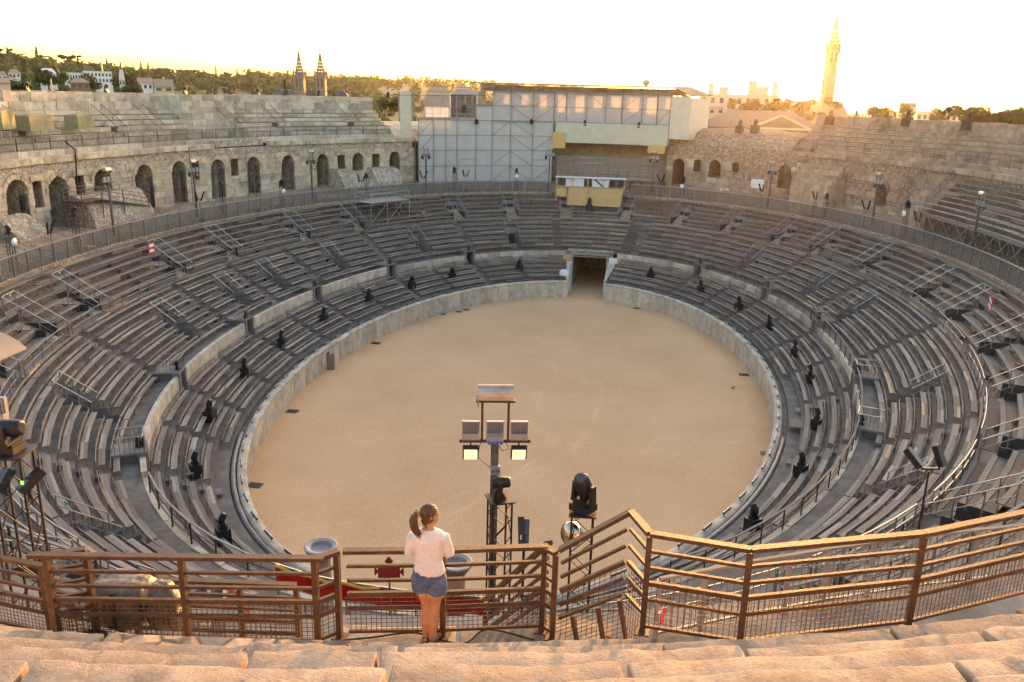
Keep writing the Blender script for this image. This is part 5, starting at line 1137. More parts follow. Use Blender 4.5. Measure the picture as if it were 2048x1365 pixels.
def flood_mast():
    th = proto('flood_mast', 'x', 'floodlight mast', 'floodlight masts round the terrace')
    part('pole', MB().box((0, 0, 2.45), (.16, .14, 4.9)), 'mast_steel', th); part('cable_box', MB().box((.02, -.1, 4.3), (.2, .1, .2)), 'lamp_grey', th)
    for s in (-1, 1): part('plug', MB().lathe((.02+s*.05, -.16, 4.31), [(.03, 0), (.03, .04)], 8, (0, -1, 0)), 'blue_plug', th)
    part('crossarm', MB().bar((-.74, 0, 4.92), (.74, 0, 4.92), .06, .07), 'rust', th)
    for x in (-.27, .27): part('drum_post', MB().bar((x, 0, 4.95), (x, 0, 5.82), .05), 'rust', th)
    part('drum_tray', MB().box((0, 0, 5.84), (.80, .34, .04)), 'rust', th)
    mb = MB(); n = 10; V = []
    for x in (-.36, .36): V += [(x, .17*math.cos(math.pi*i/n), 5.87+.28*math.sin(math.pi*i/n)) for i in range(n+1)]
    mb.add(V, [(i, i+1, n+2+i, n+1+i) for i in range(n)]+[tuple(range(n+1)), tuple(range(n+1, 2*n+2))[::-1], (0, n+1, 2*n+1, n)]); part('drum', mb, 'metal_drum', th)
    part('drum_band', MB().lathe((-.37, 0, 5.87), [(.19, 0), (.19, .02)], 14, (1, 0, 0)), 'metal_drum', th)
    for x in (-.5, 0, .5):
        o = part('floodlight', MB().box((x, .02, 5.2), (.36, .07, .30)).box((x, -.02, 5.03), (.36, .12, .14)), 'lamp_grey', th); mb = MB()
        for i in range(11): mb.box((x-.155+.031*i, -.035, 5.22), (.008, .05, .25))
        part('fins', mb, 'grey_plastic', o); part('glass', MB().box((x, .06, 5.2), (.30, .02, .24)), 'steel_sheet', o)
    part('socket_box', MB().box((0, -.14, 5.0), (.34, .1, .14)), 'shutter', th)
    for i in range(4): part('plug', MB().box((-.12+.08*i, -.2, 4.95), (.055, .04, .06)), 'blue_plug', th)
    for s in (-1, 1):
        c = np.array([s*.5, -.10, 4.66]); ax = (unit((1, 0, 0)), unit((0, .55, -.84)) if 0 else unit((0, -.5, .86)), unit((0, -.86, -.5)))
        o = part('lit_floodlight', MB().box(c-ax[2]*.05, (.33, .36, .1), ax), 'black', th); part('lit_face', MB().box(c+ax[2]*.012, (.27, .30, .02), ax), 'lamp_lit', o); part('bracket', MB().bar((s*.5, 0, 4.9), c-ax[2]*.06, .03), 'black', o)
    part('cable', MB().tube([(-.3, -.06, 4.9), (-.36, -.08, 4.6), (-.2, -.1, 4.45), (0, -.1, 4.3)], .009, 5), 'rubber_cable', th)
    part('cable', MB().tube([(.2, -.05, 4.95), (.3, -.1, 4.78), (.15, -.12, 4.75), (.05, -.1, 4.9)], .009, 5), 'rubber_cable', th); return th
FM = flood_mast()
def flight_case():
    th = proto('speaker_box', 'x', 'box', 'black boxes under the stage lights'); part('body', MB().box((0, 0, .38), (.72, .6, .76)), 'black', th)
    for x in (-.33, .33): part('edge_strip', MB().box((x, -.302, .38), (.03, .012, .74)), 'dark_steel', th)
    return th
FC = flight_case()
def led_bar():
    th = proto('led_bar', 'x', 'light bar', 'light bars on the arena wall'); part('housing', MB().box((0, 0, .17), (.95, .09, .10)), 'black', th)
    mb = MB()
    for i in range(9): mb.box((-.4+.1*i, .03, .222), (.07, .05, .01))
    part('lenses', mb, 'white_lens', th)
    for s in (-1, 1): part('bracket', MB().bar((s*.36, 0, 0), (s*.36, 0, .13), .03), 'black', th)
    part('cable', MB().tube([(-.47, -.03, .15), (-.55, -.06, .04), (-.5, -.2, .02)], .012, 5), 'rubber_cable', th); return th
LB = led_bar()
used = set()
def place(pr, loc, rz, label, s=None):
    if pr.name not in used:
        used.add(pr.name); pr.location = tuple(map(float, loc)); pr.rotation_euler = (0, 0, rz); pr['label'] = label
        if s: pr.scale = (s, s, s)
        return pr
    return copy_tree(pr, loc, rz, label, s=s)
def rzin(t): n = -nrm(t); return math.atan2(n[1], n[0])-math.pi/2     # local +y towards the sand
def sided(lst):
    l = sorted([t for t in lst if t < 360], reverse=True); r = sorted(t for t in lst if t >= 360)
    return [(t, f'{nth(i+1)} left of the gate') for i, t in enumerate(l)]+[(t, f'{nth(i+1)} right of the gate') for i, t in enumerate(r)]
bx = [tdist(x, y, 2.6)[0] for x, y in [(1038, 536), (904, 551), (824, 574), (738, 600), (647, 641), (562, 690), (490, 750), (1302, 553), (1401, 579), (1478, 614), (1537, 655), (1588, 708), (1617, 767)]]+[tz(431, 845, 2.8), tz(405, 955, 2.8), tz(475, 1080, 2.8), tz(1624, 860, 2.8), tz(1589, 955, 2.8), tz(1471, 1055, 2.8)]
for t, w_ in sided(bx):
    p = P(t, 2.62, LZ+LZS*2+.02); rz = rzin(t)+rnd.uniform(-.3, .3)
    place(FC, p, rz, f'black box under a stage light in lowest tier, {w_}'); place(MH, p+[0, 0, .76], rz, f'moving head light on black box in lowest tier, {w_}')
for t, w_ in sided(LT): place(MH2 if rnd.random() < .5 else MH, P(t, 5.25, 5.5), rzin(t)+rnd.uniform(-1, 1), f'small moving head above the tier-wall doorway, {w_}', .8)
# light bars all along the wall top
lbt = [t for t in split(200, 352, .2, 2.35)]+[t for t in split(369.5, 524, .2, 2.35)]
for t, w_ in sided(lbt):
    if inview([P(t, .2, 2.1)], 10, 10): place(LB, P(t, .22, 2.13), rzin(t)+rnd.uniform(-.06, .06), f'slim light bar on the arena wall coping, {w_}')
# towers behind the glass fence
def behind(px, d, z): t, q = tdist(px, 355, d); return t, P(t, d, z)
mx = [(212, 17.23), (384, 17.1), (620, 17.2), (852, 17.15), (1099, 17.1), (1307, 17.2), (1546, 16.9), (1762, 17.05), (1975, 17.0)]
for i, (x, zt) in enumerate(mx):
    t = tdist(x, 330, 17.5)[0]; place(FM, P(t, 17.5, zt-6.15), rzin(t), f'floodlight mast behind the glass fence, {nth(i+1)} from the left')
pm = atk(992, 770, 17.0); place(FM, (pm[0], pm[1], pm[2]-6.15), rzin(171.5)-.02, 'tall floodlight mast with two lit lamps right of the woman')
pm = atk(-90, 694, 15.5); lm_ = place(FM, (pm[0], pm[1], pm[2]-6.15), rzin(183)+.2, 'floodlight mast cut by the left picture edge above the near seats')
mb = MB(); V = []
for y in (-.45, .45): V += [(.95*math.sin(a), y, 6.15+.42*(math.cos(a*1.2)-.55)) for a in np.linspace(-1.1, 1.1, 11)]
mb.add(V, [(i, i+1, 12+i, 11+i) for i in range(10)]); mb.add([(x, y, z+.02) for x, y, z in V], [(11+i, 12+i, i+1, i) for i in range(10)]); put('canopy', mb.mesh('canopy', smooth=True), 'sign_grey', lm_)
tw = [(12, 448), (146, 415), (441, 362), (560, 360), (732, 345), (908, 335), (1033, 335), (1367, 362), (1656, 385), (1819, 402)]
for i, (x, y) in enumerate(tw):
    t, q = tdist(x, y, 17.0); zt = min(max(q[2]-.7, 13.3), 14.6); place(TT, P(t, 17.0, zt-3.0), rzin(t), f'black truss tower behind the glass fence, {nth(i+1)} from the left'); place(MH if i % 2 else MH2, P(t, 17.0, zt+.02), rzin(t)+rnd.uniform(-.6, .6), f'moving head light topping a fence truss tower, {nth(i+1)} from the left')
    if i in (0, 3, 6, 7, 9):
        c = P(t, 16.8, zt-.55)-nrm(t)*.12; ds = thing('beacon_dish', f'shiny round reflector clamped to a truss tower, {nth(1+[0, 3, 6, 7, 9].index(i))} from the left', 'reflector', c, 'reflectors on the truss towers'); part('dish', MB().lathe(c, [(.30, 0), (.27, .08), (.18, .15), (.03, .18)], 12, nrm(t)), 'white_lens', ds, True); part('clamp', MB().bar(c, c+nrm(t)*.4, .04), 'black', ds)
for i, (x, y) in enumerate([(97, 455), (397, 390), (510, 385), (722, 358), (846, 350), (930, 350), (1322, 355), (1525, 372), (1630, 395), (1733, 412), (1840, 420)]):
    t, q = tdist(x, y, 16.9); place(BS, P(t, 16.9, 11.3), rzin(t)+rnd.uniform(-.5, .5), f'twin light battens on a stand behind the fence, {nth(i+1)} from the left', 1.0)
# big near right and left ones
pt_ = atk(1166, 1018, 16.2); place(TTn, (pt_[0], pt_[1], pt_[2]-4.35), .1, 'tall black truss tower left of the stair railing'); mh = place(MH, (pt_[0], pt_[1], pt_[2]-.02), 2.6, 'large moving head light on the tall near truss tower', .98)
c = atk(1144, 1068, 16.5); ds = thing('beacon_dish', 'large shiny reflector clamped to the tall near truss tower', 'reflector', c); part('dish', MB().lathe(c, [(.25, 0), (.235, .07), (.17, .13), (.03, .16)], 20, (-.55, -.8, .25)), 'chrome', ds, True); part('clamp', MB().bar(c, c+np.array([.25, .1, 0]), .05), 'black', ds)
pt_ = atk(993, 1004, 17.3); place(TTn, (pt_[0]+.02, pt_[1]+.25, pt_[2]-4.35), .5, 'black truss tower behind the tall floodlight mast'); place(MH3, (pt_[0]+.02, pt_[1]+.25, pt_[2]-.02), -1.4, 'moving head light lying behind the floodlight mast pole', .72)
pt_ = atk(22, 905, 14.0); place(TTn, (pt_[0], pt_[1], pt_[2]-4.3), .3, 'black truss tower near the left picture edge'); place(MH3, (pt_[0], pt_[1], pt_[2]+.02), -1.4, 'moving head light on the left edge truss tower', .75)
c = atk(55, 960, 13.8); th = thing('light_batten', 'long black light batten clamped to the left edge tower, right side', 'stage light', c); part('batten', MB().bar(atk(40, 985, 13.8), atk(84, 940, 13.8), .12, .13), 'black_gloss', th); part('clamp', MB().bar(c, pt_+np.array([.2, 0, -.7]), .04), 'black', th); part('indicator', MB().box(c+[0, -.1, 0], (.04, .02, .05)), 'led_green', th)
c = atk(10, 962, 13.8); th = thing('light_batten', 'long black light batten clamped to the left edge tower, outer side', 'stage light', c); part('batten', MB().bar(atk(-6, 985, 13.8), atk(20, 938, 13.8), .12, .13), 'black_gloss', th); part('clamp', MB().bar(c, pt_+np.array([-.2, 0, -.7]), .04), 'black', th)
c = atk(1048, 1085, 17.2); th = thing('speaker_column', 'pair of tall black speaker columns on a stand beside the mast', 'speaker', c-[0, 0, 1.6]); part('column', MB().bar(atk(1042, 1034, 17.2), atk(1043, 1088, 17.2), .12, .14), 'black', th); part('column', MB().bar(atk(1054, 1039, 17.3), atk(1052, 1088, 17.3), .11, .12), 'black_gloss', th); part('pole', MB().bar(c-[0, 0, 1.7], c+[0, 0, .1], .05), 'black', th); part('indicator', MB().box(c+[-.05, -.09, .15], (.02, .02, .1)), 'white_lens', th)
q = atk(1857, 948, 19.5); th = thing('batten_stand', 'twin raked light battens on a tall stand at the right', 'stage light', q-[0, 0, 1.2]); part('pole', MB().tube([q-[0, 0, 1.3], q+[0, 0, .05]], .022, 6), 'black', th)
part('batten', MB().bar(atk(1813, 898, 19.5), atk(1842, 936, 19.5), .13, .14), 'black_gloss', th); part('batten', MB().bar(atk(1873, 892, 19.5), atk(1886, 934, 19.5), .13, .14), 'black_gloss', th); part('crossbar', MB().bar(atk(1842, 938, 19.5), atk(1880, 938, 19.5), .04), 'black', th)
# lights on the rims
for i, (x, y) in enumerate([(52, 168), (210, 176), (368, 180), (516, 186), (637, 188), (775, 193)]):
    t = tdist(x, y, 28.9)[0]; place(MH, P(t, 28.9, 23.05), rzin(t)+.4, f'moving head light on the pale rim wall, {nth(i+1)} from the left', 1.1)
for i, (x, d, z) in enumerate([(1390, 24.5, 19.7), (1482, 24.5, 19.75), (1512, 25, 19.9), (1660, 27.6, 21.35), (1815, 27.8, 21.6), (1937, 27.8, 21.6)]):
    t = tdist(x, 245, d)[0]; place(FC, P(t, d, z-.15), rzin(t), f'black box on the brown right rim, {nth(i+1)} from the left', 1.35); place(MH2, P(t, d, z+.86), rzin(t), f'moving head light on the brown right rim, {nth(i+1)} from the left', 1.1)
for i, (x, y) in enumerate([(953, 243), (1063, 243), (1170, 246), (1278, 250)]):
    t = tdist(x, y, SDp-.4, 90)[0]; q = tdist(x, y, SDp-.4, 90)[1]; place(MH2, q-[0, 0, .4], rzin(t), f'moving head light hung on the sheeted scaffold, {nth(i+1)} from the left', 1.0)
q = tdist(928, 222, SDp-.2, 90)[1]; place(MH, q-[0, 0, .3], 0, 'moving head light on the open scaffold before the white gable', 1.4)
t = 358.4; place(FC, P(t, 12.5, 9.1), rzin(t), 'black box in front of the beige canvas', 1.2); place(MH2, P(t, 12.5, 10.0), rzin(t), 'moving head light in front of the beige canvas', 1.2)
# ================================================================== things in the sand, braziers, banner
for i, (x, y) in enumerate([(752, 687), (585, 823), (510, 971), (917, 624), (932, 620), (885, 629), (1273, 617), (1488, 750), (1534, 908)]):
    q = atz(x, y, .01); th = thing('drain_grate', f'dark iron grate set in the sand, {["left middle", "left lower", "lowest on the left", "left of the far pair", "right of the far pair", "leftmost of the far three", "just right of the gate", "right middle", "lowest on the right"][i]}', 'grate', q)
    w_ = .9 if y > 650 else .7
    part('frame', MB().box(q+[0, 0, .012], (w_, w_*.75, .024)), 'dark_steel', th)
    for k in range(4): part('slot', MB().box(q+[-w_*.36+w_*.24*k, 0, .027], (w_*.14, w_*.6, .006)), 'black', th)
t, q = tdist(655, 725, 0); th = thing('wall_hatch', 'narrow brown wooden door ajar in the arena wall', 'door', P(t, 0, 0)); h = dt(t, 0, .35)
part('shade_slab', MB().arc(t-h, t+h, -.02, .02, 0, 1.55), 'glass_and_shade_dark', th); a_, b_ = P(t-h, -.03, 0), P(t-h*.2, -.6, 0); part('leaf', MB().panel(a_, b_, b_+[0, 0, 1.5], a_+[0, 0, 1.5], .04, (1, 0, 0)), 'dark_wood', th)  # dark slab on the wall stands for shade behind the open leaf
t = tz(1595, 855, 2.1); solo('white_board', MB().arc(t-1.0, t+1.8, .95, 2.0, 2.44, 2.5, 3), 'bench_wood', 'pale boards laid over the front row by the right duct', 'boards')
for i, (x, y, k) in enumerate(((642, 1092, 26.5), (912, 1124, 25.5))):
    q = atk(x, y, k); zb = 8.0; th = thing('brazier', f'grey stone fire bowl on a pedestal {"left" if i == 0 else "right"} of the woman', 'brazier', (q[0], q[1], zb))
    part('pedestal', MB().lathe((q[0], q[1], zb), [(.42, 0), (.42, .12), (.30, .2), (.27, q[2]-zb-.45), (.33, q[2]-zb-.3)], 16), 'brown_stone' if i else 'brown_stone', th, False)
    part('bowl', MB().lathe((q[0], q[1], q[2]-.32), [(.26, 0), (.40, .1), (.50, .26), (.51, .32), (.45, .335), (.33, .30), (.29, .2), (.05, .17)], 24), 'grey_plastic', th, False)
K = 24.5; th = thing('red_banner', 'red banner with gold fringe draped along a lower rail', 'banner', atk(760, 1200, K))
def bk(x): return 24.0+ (x-560)/440*1.2
xs = [552, 620, 690, 760, 830, 900, 960, 1000]; ys = [1130, 1152, 1166, 1176, 1186, 1192, 1196, 1198]
for i in range(len(xs)-1):
    a, b = atk(xs[i], ys[i], bk(xs[i])), atk(xs[i+1], ys[i+1], bk(xs[i+1])); part('cloth', cloth(a-[0, 0, .55], b-[0, 0, .55], b, a, .04, (0, -1, 0), 8, 5, seed=i), 'red_cloth', th, True)
    if i % 2 == 0 or i < 3: m_ = (a+b)/2-[0, .05, .06]; part('fringe', MB().tube([a-[0, .05, -.02], m_, b-[0, .05, -.02]], .05, 6), 'gold_fringe', th)
    part('rail', MB().bar(a+[0, 0, .02], b+[0, 0, .02], .06), 'galvanised', th)
for i in range(0, len(xs), 2): a = atk(xs[i], ys[i], bk(xs[i])); part('rail_post', MB().bar((a[0], a[1]+.05, 8.0), a+[0, .05, 0], .05), 'galvanised', th)
q = atk(778, 1144, 23.0); th = thing('fish_board', 'dark red fish-shaped board on a pole beyond the railing', 'sign', q-[0, 0, 1.4]); X = unit(RGT*[1, 1, 0]); Y = np.cross(Z3, X); u = 23/FPX
part('body', MB().box(q, (42*u, .05, 28*u), (X, Y, Z3)), 'red_board', th)
for s in (-1, 1): part('fin', MB().panel(q+X*s*20*u, q+X*s*28*u+Z3*10*u, q+X*s*28*u-Z3*10*u, q+X*s*20*u-Z3*.01, .04, Y), 'red_board', th)
part('finial', MB().panel(q+Z3*14*u-X*2*u, q+Z3*14*u+X*2*u, q+Z3*22*u+X*8*u, q+Z3*22*u-X*8*u, .04, Y).panel(q+Z3*22*u-X*8*u, q+Z3*22*u+X*8*u, q+Z3*32*u+X*.5*u, q+Z3*32*u-X*.5*u, .04, Y), 'red_board', th); part('pole', MB().bar(q-Z3*1.5+Y*.05, q+Z3*20*u+Y*.05, .04), 'steel_brown', th)
# pigeon on the sand
q = atz(1466, 780, 0); th = thing('bird', 'small dark pigeon standing on the sand', 'bird', q)
part('body', MB().tube([q+[-.16, 0, .13], q+[-.1, 0, .15], q+[0, 0, .19], q+[.07, 0, .22], q+[.1, 0, .28], q+[.125, 0, .31], q+[.16, 0, .30]], [.015, .045, .075, .06, .035, .035, .008], 8), 'slate', th, True)
for s in (-1, 1): part('leg', MB().tube([q+[0, s*.025, .13], q+[.01, s*.03, 0]], .008, 4), 'brick_red', th)
# wires
def wire(a, b, sag, label, r=.02):
    pts = [np.array(a)*(1-u)+np.array(b)*u-np.array([0, 0, sag*4*u*(1-u)]) for u in np.linspace(0, 1, 14)]; solo('cable', MB().tube(pts, r, 4), 'rubber_cable', label, 'cable')
wire(ath(1755, 208, 110), ath(2090, 214, 75), .05, 'taut cable above the right rim carrying a black pulley', .03)
c = ath(1898, 219, 92); solo('pulley_block', MB().lathe(c-[0, 0, .25], [(.1, 0), (.32, .12), (.32, .4), (.1, .5)], 10), 'black', 'black pulley block hanging from the right cable', 'pulley')
wire(ath(560, 176, 105), ath(990, 190, 110), .4, 'thin cable strung from the left rim to the scaffold', .025); wire(ath(860, 172, 112), ath(1340, 182, 112), .3, 'thin cable strung in front of the scaffold roof', .02)
t, q = tdist(130, 282, 22.2); solo('black_hose', MB().tube([tdist(130, 283, 23)[1], tdist(150, 300, 21.7)[1], tdist(153, 345, 21.7)[1], tdist(156, 390, 21.7)[1]], .07, 6), 'rubber_cable', 'black hose hanging over the cornice at the left arches', 'hose')
for i, (x, y0, y1) in enumerate(((379, 290, 400), (491, 285, 400), (620, 282, 330), (829, 275, 370))):
    t = tdist(x, 330, 21.8)[0]; solo('downpipe', MB().tube([P(t, 21.72, 12.0), P(t, 21.72, 17.9)], .06, 6), 'galvanised', f'grey downpipe on the pale arcade wall, {nth(i+1)} from the left', 'pipe', 'downpipes on the arcade wall')
# ================================================================== town, hills and trees beyond the rim
RIDGE = [(-500, 134), (-200, 130), (0, 136), (60, 139), (130, 144), (200, 148), (300, 156), (400, 163), (500, 166), (560, 170), (700, 172), (850, 172), (1000, 176), (1150, 184), (1300, 196), (1500, 214), (1750, 222), (2048, 228), (2500, 236)]
def ridge_y(x): return float(np.interp(x, [r[0] for r in RIDGE], [r[1] for r in RIDGE]))
def ridge_d(x): return float(np.interp(x, [-500, 0, 600, 1100, 2500], [650, 700, 1250, 1900, 2200]))
cols = list(range(-500, 2501, 60)); fr = [0, .25, .45, .62, .78, .9, 1.0, 1.25]
def hill_z(x, f):
    D = ridge_d(x); zr = ath(x, ridge_y(x), D)[2]; zr = max(zr, 4.0); g = f if f <= 1 else 1
    return -.5+(zr+.5)*(g*g*(3-2*g))*(1 if f <= 1 else .8)
def hill_p(x, f):
    D = 160+(ridge_d(x)-160)*f; p = ath(x, 300, D); return np.array([p[0], p[1], hill_z(x, f)+(2.0*fbm((x*.01, f*5, 0)) if 0 < f < 1.2 else 0)])
hb = MB(); V = [hill_p(x, f) for x in cols for f in fr]; k = len(fr); hb.add(V, [(i*k+j, (i+1)*k+j, (i+1)*k+j+1, i*k+j+1) for i in range(len(cols)-1) for j in range(k-1)])
struct('hill', hb, 'hill_soil', smooth=True)
nr = np.random.default_rng(5)
def leaf_cloud(cent, rad, n, size, seed=1, up=.4):      # quads spread through clumps
    g = np.random.default_rng(seed); V = []; F = []; m = len(cent)
    for c, r in zip(cent, rad):
        d = g.normal(size=(n, 3)); d /= np.linalg.norm(d, axis=1)[:, None]; p = np.array(c)+d*np.array(r)*(g.uniform(.55, 1.05, (n, 1))); s = size*g.uniform(.6, 1.4, n)
        a = g.normal(size=(n, 3)); a /= np.linalg.norm(a, axis=1)[:, None]; b = np.cross(a, d+.3*g.normal(size=(n, 3))); b /= np.linalg.norm(b, axis=1)[:, None]+1e-9; a = np.cross(b, d); a /= np.linalg.norm(a, axis=1)[:, None]+1e-9
        for i in range(n):
            o = len(V); V += [p[i]-a[i]*s[i]-b[i]*s[i]*.7, p[i]+a[i]*s[i]-b[i]*s[i]*.7, p[i]+a[i]*s[i]*.8+b[i]*s[i]*.7, p[i]-a[i]*s[i]*.8+b[i]*s[i]*.7]; F.append((o, o+1, o+2, o+3))
    mb = MB(); mb.v = [tuple(map(float, p)) for p in V]; mb.f = F; return mb
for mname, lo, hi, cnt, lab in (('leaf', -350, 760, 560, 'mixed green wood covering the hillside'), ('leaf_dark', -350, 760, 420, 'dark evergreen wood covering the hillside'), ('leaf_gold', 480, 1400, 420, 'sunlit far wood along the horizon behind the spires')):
    cent = []; rad = []
    for i in range(cnt):
        x = nr.uniform(lo, hi); f = 1-abs(nr.normal(0, .28)) if mname != 'leaf_gold' else 1-abs(nr.normal(0, .12)); f = min(max(f, .3), 1.0); p = hill_p(x, f); h = nr.uniform(3.5, 7.0)*(1 if x < 500 else 1.5); w_ = h*nr.uniform(.7, 1.1); cent.append(p+[0, 0, h*.7]); rad.append((w_, w_, h))
    if mname == 'leaf':
        for i in range(170):
            x = nr.uniform(640, 1020); f = nr.uniform(.12, .7); p = hill_p(x, f); h = nr.uniform(3, 6)*(.5+f); cent.append(p+[0, 0, h*.7]); rad.append((h*1.1, h*1.1, h))
    struct('woodland', leaf_cloud(cent, rad, 26, 1.5, 3), mname, lab, 'stuff')
def tree_proto(kind):
    th = proto('tree', 'x', 'tree', 'trees beyond the arena'); g = np.random.default_rng(kind+11)
    if kind == 0:      # round
        part('trunk', MB().tube([(0, 0, 0), (.05, 0, 1.2), (.1, .1, 2.6), (.5, .2, 4.0)], [.22, .17, .14, .06], 6).tube([(.1, .1, 2.4), (-.6, .1, 3.8)], [.1, .04], 5), 'bark', th); c = g.normal(0, 1, (16, 3))*[1.2, 1.2, .8]+[0, 0, 4.2]; part('crown', leaf_cloud(c, [(.9, .9, .75)]*16, 60, .20, 4), 'leaf', th)
    elif kind == 1:    # cypress
        part('trunk', MB().tube([(0, 0, 0), (0, 0, 6.5)], [.16, .03], 6), 'bark', th); c = [(g.normal(0, .12), g.normal(0, .12), z) for z in np.linspace(.8, 7.2, 14)]; r = [(.75*math.sin(math.pi*(.12+.88*(1-i/14))*.62), )*2+(.55,) for i in range(14)]; part('crown', leaf_cloud(c, r, 50, .15, 6), 'leaf_dark', th)
    elif kind == 2:    # umbrella pine
        part('trunk', MB().tube([(0, 0, 0), (.1, 0, 2.5), (.2, .1, 4.5)], [.2, .15, .1], 6).tube([(.15, 0, 3.2), (1.2, .2, 4.8)], [.08, .04], 5).tube([(.15, 0, 3.4), (-1.1, -.2, 4.8)], [.08, .04], 5), 'bark', th); c = g.normal(0, 1, (16, 3))*[1.7, 1.4, .25]+[.1, 0, 5.1]; part('crown', leaf_cloud(c, [(.9, .8, .4)]*16, 50, .19, 8), 'leaf_dark', th)
    else:              # broad sunlit
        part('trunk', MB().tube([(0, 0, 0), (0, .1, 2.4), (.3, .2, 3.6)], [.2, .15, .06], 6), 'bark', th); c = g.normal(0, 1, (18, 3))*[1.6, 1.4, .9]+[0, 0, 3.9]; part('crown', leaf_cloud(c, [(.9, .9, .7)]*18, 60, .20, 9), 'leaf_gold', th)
    return th
TP = [tree_proto(i) for i in range(4)]
tl = [(8, 2), (42, 1), (62, 0), (98, 1), (122, 1), (150, 2), (176, 1), (205, 0), (232, 1), (258, 1), (276, 0), (298, 1), (312, 1), (346, 2), (372, 2), (398, 2), (420, 1), (443, 1), (466, 0), (484, 1), (508, 0), (540, 0)]
for i, (x, kd) in enumerate(tl):
    p = hill_p(x, .97); s = {0: 1.7, 1: 1.9, 2: 2.2, 3: 1.6}[kd]*rnd.uniform(.85, 1.2)
    place(TP[kd], p-[0, 0, .3], rnd.uniform(0, 6), f'{["round dark tree", "slender cypress", "spreading umbrella pine", ""][kd]} on the left ridge skyline, {nth(i+1)} from the left', s)
def tree_at(px, py_top, dist, kd, s, lab):
    q = ath(px, py_top, dist); h = {0: 5.4, 1: 7.6, 2: 5.6, 3: 5.2}[kd]*s; place(TP[kd], (q[0], q[1], q[2]-h), rnd.uniform(0, 6), lab, s)
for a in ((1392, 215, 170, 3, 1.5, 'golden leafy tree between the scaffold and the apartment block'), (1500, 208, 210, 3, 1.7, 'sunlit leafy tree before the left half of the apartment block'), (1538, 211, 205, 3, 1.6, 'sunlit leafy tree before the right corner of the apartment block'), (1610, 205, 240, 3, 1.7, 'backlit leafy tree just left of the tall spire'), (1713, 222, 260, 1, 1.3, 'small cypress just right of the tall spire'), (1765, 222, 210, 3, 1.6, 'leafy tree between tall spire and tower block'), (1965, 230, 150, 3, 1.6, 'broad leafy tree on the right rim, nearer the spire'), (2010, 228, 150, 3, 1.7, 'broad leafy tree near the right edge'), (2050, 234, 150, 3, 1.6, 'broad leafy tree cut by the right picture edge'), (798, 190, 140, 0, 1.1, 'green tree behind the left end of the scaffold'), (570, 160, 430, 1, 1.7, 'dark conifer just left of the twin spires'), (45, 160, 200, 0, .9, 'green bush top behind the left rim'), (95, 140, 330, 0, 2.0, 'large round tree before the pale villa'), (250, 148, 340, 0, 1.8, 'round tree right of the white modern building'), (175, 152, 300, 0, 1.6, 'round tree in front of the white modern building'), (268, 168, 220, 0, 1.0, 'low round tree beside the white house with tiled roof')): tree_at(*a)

def house(px0, px1, pyt, pyb, dist, m, label, wins=(0, 0), roof=None, depth=12, cat='building', wm='glass_and_shade_dark', zb=None, winsz=(.55, .5), name='house'):
    a, b = ath(px0, pyt, dist), ath(px1, pyt, dist); zt = (a[2]+b[2])/2; a[2] = b[2] = 0; X = unit(b-a); Y = np.array([-X[1], X[0], 0]); W = np.linalg.norm(b-a)
    if zb is None: zb = ath((px0+px1)/2, pyb, dist)[2]-6
    base = (a+b)/2; base[2] = zb; th = thing(name, label, cat, base); H_ = zt-zb; c = base+Y*depth/2+Z3*H_/2
    part('wall', MB().box(c, (W, depth, H_), (X, Y, Z3)), m, th)
    nx_, nz_ = wins; vis = zt-ath((px0+px1)/2, pyb, dist)[2]
    for i in range(nx_):
        for j in range(nz_):
            ww, wh = W/nx_*winsz[0], vis/max(nz_, 1)*winsz[1]; q = base+X*(-W/2+W*(i+.5)/nx_)-Y*.03; q[2] = zt-vis*(j+.55)/nz_
            o = part('window', MB().box(q, (ww, .06, wh), (X, Y, Z3)), wm, th)
            if dist < 320: part('sill', MB().box(q-Z3*(wh/2+.08)-Y*.1, (ww*1.15, .2, .12), (X, Y, Z3)), m, o)
    p = lambda u, v, z: base+X*u*W/2+Y*v+Z3*(zt-zb+z)
    if roof:
        kind, rh, rm = roof; e = .5
        if kind == 'hip': part('roof', MB().add([p(-1.06, -e, 0), p(1.06, -e, 0), p(1.06, depth+e, 0), p(-1.06, depth+e, 0), p(-.55, depth/2, rh), p(.55, depth/2, rh)], [(0, 1, 5, 4), (1, 2, 5), (2, 3, 4, 5), (3, 0, 4), (3, 2, 1, 0)]), rm, th)
        elif kind == 'gable': part('roof', MB().add([p(-1.05, -e, 0), p(1.05, -e, 0), p(1.05, depth+e, 0), p(-1.05, depth+e, 0), p(-1.05, depth/2, rh), p(1.05, depth/2, rh)], [(0, 1, 5, 4), (1, 2, 5), (2, 3, 4, 5), (3, 0, 4), (3, 2, 1, 0)]), rm, th)
        elif kind == 'front': part('roof', MB().add([p(-1.1, -e, 0), p(1.1, -e, 0), p(0, -e, rh), p(-1.1, depth, 0), p(1.1, depth, 0), p(0, depth, rh)], [(0, 1, 2), (1, 4, 5, 2), (4, 3, 5), (3, 0, 2, 5), (0, 3, 4, 1)]), rm, th)
        else: part('roof', MB().box(base+Y*depth/2+Z3*(H_+.15), (W*1.03, depth*1.03, .3), (X, Y, Z3)), rm, th)
    return th, (base, X, Y, W, zt, p)
house(127, 166, 147, 160, 480, 'render_white', 'low white wing of the modern hillside building', (7, 1), ('flat', 0, 'render_white'), name='modern_building'); house(166, 223, 144, 166, 470, 'render_white', 'long white modern building among the hillside trees', (8, 2), ('flat', 0, 'render_white'), name='modern_building')
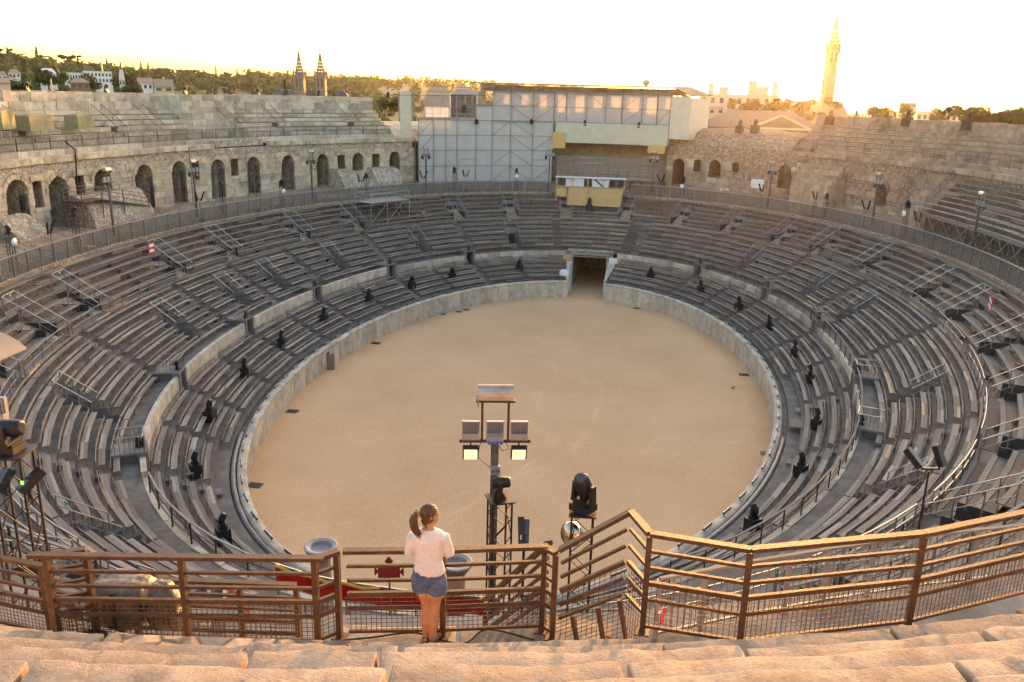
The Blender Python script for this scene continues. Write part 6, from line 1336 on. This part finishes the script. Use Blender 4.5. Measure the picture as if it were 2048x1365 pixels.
house(-6, 14, 150, 162, 420, 'render_white', 'white house at the left picture edge on the hill', (2, 1), ('hip', 1.5, 'roof_tile')); house(16, 40, 146, 156, 430, 'render_white', 'arched white villa on the left hillside', (3, 1), ('hip', 1.5, 'roof_tile')); house(78, 112, 146, 158, 440, 'render_white', 'pale villa left of the white modern building', (4, 1), ('hip', 2.0, 'render_white'))
house(238, 250, 160, 172, 330, 'render_cream', 'small cream turret house with pointed roof', (2, 1), ('hip', 3.5, 'render_cream')); house(275, 305, 166, 180, 230, 'render_white', 'white house with tiled roof behind the left rim', (3, 1), ('gable', 1.2, 'roof_tile')); house(308, 347, 174, 184, 200, 'render_cream', 'house with broad brown tiled roof behind the left rim', (2, 1), ('gable', 1.6, 'roof_tile')); house(-20, 20, 166, 176, 170, 'render_cream', 'flat tiled roof peeping over the left rim corner', (0, 0), ('gable', .8, 'roof_tile')); house(140, 178, 166, 178, 260, 'brick_red', 'reddish house hidden among hillside trees', (3, 1), ('hip', 1.2, 'roof_tile')); house(18, 24, 122, 130, 640, 'render_cream', 'small hilltop chapel with a grey pointed roof', (0, 0), ('hip', 6.0, 'slate'), 5)
house(765, 792, 167, 182, 1450, 'render_white', 'far white slab of flats, taller left half', (9, 4), ('flat', 0, 'render_white')); house(793, 821, 168, 182, 1450, 'render_white', 'far white slab of flats, right half', (9, 4), ('flat', 0, 'render_white')); house(490, 521, 154, 160, 1150, 'render_white', 'distant white building on the skyline left of the spires', (6, 1), ('flat', 0, 'render_white'))
house(851, 898, 214, 238, 138, 'render_white', 'white gabled house end behind the open scaffold', (0, 0), ('gable', 1.8, 'roof_tile')); house(902, 960, 190, 205, 150, 'slate', 'grey slate roofed house left of the scaffold roof', (4, 1), ('hip', 1.0, 'slate')); house(914, 938, 175, 186, 300, 'render_white', 'small house with red roof above the open scaffold', (3, 1), ('hip', .8, 'brick_red')); house(855, 900, 184, 192, 260, 'render_cream', 'tiled roofs in the town beyond the scaffold', (0, 0), ('hip', 1.5, 'roof_tile'))
th, (bs, X, Y, W, zt, pf) = house(1400, 1562, 191, 232, 260, 'render_cream', 'cream apartment block with roof huts left of the tall spire', (9, 2), ('flat', 0, 'render_cream'), name='apartment_block', winsz=(.42, .5))
for u0, u1, h_ in ((-.82, -.68, 3.2), (-.55, -.30, 2.4), (.18, .42, 4.2), (.42, .70, 2.6), (.80, .92, 4.0), (-.95, -.93, 4.0)):
    part('roof_hut', MB().box(bs+X*(u0+u1)/4*W+Y*6+Z3*(zt-bs[2]+h_/2), ((u1-u0)*W/2, 5, h_), (X, Y, Z3)), 'render_cream', th)
for u in (-.6, -.1, .45):
    q = bs+X*u*W/2-Y*.5; q[2] = zt-4.2; o = part('balcony', MB().box(q, (4.2, 1.0, .2), (X, Y, Z3)), 'render_cream', th); part('balustrade', MB().box(q-Y*.5+Z3*.5, (4.2, .06, .9), (X, Y, Z3)), 'shutter', o)
for u in (-.76, -.45, .2, .6): part('aerial', MB().bar(bs+X*u*W/2+Y*5+Z3*(zt-bs[2]), bs+X*u*W/2+Y*5+Z3*(zt-bs[2]+6), .08), 'dark_steel', th)
th, (bs, X, Y, W, zt, pf) = house(1398, 1640, 256, 268, 165, 'church_stone', 'long stone courthouse with low tiled roof behind the right rim', (0, 0), ('hip', 3.0, 'roof_tile'), 16)
p0 = bs+X*W*.18-Y*2; p0[2] = zt; part('pediment', MB().add([p0-X*5, p0+X*5, p0+Z3*2.2, p0-X*5+Y*8, p0+X*5+Y*8, p0+Z3*2.2+Y*8], [(0, 1, 2), (1, 4, 5, 2), (3, 0, 2, 5), (4, 3, 5)]), 'church_stone', th); part('pediment_cornice', MB().bar(p0-X*5.2-Y*.1, p0+Z3*2.35-Y*.1, .35).bar(p0+X*5.2-Y*.1, p0+Z3*2.35-Y*.1, .35).bar(p0-X*5.2-Y*.1, p0+X*5.2-Y*.1, .35), 'render_cream', th)
house(1800, 1834, 206, 238, 480, 'brick_red', 'square brick tower block on the right skyline', (3, 3), ('flat', 0, 'brick_red')); house(1808, 1830, 222, 240, 470, 'render_cream', 'pale house in front of the brick tower block', (0, 0), ('flat', 0, 'render_cream')); house(1834, 1952, 226, 244, 380, 'render_cream', 'long pale low building on the right skyline', (10, 1), ('flat', 0, 'render_cream'))
for i, (x0, x1, y) in enumerate(((1690, 1712, 229), (1716, 1742, 227), (1745, 1775, 230), (1780, 1800, 228), (1862, 1880, 217), (1905, 1926, 216), (1565, 1590, 221), (1596, 1618, 214))): house(x0, x1, y, y+9, 620, 'render_cream', f'distant flat-roofed town block on the right skyline, {nth(i+1)} in the row', (4, 1), ('flat', 0, 'render_cream'))
def ribspire(th, c, r, h, n=8, gaps_=(.16, .28, .40, .52), m='church_stone', crockets=True):
    lv = [0]; 
    for g_ in gaps_: lv += [g_-.009, g_+.009]
    lv.append(1); R_ = lambda f: r*(1-f)+.04
    pt = lambda f, k: np.array(c)+[R_(f)*math.cos(2*math.pi*(k+.5)/n), R_(f)*math.sin(2*math.pi*(k+.5)/n), h*f]
    for i in range(0, len(lv), 2):
        f0, f1 = lv[i], lv[i+1]; part('spire_stage', MB().add([pt(f0, k) for k in range(n)]+[pt(f1, k) for k in range(n)], [(k, (k+1) % n, n+(k+1) % n, n+k) for k in range(n)]+[tuple(range(n))[::-1], tuple(range(n, 2*n))]), m, th)
    mb = MB()
    for k in range(n):
        mb.tube([pt(0, k), pt(.97, k)], [r*.10, r*.03], 4)
    part('spire_ribs', mb, m, th)
    if crockets:
        mb = MB()
        for k in range(n):
            for f in np.arange(.06, .9, .055): mb.box(pt(f, k)*1.0+(pt(f, k)-np.array([c[0], c[1], pt(f, k)[2]]))*.10, (r*.10, r*.10, r*.12))
        part('crockets', mb, m, th)
    part('finial', MB().lathe((c[0], c[1], c[2]+h*.98), [(.05, 0), (.35, h*.02), (.1, h*.035), (.04, h*.06)], 6), m, th)
def tower(th, base, w_, zt, X, Y, m='church_stone', belf=True, stages=3):
    H_ = zt-base[2]; part('tower', MB().box(np.array([base[0], base[1], base[2]+H_/2]), (w_, w_, H_), (X, Y, Z3)), m, th)
    for sx_ in (-1, 1):
        for sy_ in (-1, 1):
            q = np.array(base)+X*sx_*w_*.5+Y*sy_*w_*.5; q[2] = zt-w_*.35; part('pinnacle', MB().lathe(q, [(w_*.11, 0), (w_*.11, w_*.55), (w_*.14, w_*.6), (.02, w_*1.15)], 6), m, th)
    if belf:
        for s in (-.2, .2):
            q = np.array(base)+X*s*w_-Y*(w_*.5+.02); q[2] = zt-w_*.75; part('belfry_window', MB().box(q, (w_*.17, .12, w_*.9), (X, Y, Z3)), 'glass_and_shade_dark', th)
    for f in np.linspace(.0, 1, stages+1)[1:-1]: q = np.array(base); q[2] = zt-w_*2.0*f; part('string_course', MB().box(q, (w_*1.08, w_*1.08, w_*.06), (X, Y, Z3)), m, th)
    part('tower_cornice', MB().box((base[0], base[1], zt), (w_*1.12, w_*1.12, w_*.1), (X, Y, Z3)), m, th)
D_ = 450; b0 = ath(619, 187, D_); th = thing('church', 'stone church with twin openwork spires behind the pale seats', 'church', (b0[0], b0[1], 0)); X = unit(RGT*[1, 1, 0]); Y = np.cross(Z3, X)
for x in (599, 641.5):
    tb_ = ath(x, 152, D_); tip = ath(x-1, 99, D_)[2]; w_ = 17.5*D_/FPX; tower(th, np.array([tb_[0], tb_[1], 0]), w_, tb_[2], X, Y); ribspire(th, (tb_[0], tb_[1], tb_[2]), w_*.42, tip-tb_[2])
part('nave', MB().box((b0[0], b0[1]+12, 9), (22, 18, 18), (X, Y, Z3)), 'church_stone', th); nz0 = ath(585, 188, D_)[2]; pc = ath(590, 185, D_); part('nave_roof', MB().add([pc-X*12-Z3*6, pc+X*10-Z3*6, pc+X*10+Y*6+Z3*.8, pc-X*12+Y*6+Z3*.8, pc-X*12+Y*12-Z3*6, pc+X*10+Y*12-Z3*6], [(0, 1, 2, 3), (3, 2, 5, 4), (1, 5, 2), (0, 3, 4)]), 'slate', th)
D_ = 400; tb_ = ath(1666, 100, D_); tip = ath(1676, 27, D_)[2]; th = thing('church', 'tall single church spire standing against the setting sun', 'church', (tb_[0], tb_[1], 0)); w_ = 18*D_/FPX
tower(th, np.array([tb_[0], tb_[1], 0]), w_, tb_[2], X, Y, belf=True); ribspire(th, (tb_[0], tb_[1], tb_[2]), w_*.62, tip-tb_[2])
zl = ath(1660, 185, D_)[2]
for s in (-1, 1): part('buttress', MB().hexa([(tb_[0]+s*w_*.5-.8, tb_[1]-2, 0), (tb_[0]+s*w_*.5+.8, tb_[1]-2, 0), (tb_[0]+s*w_*.5+.8, tb_[1]+2, 0), (tb_[0]+s*w_*.5-.8, tb_[1]+2, 0)], [(tb_[0]+s*w_*.5-.5, tb_[1]-1, zl), (tb_[0]+s*w_*.5+.5, tb_[1]-1, zl), (tb_[0]+s*w_*.5+.5, tb_[1]+1, zl), (tb_[0]+s*w_*.5-.5, tb_[1]+1, zl)]), 'church_stone', th)
q = ath(1640, 212, D_); part('nave', MB().box((q[0]-2, q[1]+8, q[2]/2-2), (22, 20, q[2]-4), (X, Y, Z3)), 'church_stone', th); part('nave_roof', MB().add([q-X*13-Z3*4, q+X*13-Z3*4, q+X*13+Y*9+Z3*2, q-X*13+Y*9+Z3*2, q-X*13+Y*18-Z3*4, q+X*13+Y*18-Z3*4], [(0, 1, 2, 3), (3, 2, 5, 4), (1, 5, 2), (0, 3, 4)]), 'roof_tile', th)
q = ath(683, 188, 300); th = thing('dome', 'small grey lead dome peeping over the seats right of the spires', 'dome', (q[0], q[1], q[2]-6)); part('drum', MB().lathe((q[0], q[1], q[2]-6), [(2.0, 0), (2.0, 5.5)], 12), 'church_stone', th); part('cap', MB().lathe((q[0], q[1], q[2]-.5), [(2.1, 0), (1.8, .8), (1.1, 1.4), (.2, 1.7), (.15, 2.6)], 12), 'slate', th, True)
for i, (x, y0, y1, d_) in enumerate(((103, 158, 172, 150), (203, 115, 130, 640), (327, 155, 166, 300))): a, b = ath(x, y1, d_), ath(x, y0, d_); b[0], b[1] = a[0], a[1]; solo('mast_pole', MB().tube([a-[0, 0, 4], b], .12 if d_ < 400 else .5, 5), 'ochre_paint' if i == 0 else 'steel_light', ['thin wooden post behind the left rim', 'slim aerial mast on the left ridge', 'thin pole beside the tiled roofs'][i], 'pole')
# ================================================================== people
def eloft(mb, secs, n=20, rot=0.0, piv=(0, 0), mod=None):
    V = []; F = []; c_, s_ = math.cos(rot), math.sin(rot)
    for i, (x, y, z, rx, ry) in enumerate(secs):
        for k in range(n):
            a = 2*math.pi*k/n; f = mod(a, z) if mod else 1.0; px, py = x+rx*f*math.cos(a), y+ry*f*math.sin(a)
            V.append((piv[0]+px*c_-py*s_, piv[1]+px*s_+py*c_, z))
    for i in range(len(secs)-1):
        for k in range(n): F.append((i*n+k, i*n+(k+1) % n, (i+1)*n+(k+1) % n, (i+1)*n+k))
    F.append(tuple(range(n))[::-1]); F.append(tuple((len(secs)-1)*n+k for k in range(n))); mb.add(V, F); return mb
def fuse(name, mb, vox, smooth=4, post=None):
    me = mb.mesh('tmp'); o = bpy.data.objects.new('tmp', me); COL.objects.link(o)
    r = o.modifiers.new('r', 'REMESH'); r.mode = 'VOXEL'; r.voxel_size = vox
    if smooth: s = o.modifiers.new('s', 'SMOOTH'); s.iterations = smooth; s.factor = .5
    dg = bpy.context.evaluated_depsgraph_get(); dg.update(); e = o.evaluated_get(dg); m2 = bpy.data.meshes.new_from_object(e); bpy.data.objects.remove(o); bpy.data.meshes.remove(me); m2.name = name
    m2.materials.clear()
    if post:
        for v in m2.vertices: v.co = post(v.co)
    m2.polygons.foreach_set('use_smooth', [True]*len(m2.polygons)); return m2
FROT = -R(57)                                # the head is turned to the right
def hd(x, y, z):                             # head frame -> body frame
    c_, s_ = math.cos(FROT), math.sin(FROT); return np.array([.005+x*c_-y*s_, .03+x*s_+y*c_, z])
HSEC = [(0, .045, 1.437, .026, .026), (0, .04, 1.455, .045, .05), (0, .03, 1.48, .056, .068), (0, .02, 1.51, .064, .083), (0, .012, 1.545, .069, .092), (0, .005, 1.58, .072, .096), (0, 0, 1.61, .070, .093), (0, 0, 1.64, .055, .075), (0, 0, 1.658, .028, .04)]
b = MB()
eloft(b, [(0, 0, .76, .10, .09), (0, 0, .81, .165, .118), (0, -.005, .88, .172, .122), (0, 0, .96, .150, .108), (0, .005, 1.04, .132, .098), (0, .005, 1.14, .142, .102), (0, .005, 1.25, .160, .105), (0, 0, 1.33, .168, .090), (0, 0, 1.375, .12, .075), (0, .005, 1.41, .062, .058), (0, .012, 1.44, .05, .052), (.003, .022, 1.50, .047, .05)])
eloft(b, HSEC, 20, FROT, (.005, .03))
b.tube([hd(0, .094, 1.562), hd(0, .112, 1.535), hd(0, .104, 1.522)], [.008, .013, .008], 6)           # nose
b.tube([hd(-.02, .099, 1.492), hd(0, .107, 1.493), hd(.02, .099, 1.492)], [.006, .008, .006], 6)       # mouth
for s in (-1, 1): b.tube([hd(s*.070, -.01, 1.565), hd(s*.080, -.018, 1.55), hd(s*.072, -.008, 1.522)], [.010, .014, .008], 6)
for s, pts in ((1, [(.085, 0, .86), (.082, .01, .74), (.072, .022, .60), (.066, .028, .48), (.055, .0, .36), (.046, -.012, .27), (.04, -.01, .16), (.036, -.005, .08), (.036, -.005, .045)]), (-1, [(-.085, 0, .86), (-.074, .015, .74), (-.052, .035, .60), (-.038, .05, .48), (-.034, .03, .36), (-.036, .02, .27), (-.04, .03, .16), (-.04, .04, .08), (-.04, .04, .045)])):
    b.tube(pts, [.098, .090, .074, .056, .056, .057, .043, .035, .036], 12)
    x, y, _ = pts[-1]; tx = .07 if s > 0 else .02
    b.tube([(x-.005, y-.055, .032), (x, y, .04), (x+tx*.5, y+.08, .035), (x+tx, y+.15, .022), (x+tx*1.15, y+.18, .018)], [.024, .034, .034, .03, .012], 8)
for s in (-1, 1):                            # folded arms
    sh_ = np.array([s*.150, 0, 1.325]); el = np.array([s*.211, .05, 1.085]); wr = np.array([-s*.035, .215+.03*s, 1.12+.02*s]); b.tube([sh_, sh_*.5+el*.5, el, el*.55+wr*.45, wr], [.05, .044, .038, .036, .026], 10)
    f = unit(wr-el); pm_ = wr+f*.07; b.tube([wr, wr+f*.04, pm_], [.026, .036, .034], 8); upn = np.array([0, .2, 1.]); upn = unit(upn-f*np.dot(upn, f)); fw_ = np.cross(f, upn)*-s
    for q, L_ in zip((-.03, -.01, .01, .029), (.06, .072, .068, .052)):
        a0 = pm_+upn*q-f*.01; b.tube([a0, a0+f*L_*.5+fw_*.008, a0+f*L_*.85-fw_*.015, a0+f*L_-fw_*.035], [.0095, .009, .008, .006], 6)
    b.tube([wr+f*.03+upn*.03, wr+f*.055+upn*.055, wr+f*.085+upn*.062], [.011, .0105, .008], 6)
WPOS = atz(860, 1279, 18.0)+np.array([.01, -.07, 0]); WROT = .16; WS = 1.0
wo_ = thing('person', 'person in white shirt and denim shorts leaning at the railing', 'person', WPOS); wo_.rotation_euler = (0, 0, WROT)
def wpart(name, me, m): o = put(name, me, m, wo_); return o
wpart('body', fuse('body', b, .0085, 5), 'skin')
# shirt
def wrinkle(co):
    n = mnoise.noise(Vector((co.x*9, co.y*9, co.z*5))); n2 = mnoise.noise(Vector((co.x*24+co.z*14, co.y*20, co.z*16))); k = .5+.8*max(0, min(1, (1.15-co.z)*3)); r = Vector((co.x, co.y, 0)); 
    return co+(r.normalized()*(n*.012+n2*.007)*k if r.length > .01 else Vector((0, 0, 0)))
s_ = MB(); eloft(s_, [(.005, 0, .895, .166, .134), (.005, 0, .92, .170, .138), (.004, 0, .97, .160, .132), (0, .003, 1.05, .150, .124), (0, .005, 1.14, .153, .122), (0, .005, 1.24, .166, .120), (0, 0, 1.32, .180, .106), (0, 0, 1.375, .155, .088), (0, .002, 1.395, .088, .074), (0, .004, 1.408, .07, .066)], 28)
for s in (-1, 1): sh_ = np.array([s*.152, 0, 1.325]); el = np.array([s*.213, .048, 1.09]); s_.tube([sh_, sh_*.55+el*.45, sh_*.15+el*.85, el*1.0-np.array([0, 0, .015])], [.068, .063, .058, .057], 14)
wpart('shirt', fuse('shirt', s_, .010, 4, wrinkle), 'tshirt')
d_ = MB(); eloft(d_, [(0, -.002, .775, .160, .125), (0, -.006, .82, .176, .136), (0, -.006, .87, .176, .134), (0, 0, .93, .165, .122), (0, 0, .95, .162, .12)], 24)
d_.tube([(.088, -.002, .84), (.088, .0, .74), (.085, .006, .655)], [.106, .112, .112], 16); d_.tube([(-.088, -.002, .84), (-.082, .008, .75), (-.076, .016, .675)], [.104, .108, .107], 16)
sho = wpart('shorts', fuse('shorts', d_, .010, 3), 'denim')
fr_ = MB(); g_ = random.Random(3)
for cx, cy_, z, r in ((.085, .006, .657, .108), (-.076, .016, .677, .103)):
    for i in range(46):
        a = g_.uniform(0, 6.28); p_ = np.array([cx+r*math.cos(a), cy_+r*math.sin(a), z+.004]); fr_.tube([p_, p_+[g_.uniform(-.006, .006), g_.uniform(-.006, .006), -g_.uniform(.012, .05)]], .0016, 3, False)
o = put('frayed_hem', fr_.mesh('frayed_hem'), 'tshirt', sho)
for s in (-1, 1):
    pk = MB(); V = []
    for u in np.linspace(-1, 1, 7):
        for v in np.linspace(0, 1, 5):
            x = s*.078+u*.05*(1-.12*v); zz = .895-v*.115-(.018*(1-abs(u)) if v == 1 else 0); y = -.131*math.sqrt(max(0.05, 1-(x/.19)**2))-.012; V.append((x, y, zz))
    pk.add(V, [(i*5+j, i*5+5+j, i*5+6+j, i*5+1+j) for i in range(6) for j in range(4)]); put('pocket', pk.mesh('pocket', smooth=True), 'denim', sho)
# hair
def hmod(a, z):
    front = math.cos(a-math.pi/2); lim = .15 if z < 1.56 else .45 if z < 1.60 else .75 if z < 1.625 else 2
    return 1.13 if front < lim else .80
h_ = MB(); eloft(h_, [(0, -.012, 1.475, .050, .062), (0, -.008, 1.49, .060, .078)]+[(x, y-.006, z, rx, ry) for x, y, z, rx, ry in HSEC[3:]]+[(0, -.004, 1.668, .02, .028)], 32, FROT, (.005, .03), hmod)
h_.tube([hd(0, -.085, 1.60), hd(0, -.12, 1.605), hd(0, -.16, 1.585)], [.03, .028, .04], 10)
ht = wpart('hair', fuse('hair', h_, .008, 4), 'hair')
pt2 = MB(); g_ = random.Random(5)
for i in range(26):
    a = g_.uniform(0, 6.28); r = g_.uniform(.0, .032); ox, oy = r*math.cos(a), r*math.sin(a); en = g_.uniform(-.03, .03)
    pts = [hd(ox*.3, -.135+oy*.3, 1.60), hd(ox*.9, -.172+oy*.8, 1.585), hd(ox*1.3, -.185+oy, 1.53), hd(ox*1.4, -.175+oy, 1.46), hd(ox*1.3+en, -.155+oy, 1.40), hd(ox+en*1.6, -.14+oy+g_.uniform(-.02, .02), 1.345+g_.uniform(-.02, .03))]
    pt2.tube(pts, [.012, .017, .019, .017, .012, .002], 6)
put('ponytail', pt2.mesh('ponytail', smooth=True), 'hair', ht)
hs_ = MB(); g_ = random.Random(9); rt = unit((0, -.98, .22))
for i in range(150):
    a = g_.uniform(0, 2*math.pi); el_ = g_.uniform(-.1, 1.3); st = np.array([math.cos(a)*math.cos(el_), math.sin(a)*math.cos(el_), math.sin(el_)])
    if st[1] > .55 and st[2] < .55: continue
    if st[2] < .0 and st[1] > -.1: continue
    pts = []
    for u in np.linspace(0, 1, 7): d = unit(st*(1-u)+rt*u+np.array([0, 0, .12*math.sin(math.pi*u)])); k = 1.0+g_.uniform(-.004, .012); pts.append(hd(d[0]*.083*k, -.006+d[1]*.108*k, 1.572+d[2]*.098*k))
    hs_.tube(pts, [.0012, .0035, .004, .004, .004, .003, .002], 4)
put('strands', hs_.mesh('strands', smooth=True), 'hair', ht)
put('scrunchie', MB().tube([hd(.03*math.cos(a), -.137, 1.602+.03*math.sin(a)) for a in np.linspace(0, 6.283, 13)], .014, 7).mesh('scrunchie', smooth=True), 'scrunchie', ht)
pt3 = MB()
for i in range(14): a = g_.uniform(-1, 1); pt3.tube([hd(.06*a, -.055, 1.50), hd(.062*a, -.06, 1.46), hd(.06*a+.01, -.05, 1.41)], [.006, .006, .001], 4)
put('loose_strands', pt3.mesh('loose_strands'), 'hair', ht)
for s in (-1, 1):
    put('eye', MB().lathe(hd(s*.030, .083, 1.553), [(.010, 0), (.011, .006), (.006, .011)], 8, hd(0, 1, 0)-hd(0, 0, 0)).mesh('eye', smooth=True), 'black_gloss', wo_)
    x, y = (.036, -.005) if s > 0 else (-.04, .04); tx = .07 if s > 0 else .02; sd = MB()
    sd.tube([(x-.005, y-.06, .008), (x, y, .008), (x+tx*.5, y+.08, .008), (x+tx, y+.17, .008)], [.03, .036, .040, .03], 8)
    for q in (.25, .55, .85): c0 = np.array([x+tx*q, y+.15*q, .035]); sd.tube([c0+[-.042, .01, -.02], c0+[-.02, 0, .022], c0+[.02, 0, .022], c0+[.042, -.01, -.02]], .008, 5)
    sd.tube([(x-.038, y, .03), (x-.03, y-.045, .07), (x+.03, y-.045, .07), (x+.038, y, .03)], .007, 5); put('sandal', sd.mesh('sandal', smooth=True), 'sandal', wo_)
# two small figures far away on the scaffold seats
def far_person(pos, rz, label, top, seated=True):
    th = thing('person', label, 'person', pos); th.rotation_euler = (0, 0, rz); b = MB(); up_ = .42 if seated else .84
    eloft(b, [(0, 0, up_, .15, .12), (0, 0, up_+.2, .14, .1), (0, 0, up_+.42, .17, .11), (0, 0, up_+.52, .13, .08), (0, 0, up_+.57, .055, .055), (0, .01, up_+.64, .05, .055), (0, .02, up_+.68, .07, .085), (0, .02, up_+.76, .078, .095), (0, .02, up_+.83, .05, .065)], 14)
    for s in (-1, 1):
        b.tube([(s*.09, 0, up_+.04), (s*.1, .42, up_+.06), (s*.1, .44, .06)] if seated else [(s*.08, 0, up_+.02), (s*.09, .03, .44), (s*.1, 0, .06)], [.085, .06, .04], 8); fy = .44 if seated else 0; b.tube([(s*.1, fy-.05, .035), (s*.1, fy+.17, .03)], [.035, .03], 6)
        b.tube([(s*.17, 0, up_+.47), (s*.24, .06, up_+.24), (s*.16, .26, up_+.16 if seated else up_+.05)], [.05, .04, .03], 8); b.tube([(s*.16, .26, up_+.16 if seated else up_+.05), (s*.14, .33, up_+.16 if seated else up_)], [.03, .02], 6)
    put('body', fuse('body', b, .02, 3), 'skin', th); c = MB(); eloft(c, [(0, 0, up_+.02, .17, .14), (0, 0, up_+.2, .16, .12), (0, 0, up_+.44, .185, .125), (0, 0, up_+.54, .1, .09)], 14)
    if top: put('shirt', fuse('shirt', c, .02, 2), top, th)
    c = MB(); eloft(c, [(0, 0, up_-.05, .17, .14), (0, 0, up_+.1, .165, .135)], 14)
    for s in (-1, 1): c.tube([(s*.09, 0, up_+.04), (s*.1, .3, up_+.05)] if seated else [(s*.085, 0, up_), (s*.09, .02, .5)], [.1, .08], 8)
    put('trousers', fuse('trousers', c, .02, 2), 'black', th); c = MB(); eloft(c, [(0, 0, up_+.72, .075, .09), (0, 0, up_+.8, .085, .1), (0, 0, up_+.86, .045, .06)], 12); put('hair', c.mesh('hair', smooth=True), 'hair', th)
t, q = tdist(846, 432, 12.0); far_person(P(t, 12.0, SZ+SZS), rzin(t), 'tiny seated bare-chested person right of the steel platform', None)
t, q = tdist(795, 430, 13.4); far_person(P(t, 13.2, SZ+SZS*2), rzin(t), 'tiny person under the steel platform', 'red_board', False)
# ------------------------------------------------------------------ slight evening haze below the sky, added to lend a flare-like sun glow
HZ = True
if HZ:
    mb = MB().hexa([(-2600, -400, -2.0), (2600, -400, -2.0), (2600, 2700, -2.0), (-2600, 2700, -2.0)], [(-2600, -400, 140), (2600, -400, 140), (2600, 2700, 140), (-2600, 2700, 140)])
    hz = put('haze', mb.mesh('haze'), None); hz['kind'] = 'stuff'; hz['label'] = 'thin evening haze over arena and town, added for warm sun glow'
    m = bpy.data.materials.new('haze_air'); m.use_nodes = True; nt = m.node_tree; nt.nodes.remove(nt.nodes['Principled BSDF'])
    pv = nt.nodes.new('ShaderNodeVolumePrincipled'); pv.inputs['Color'].default_value = (.95, .9, .82, 1); pv.inputs['Density'].default_value = .00004; pv.inputs['Anisotropy'].default_value = .87
    nt.links.new(pv.outputs[0], nt.nodes['Material Output'].inputs['Volume']); hz.data.materials.append(m)
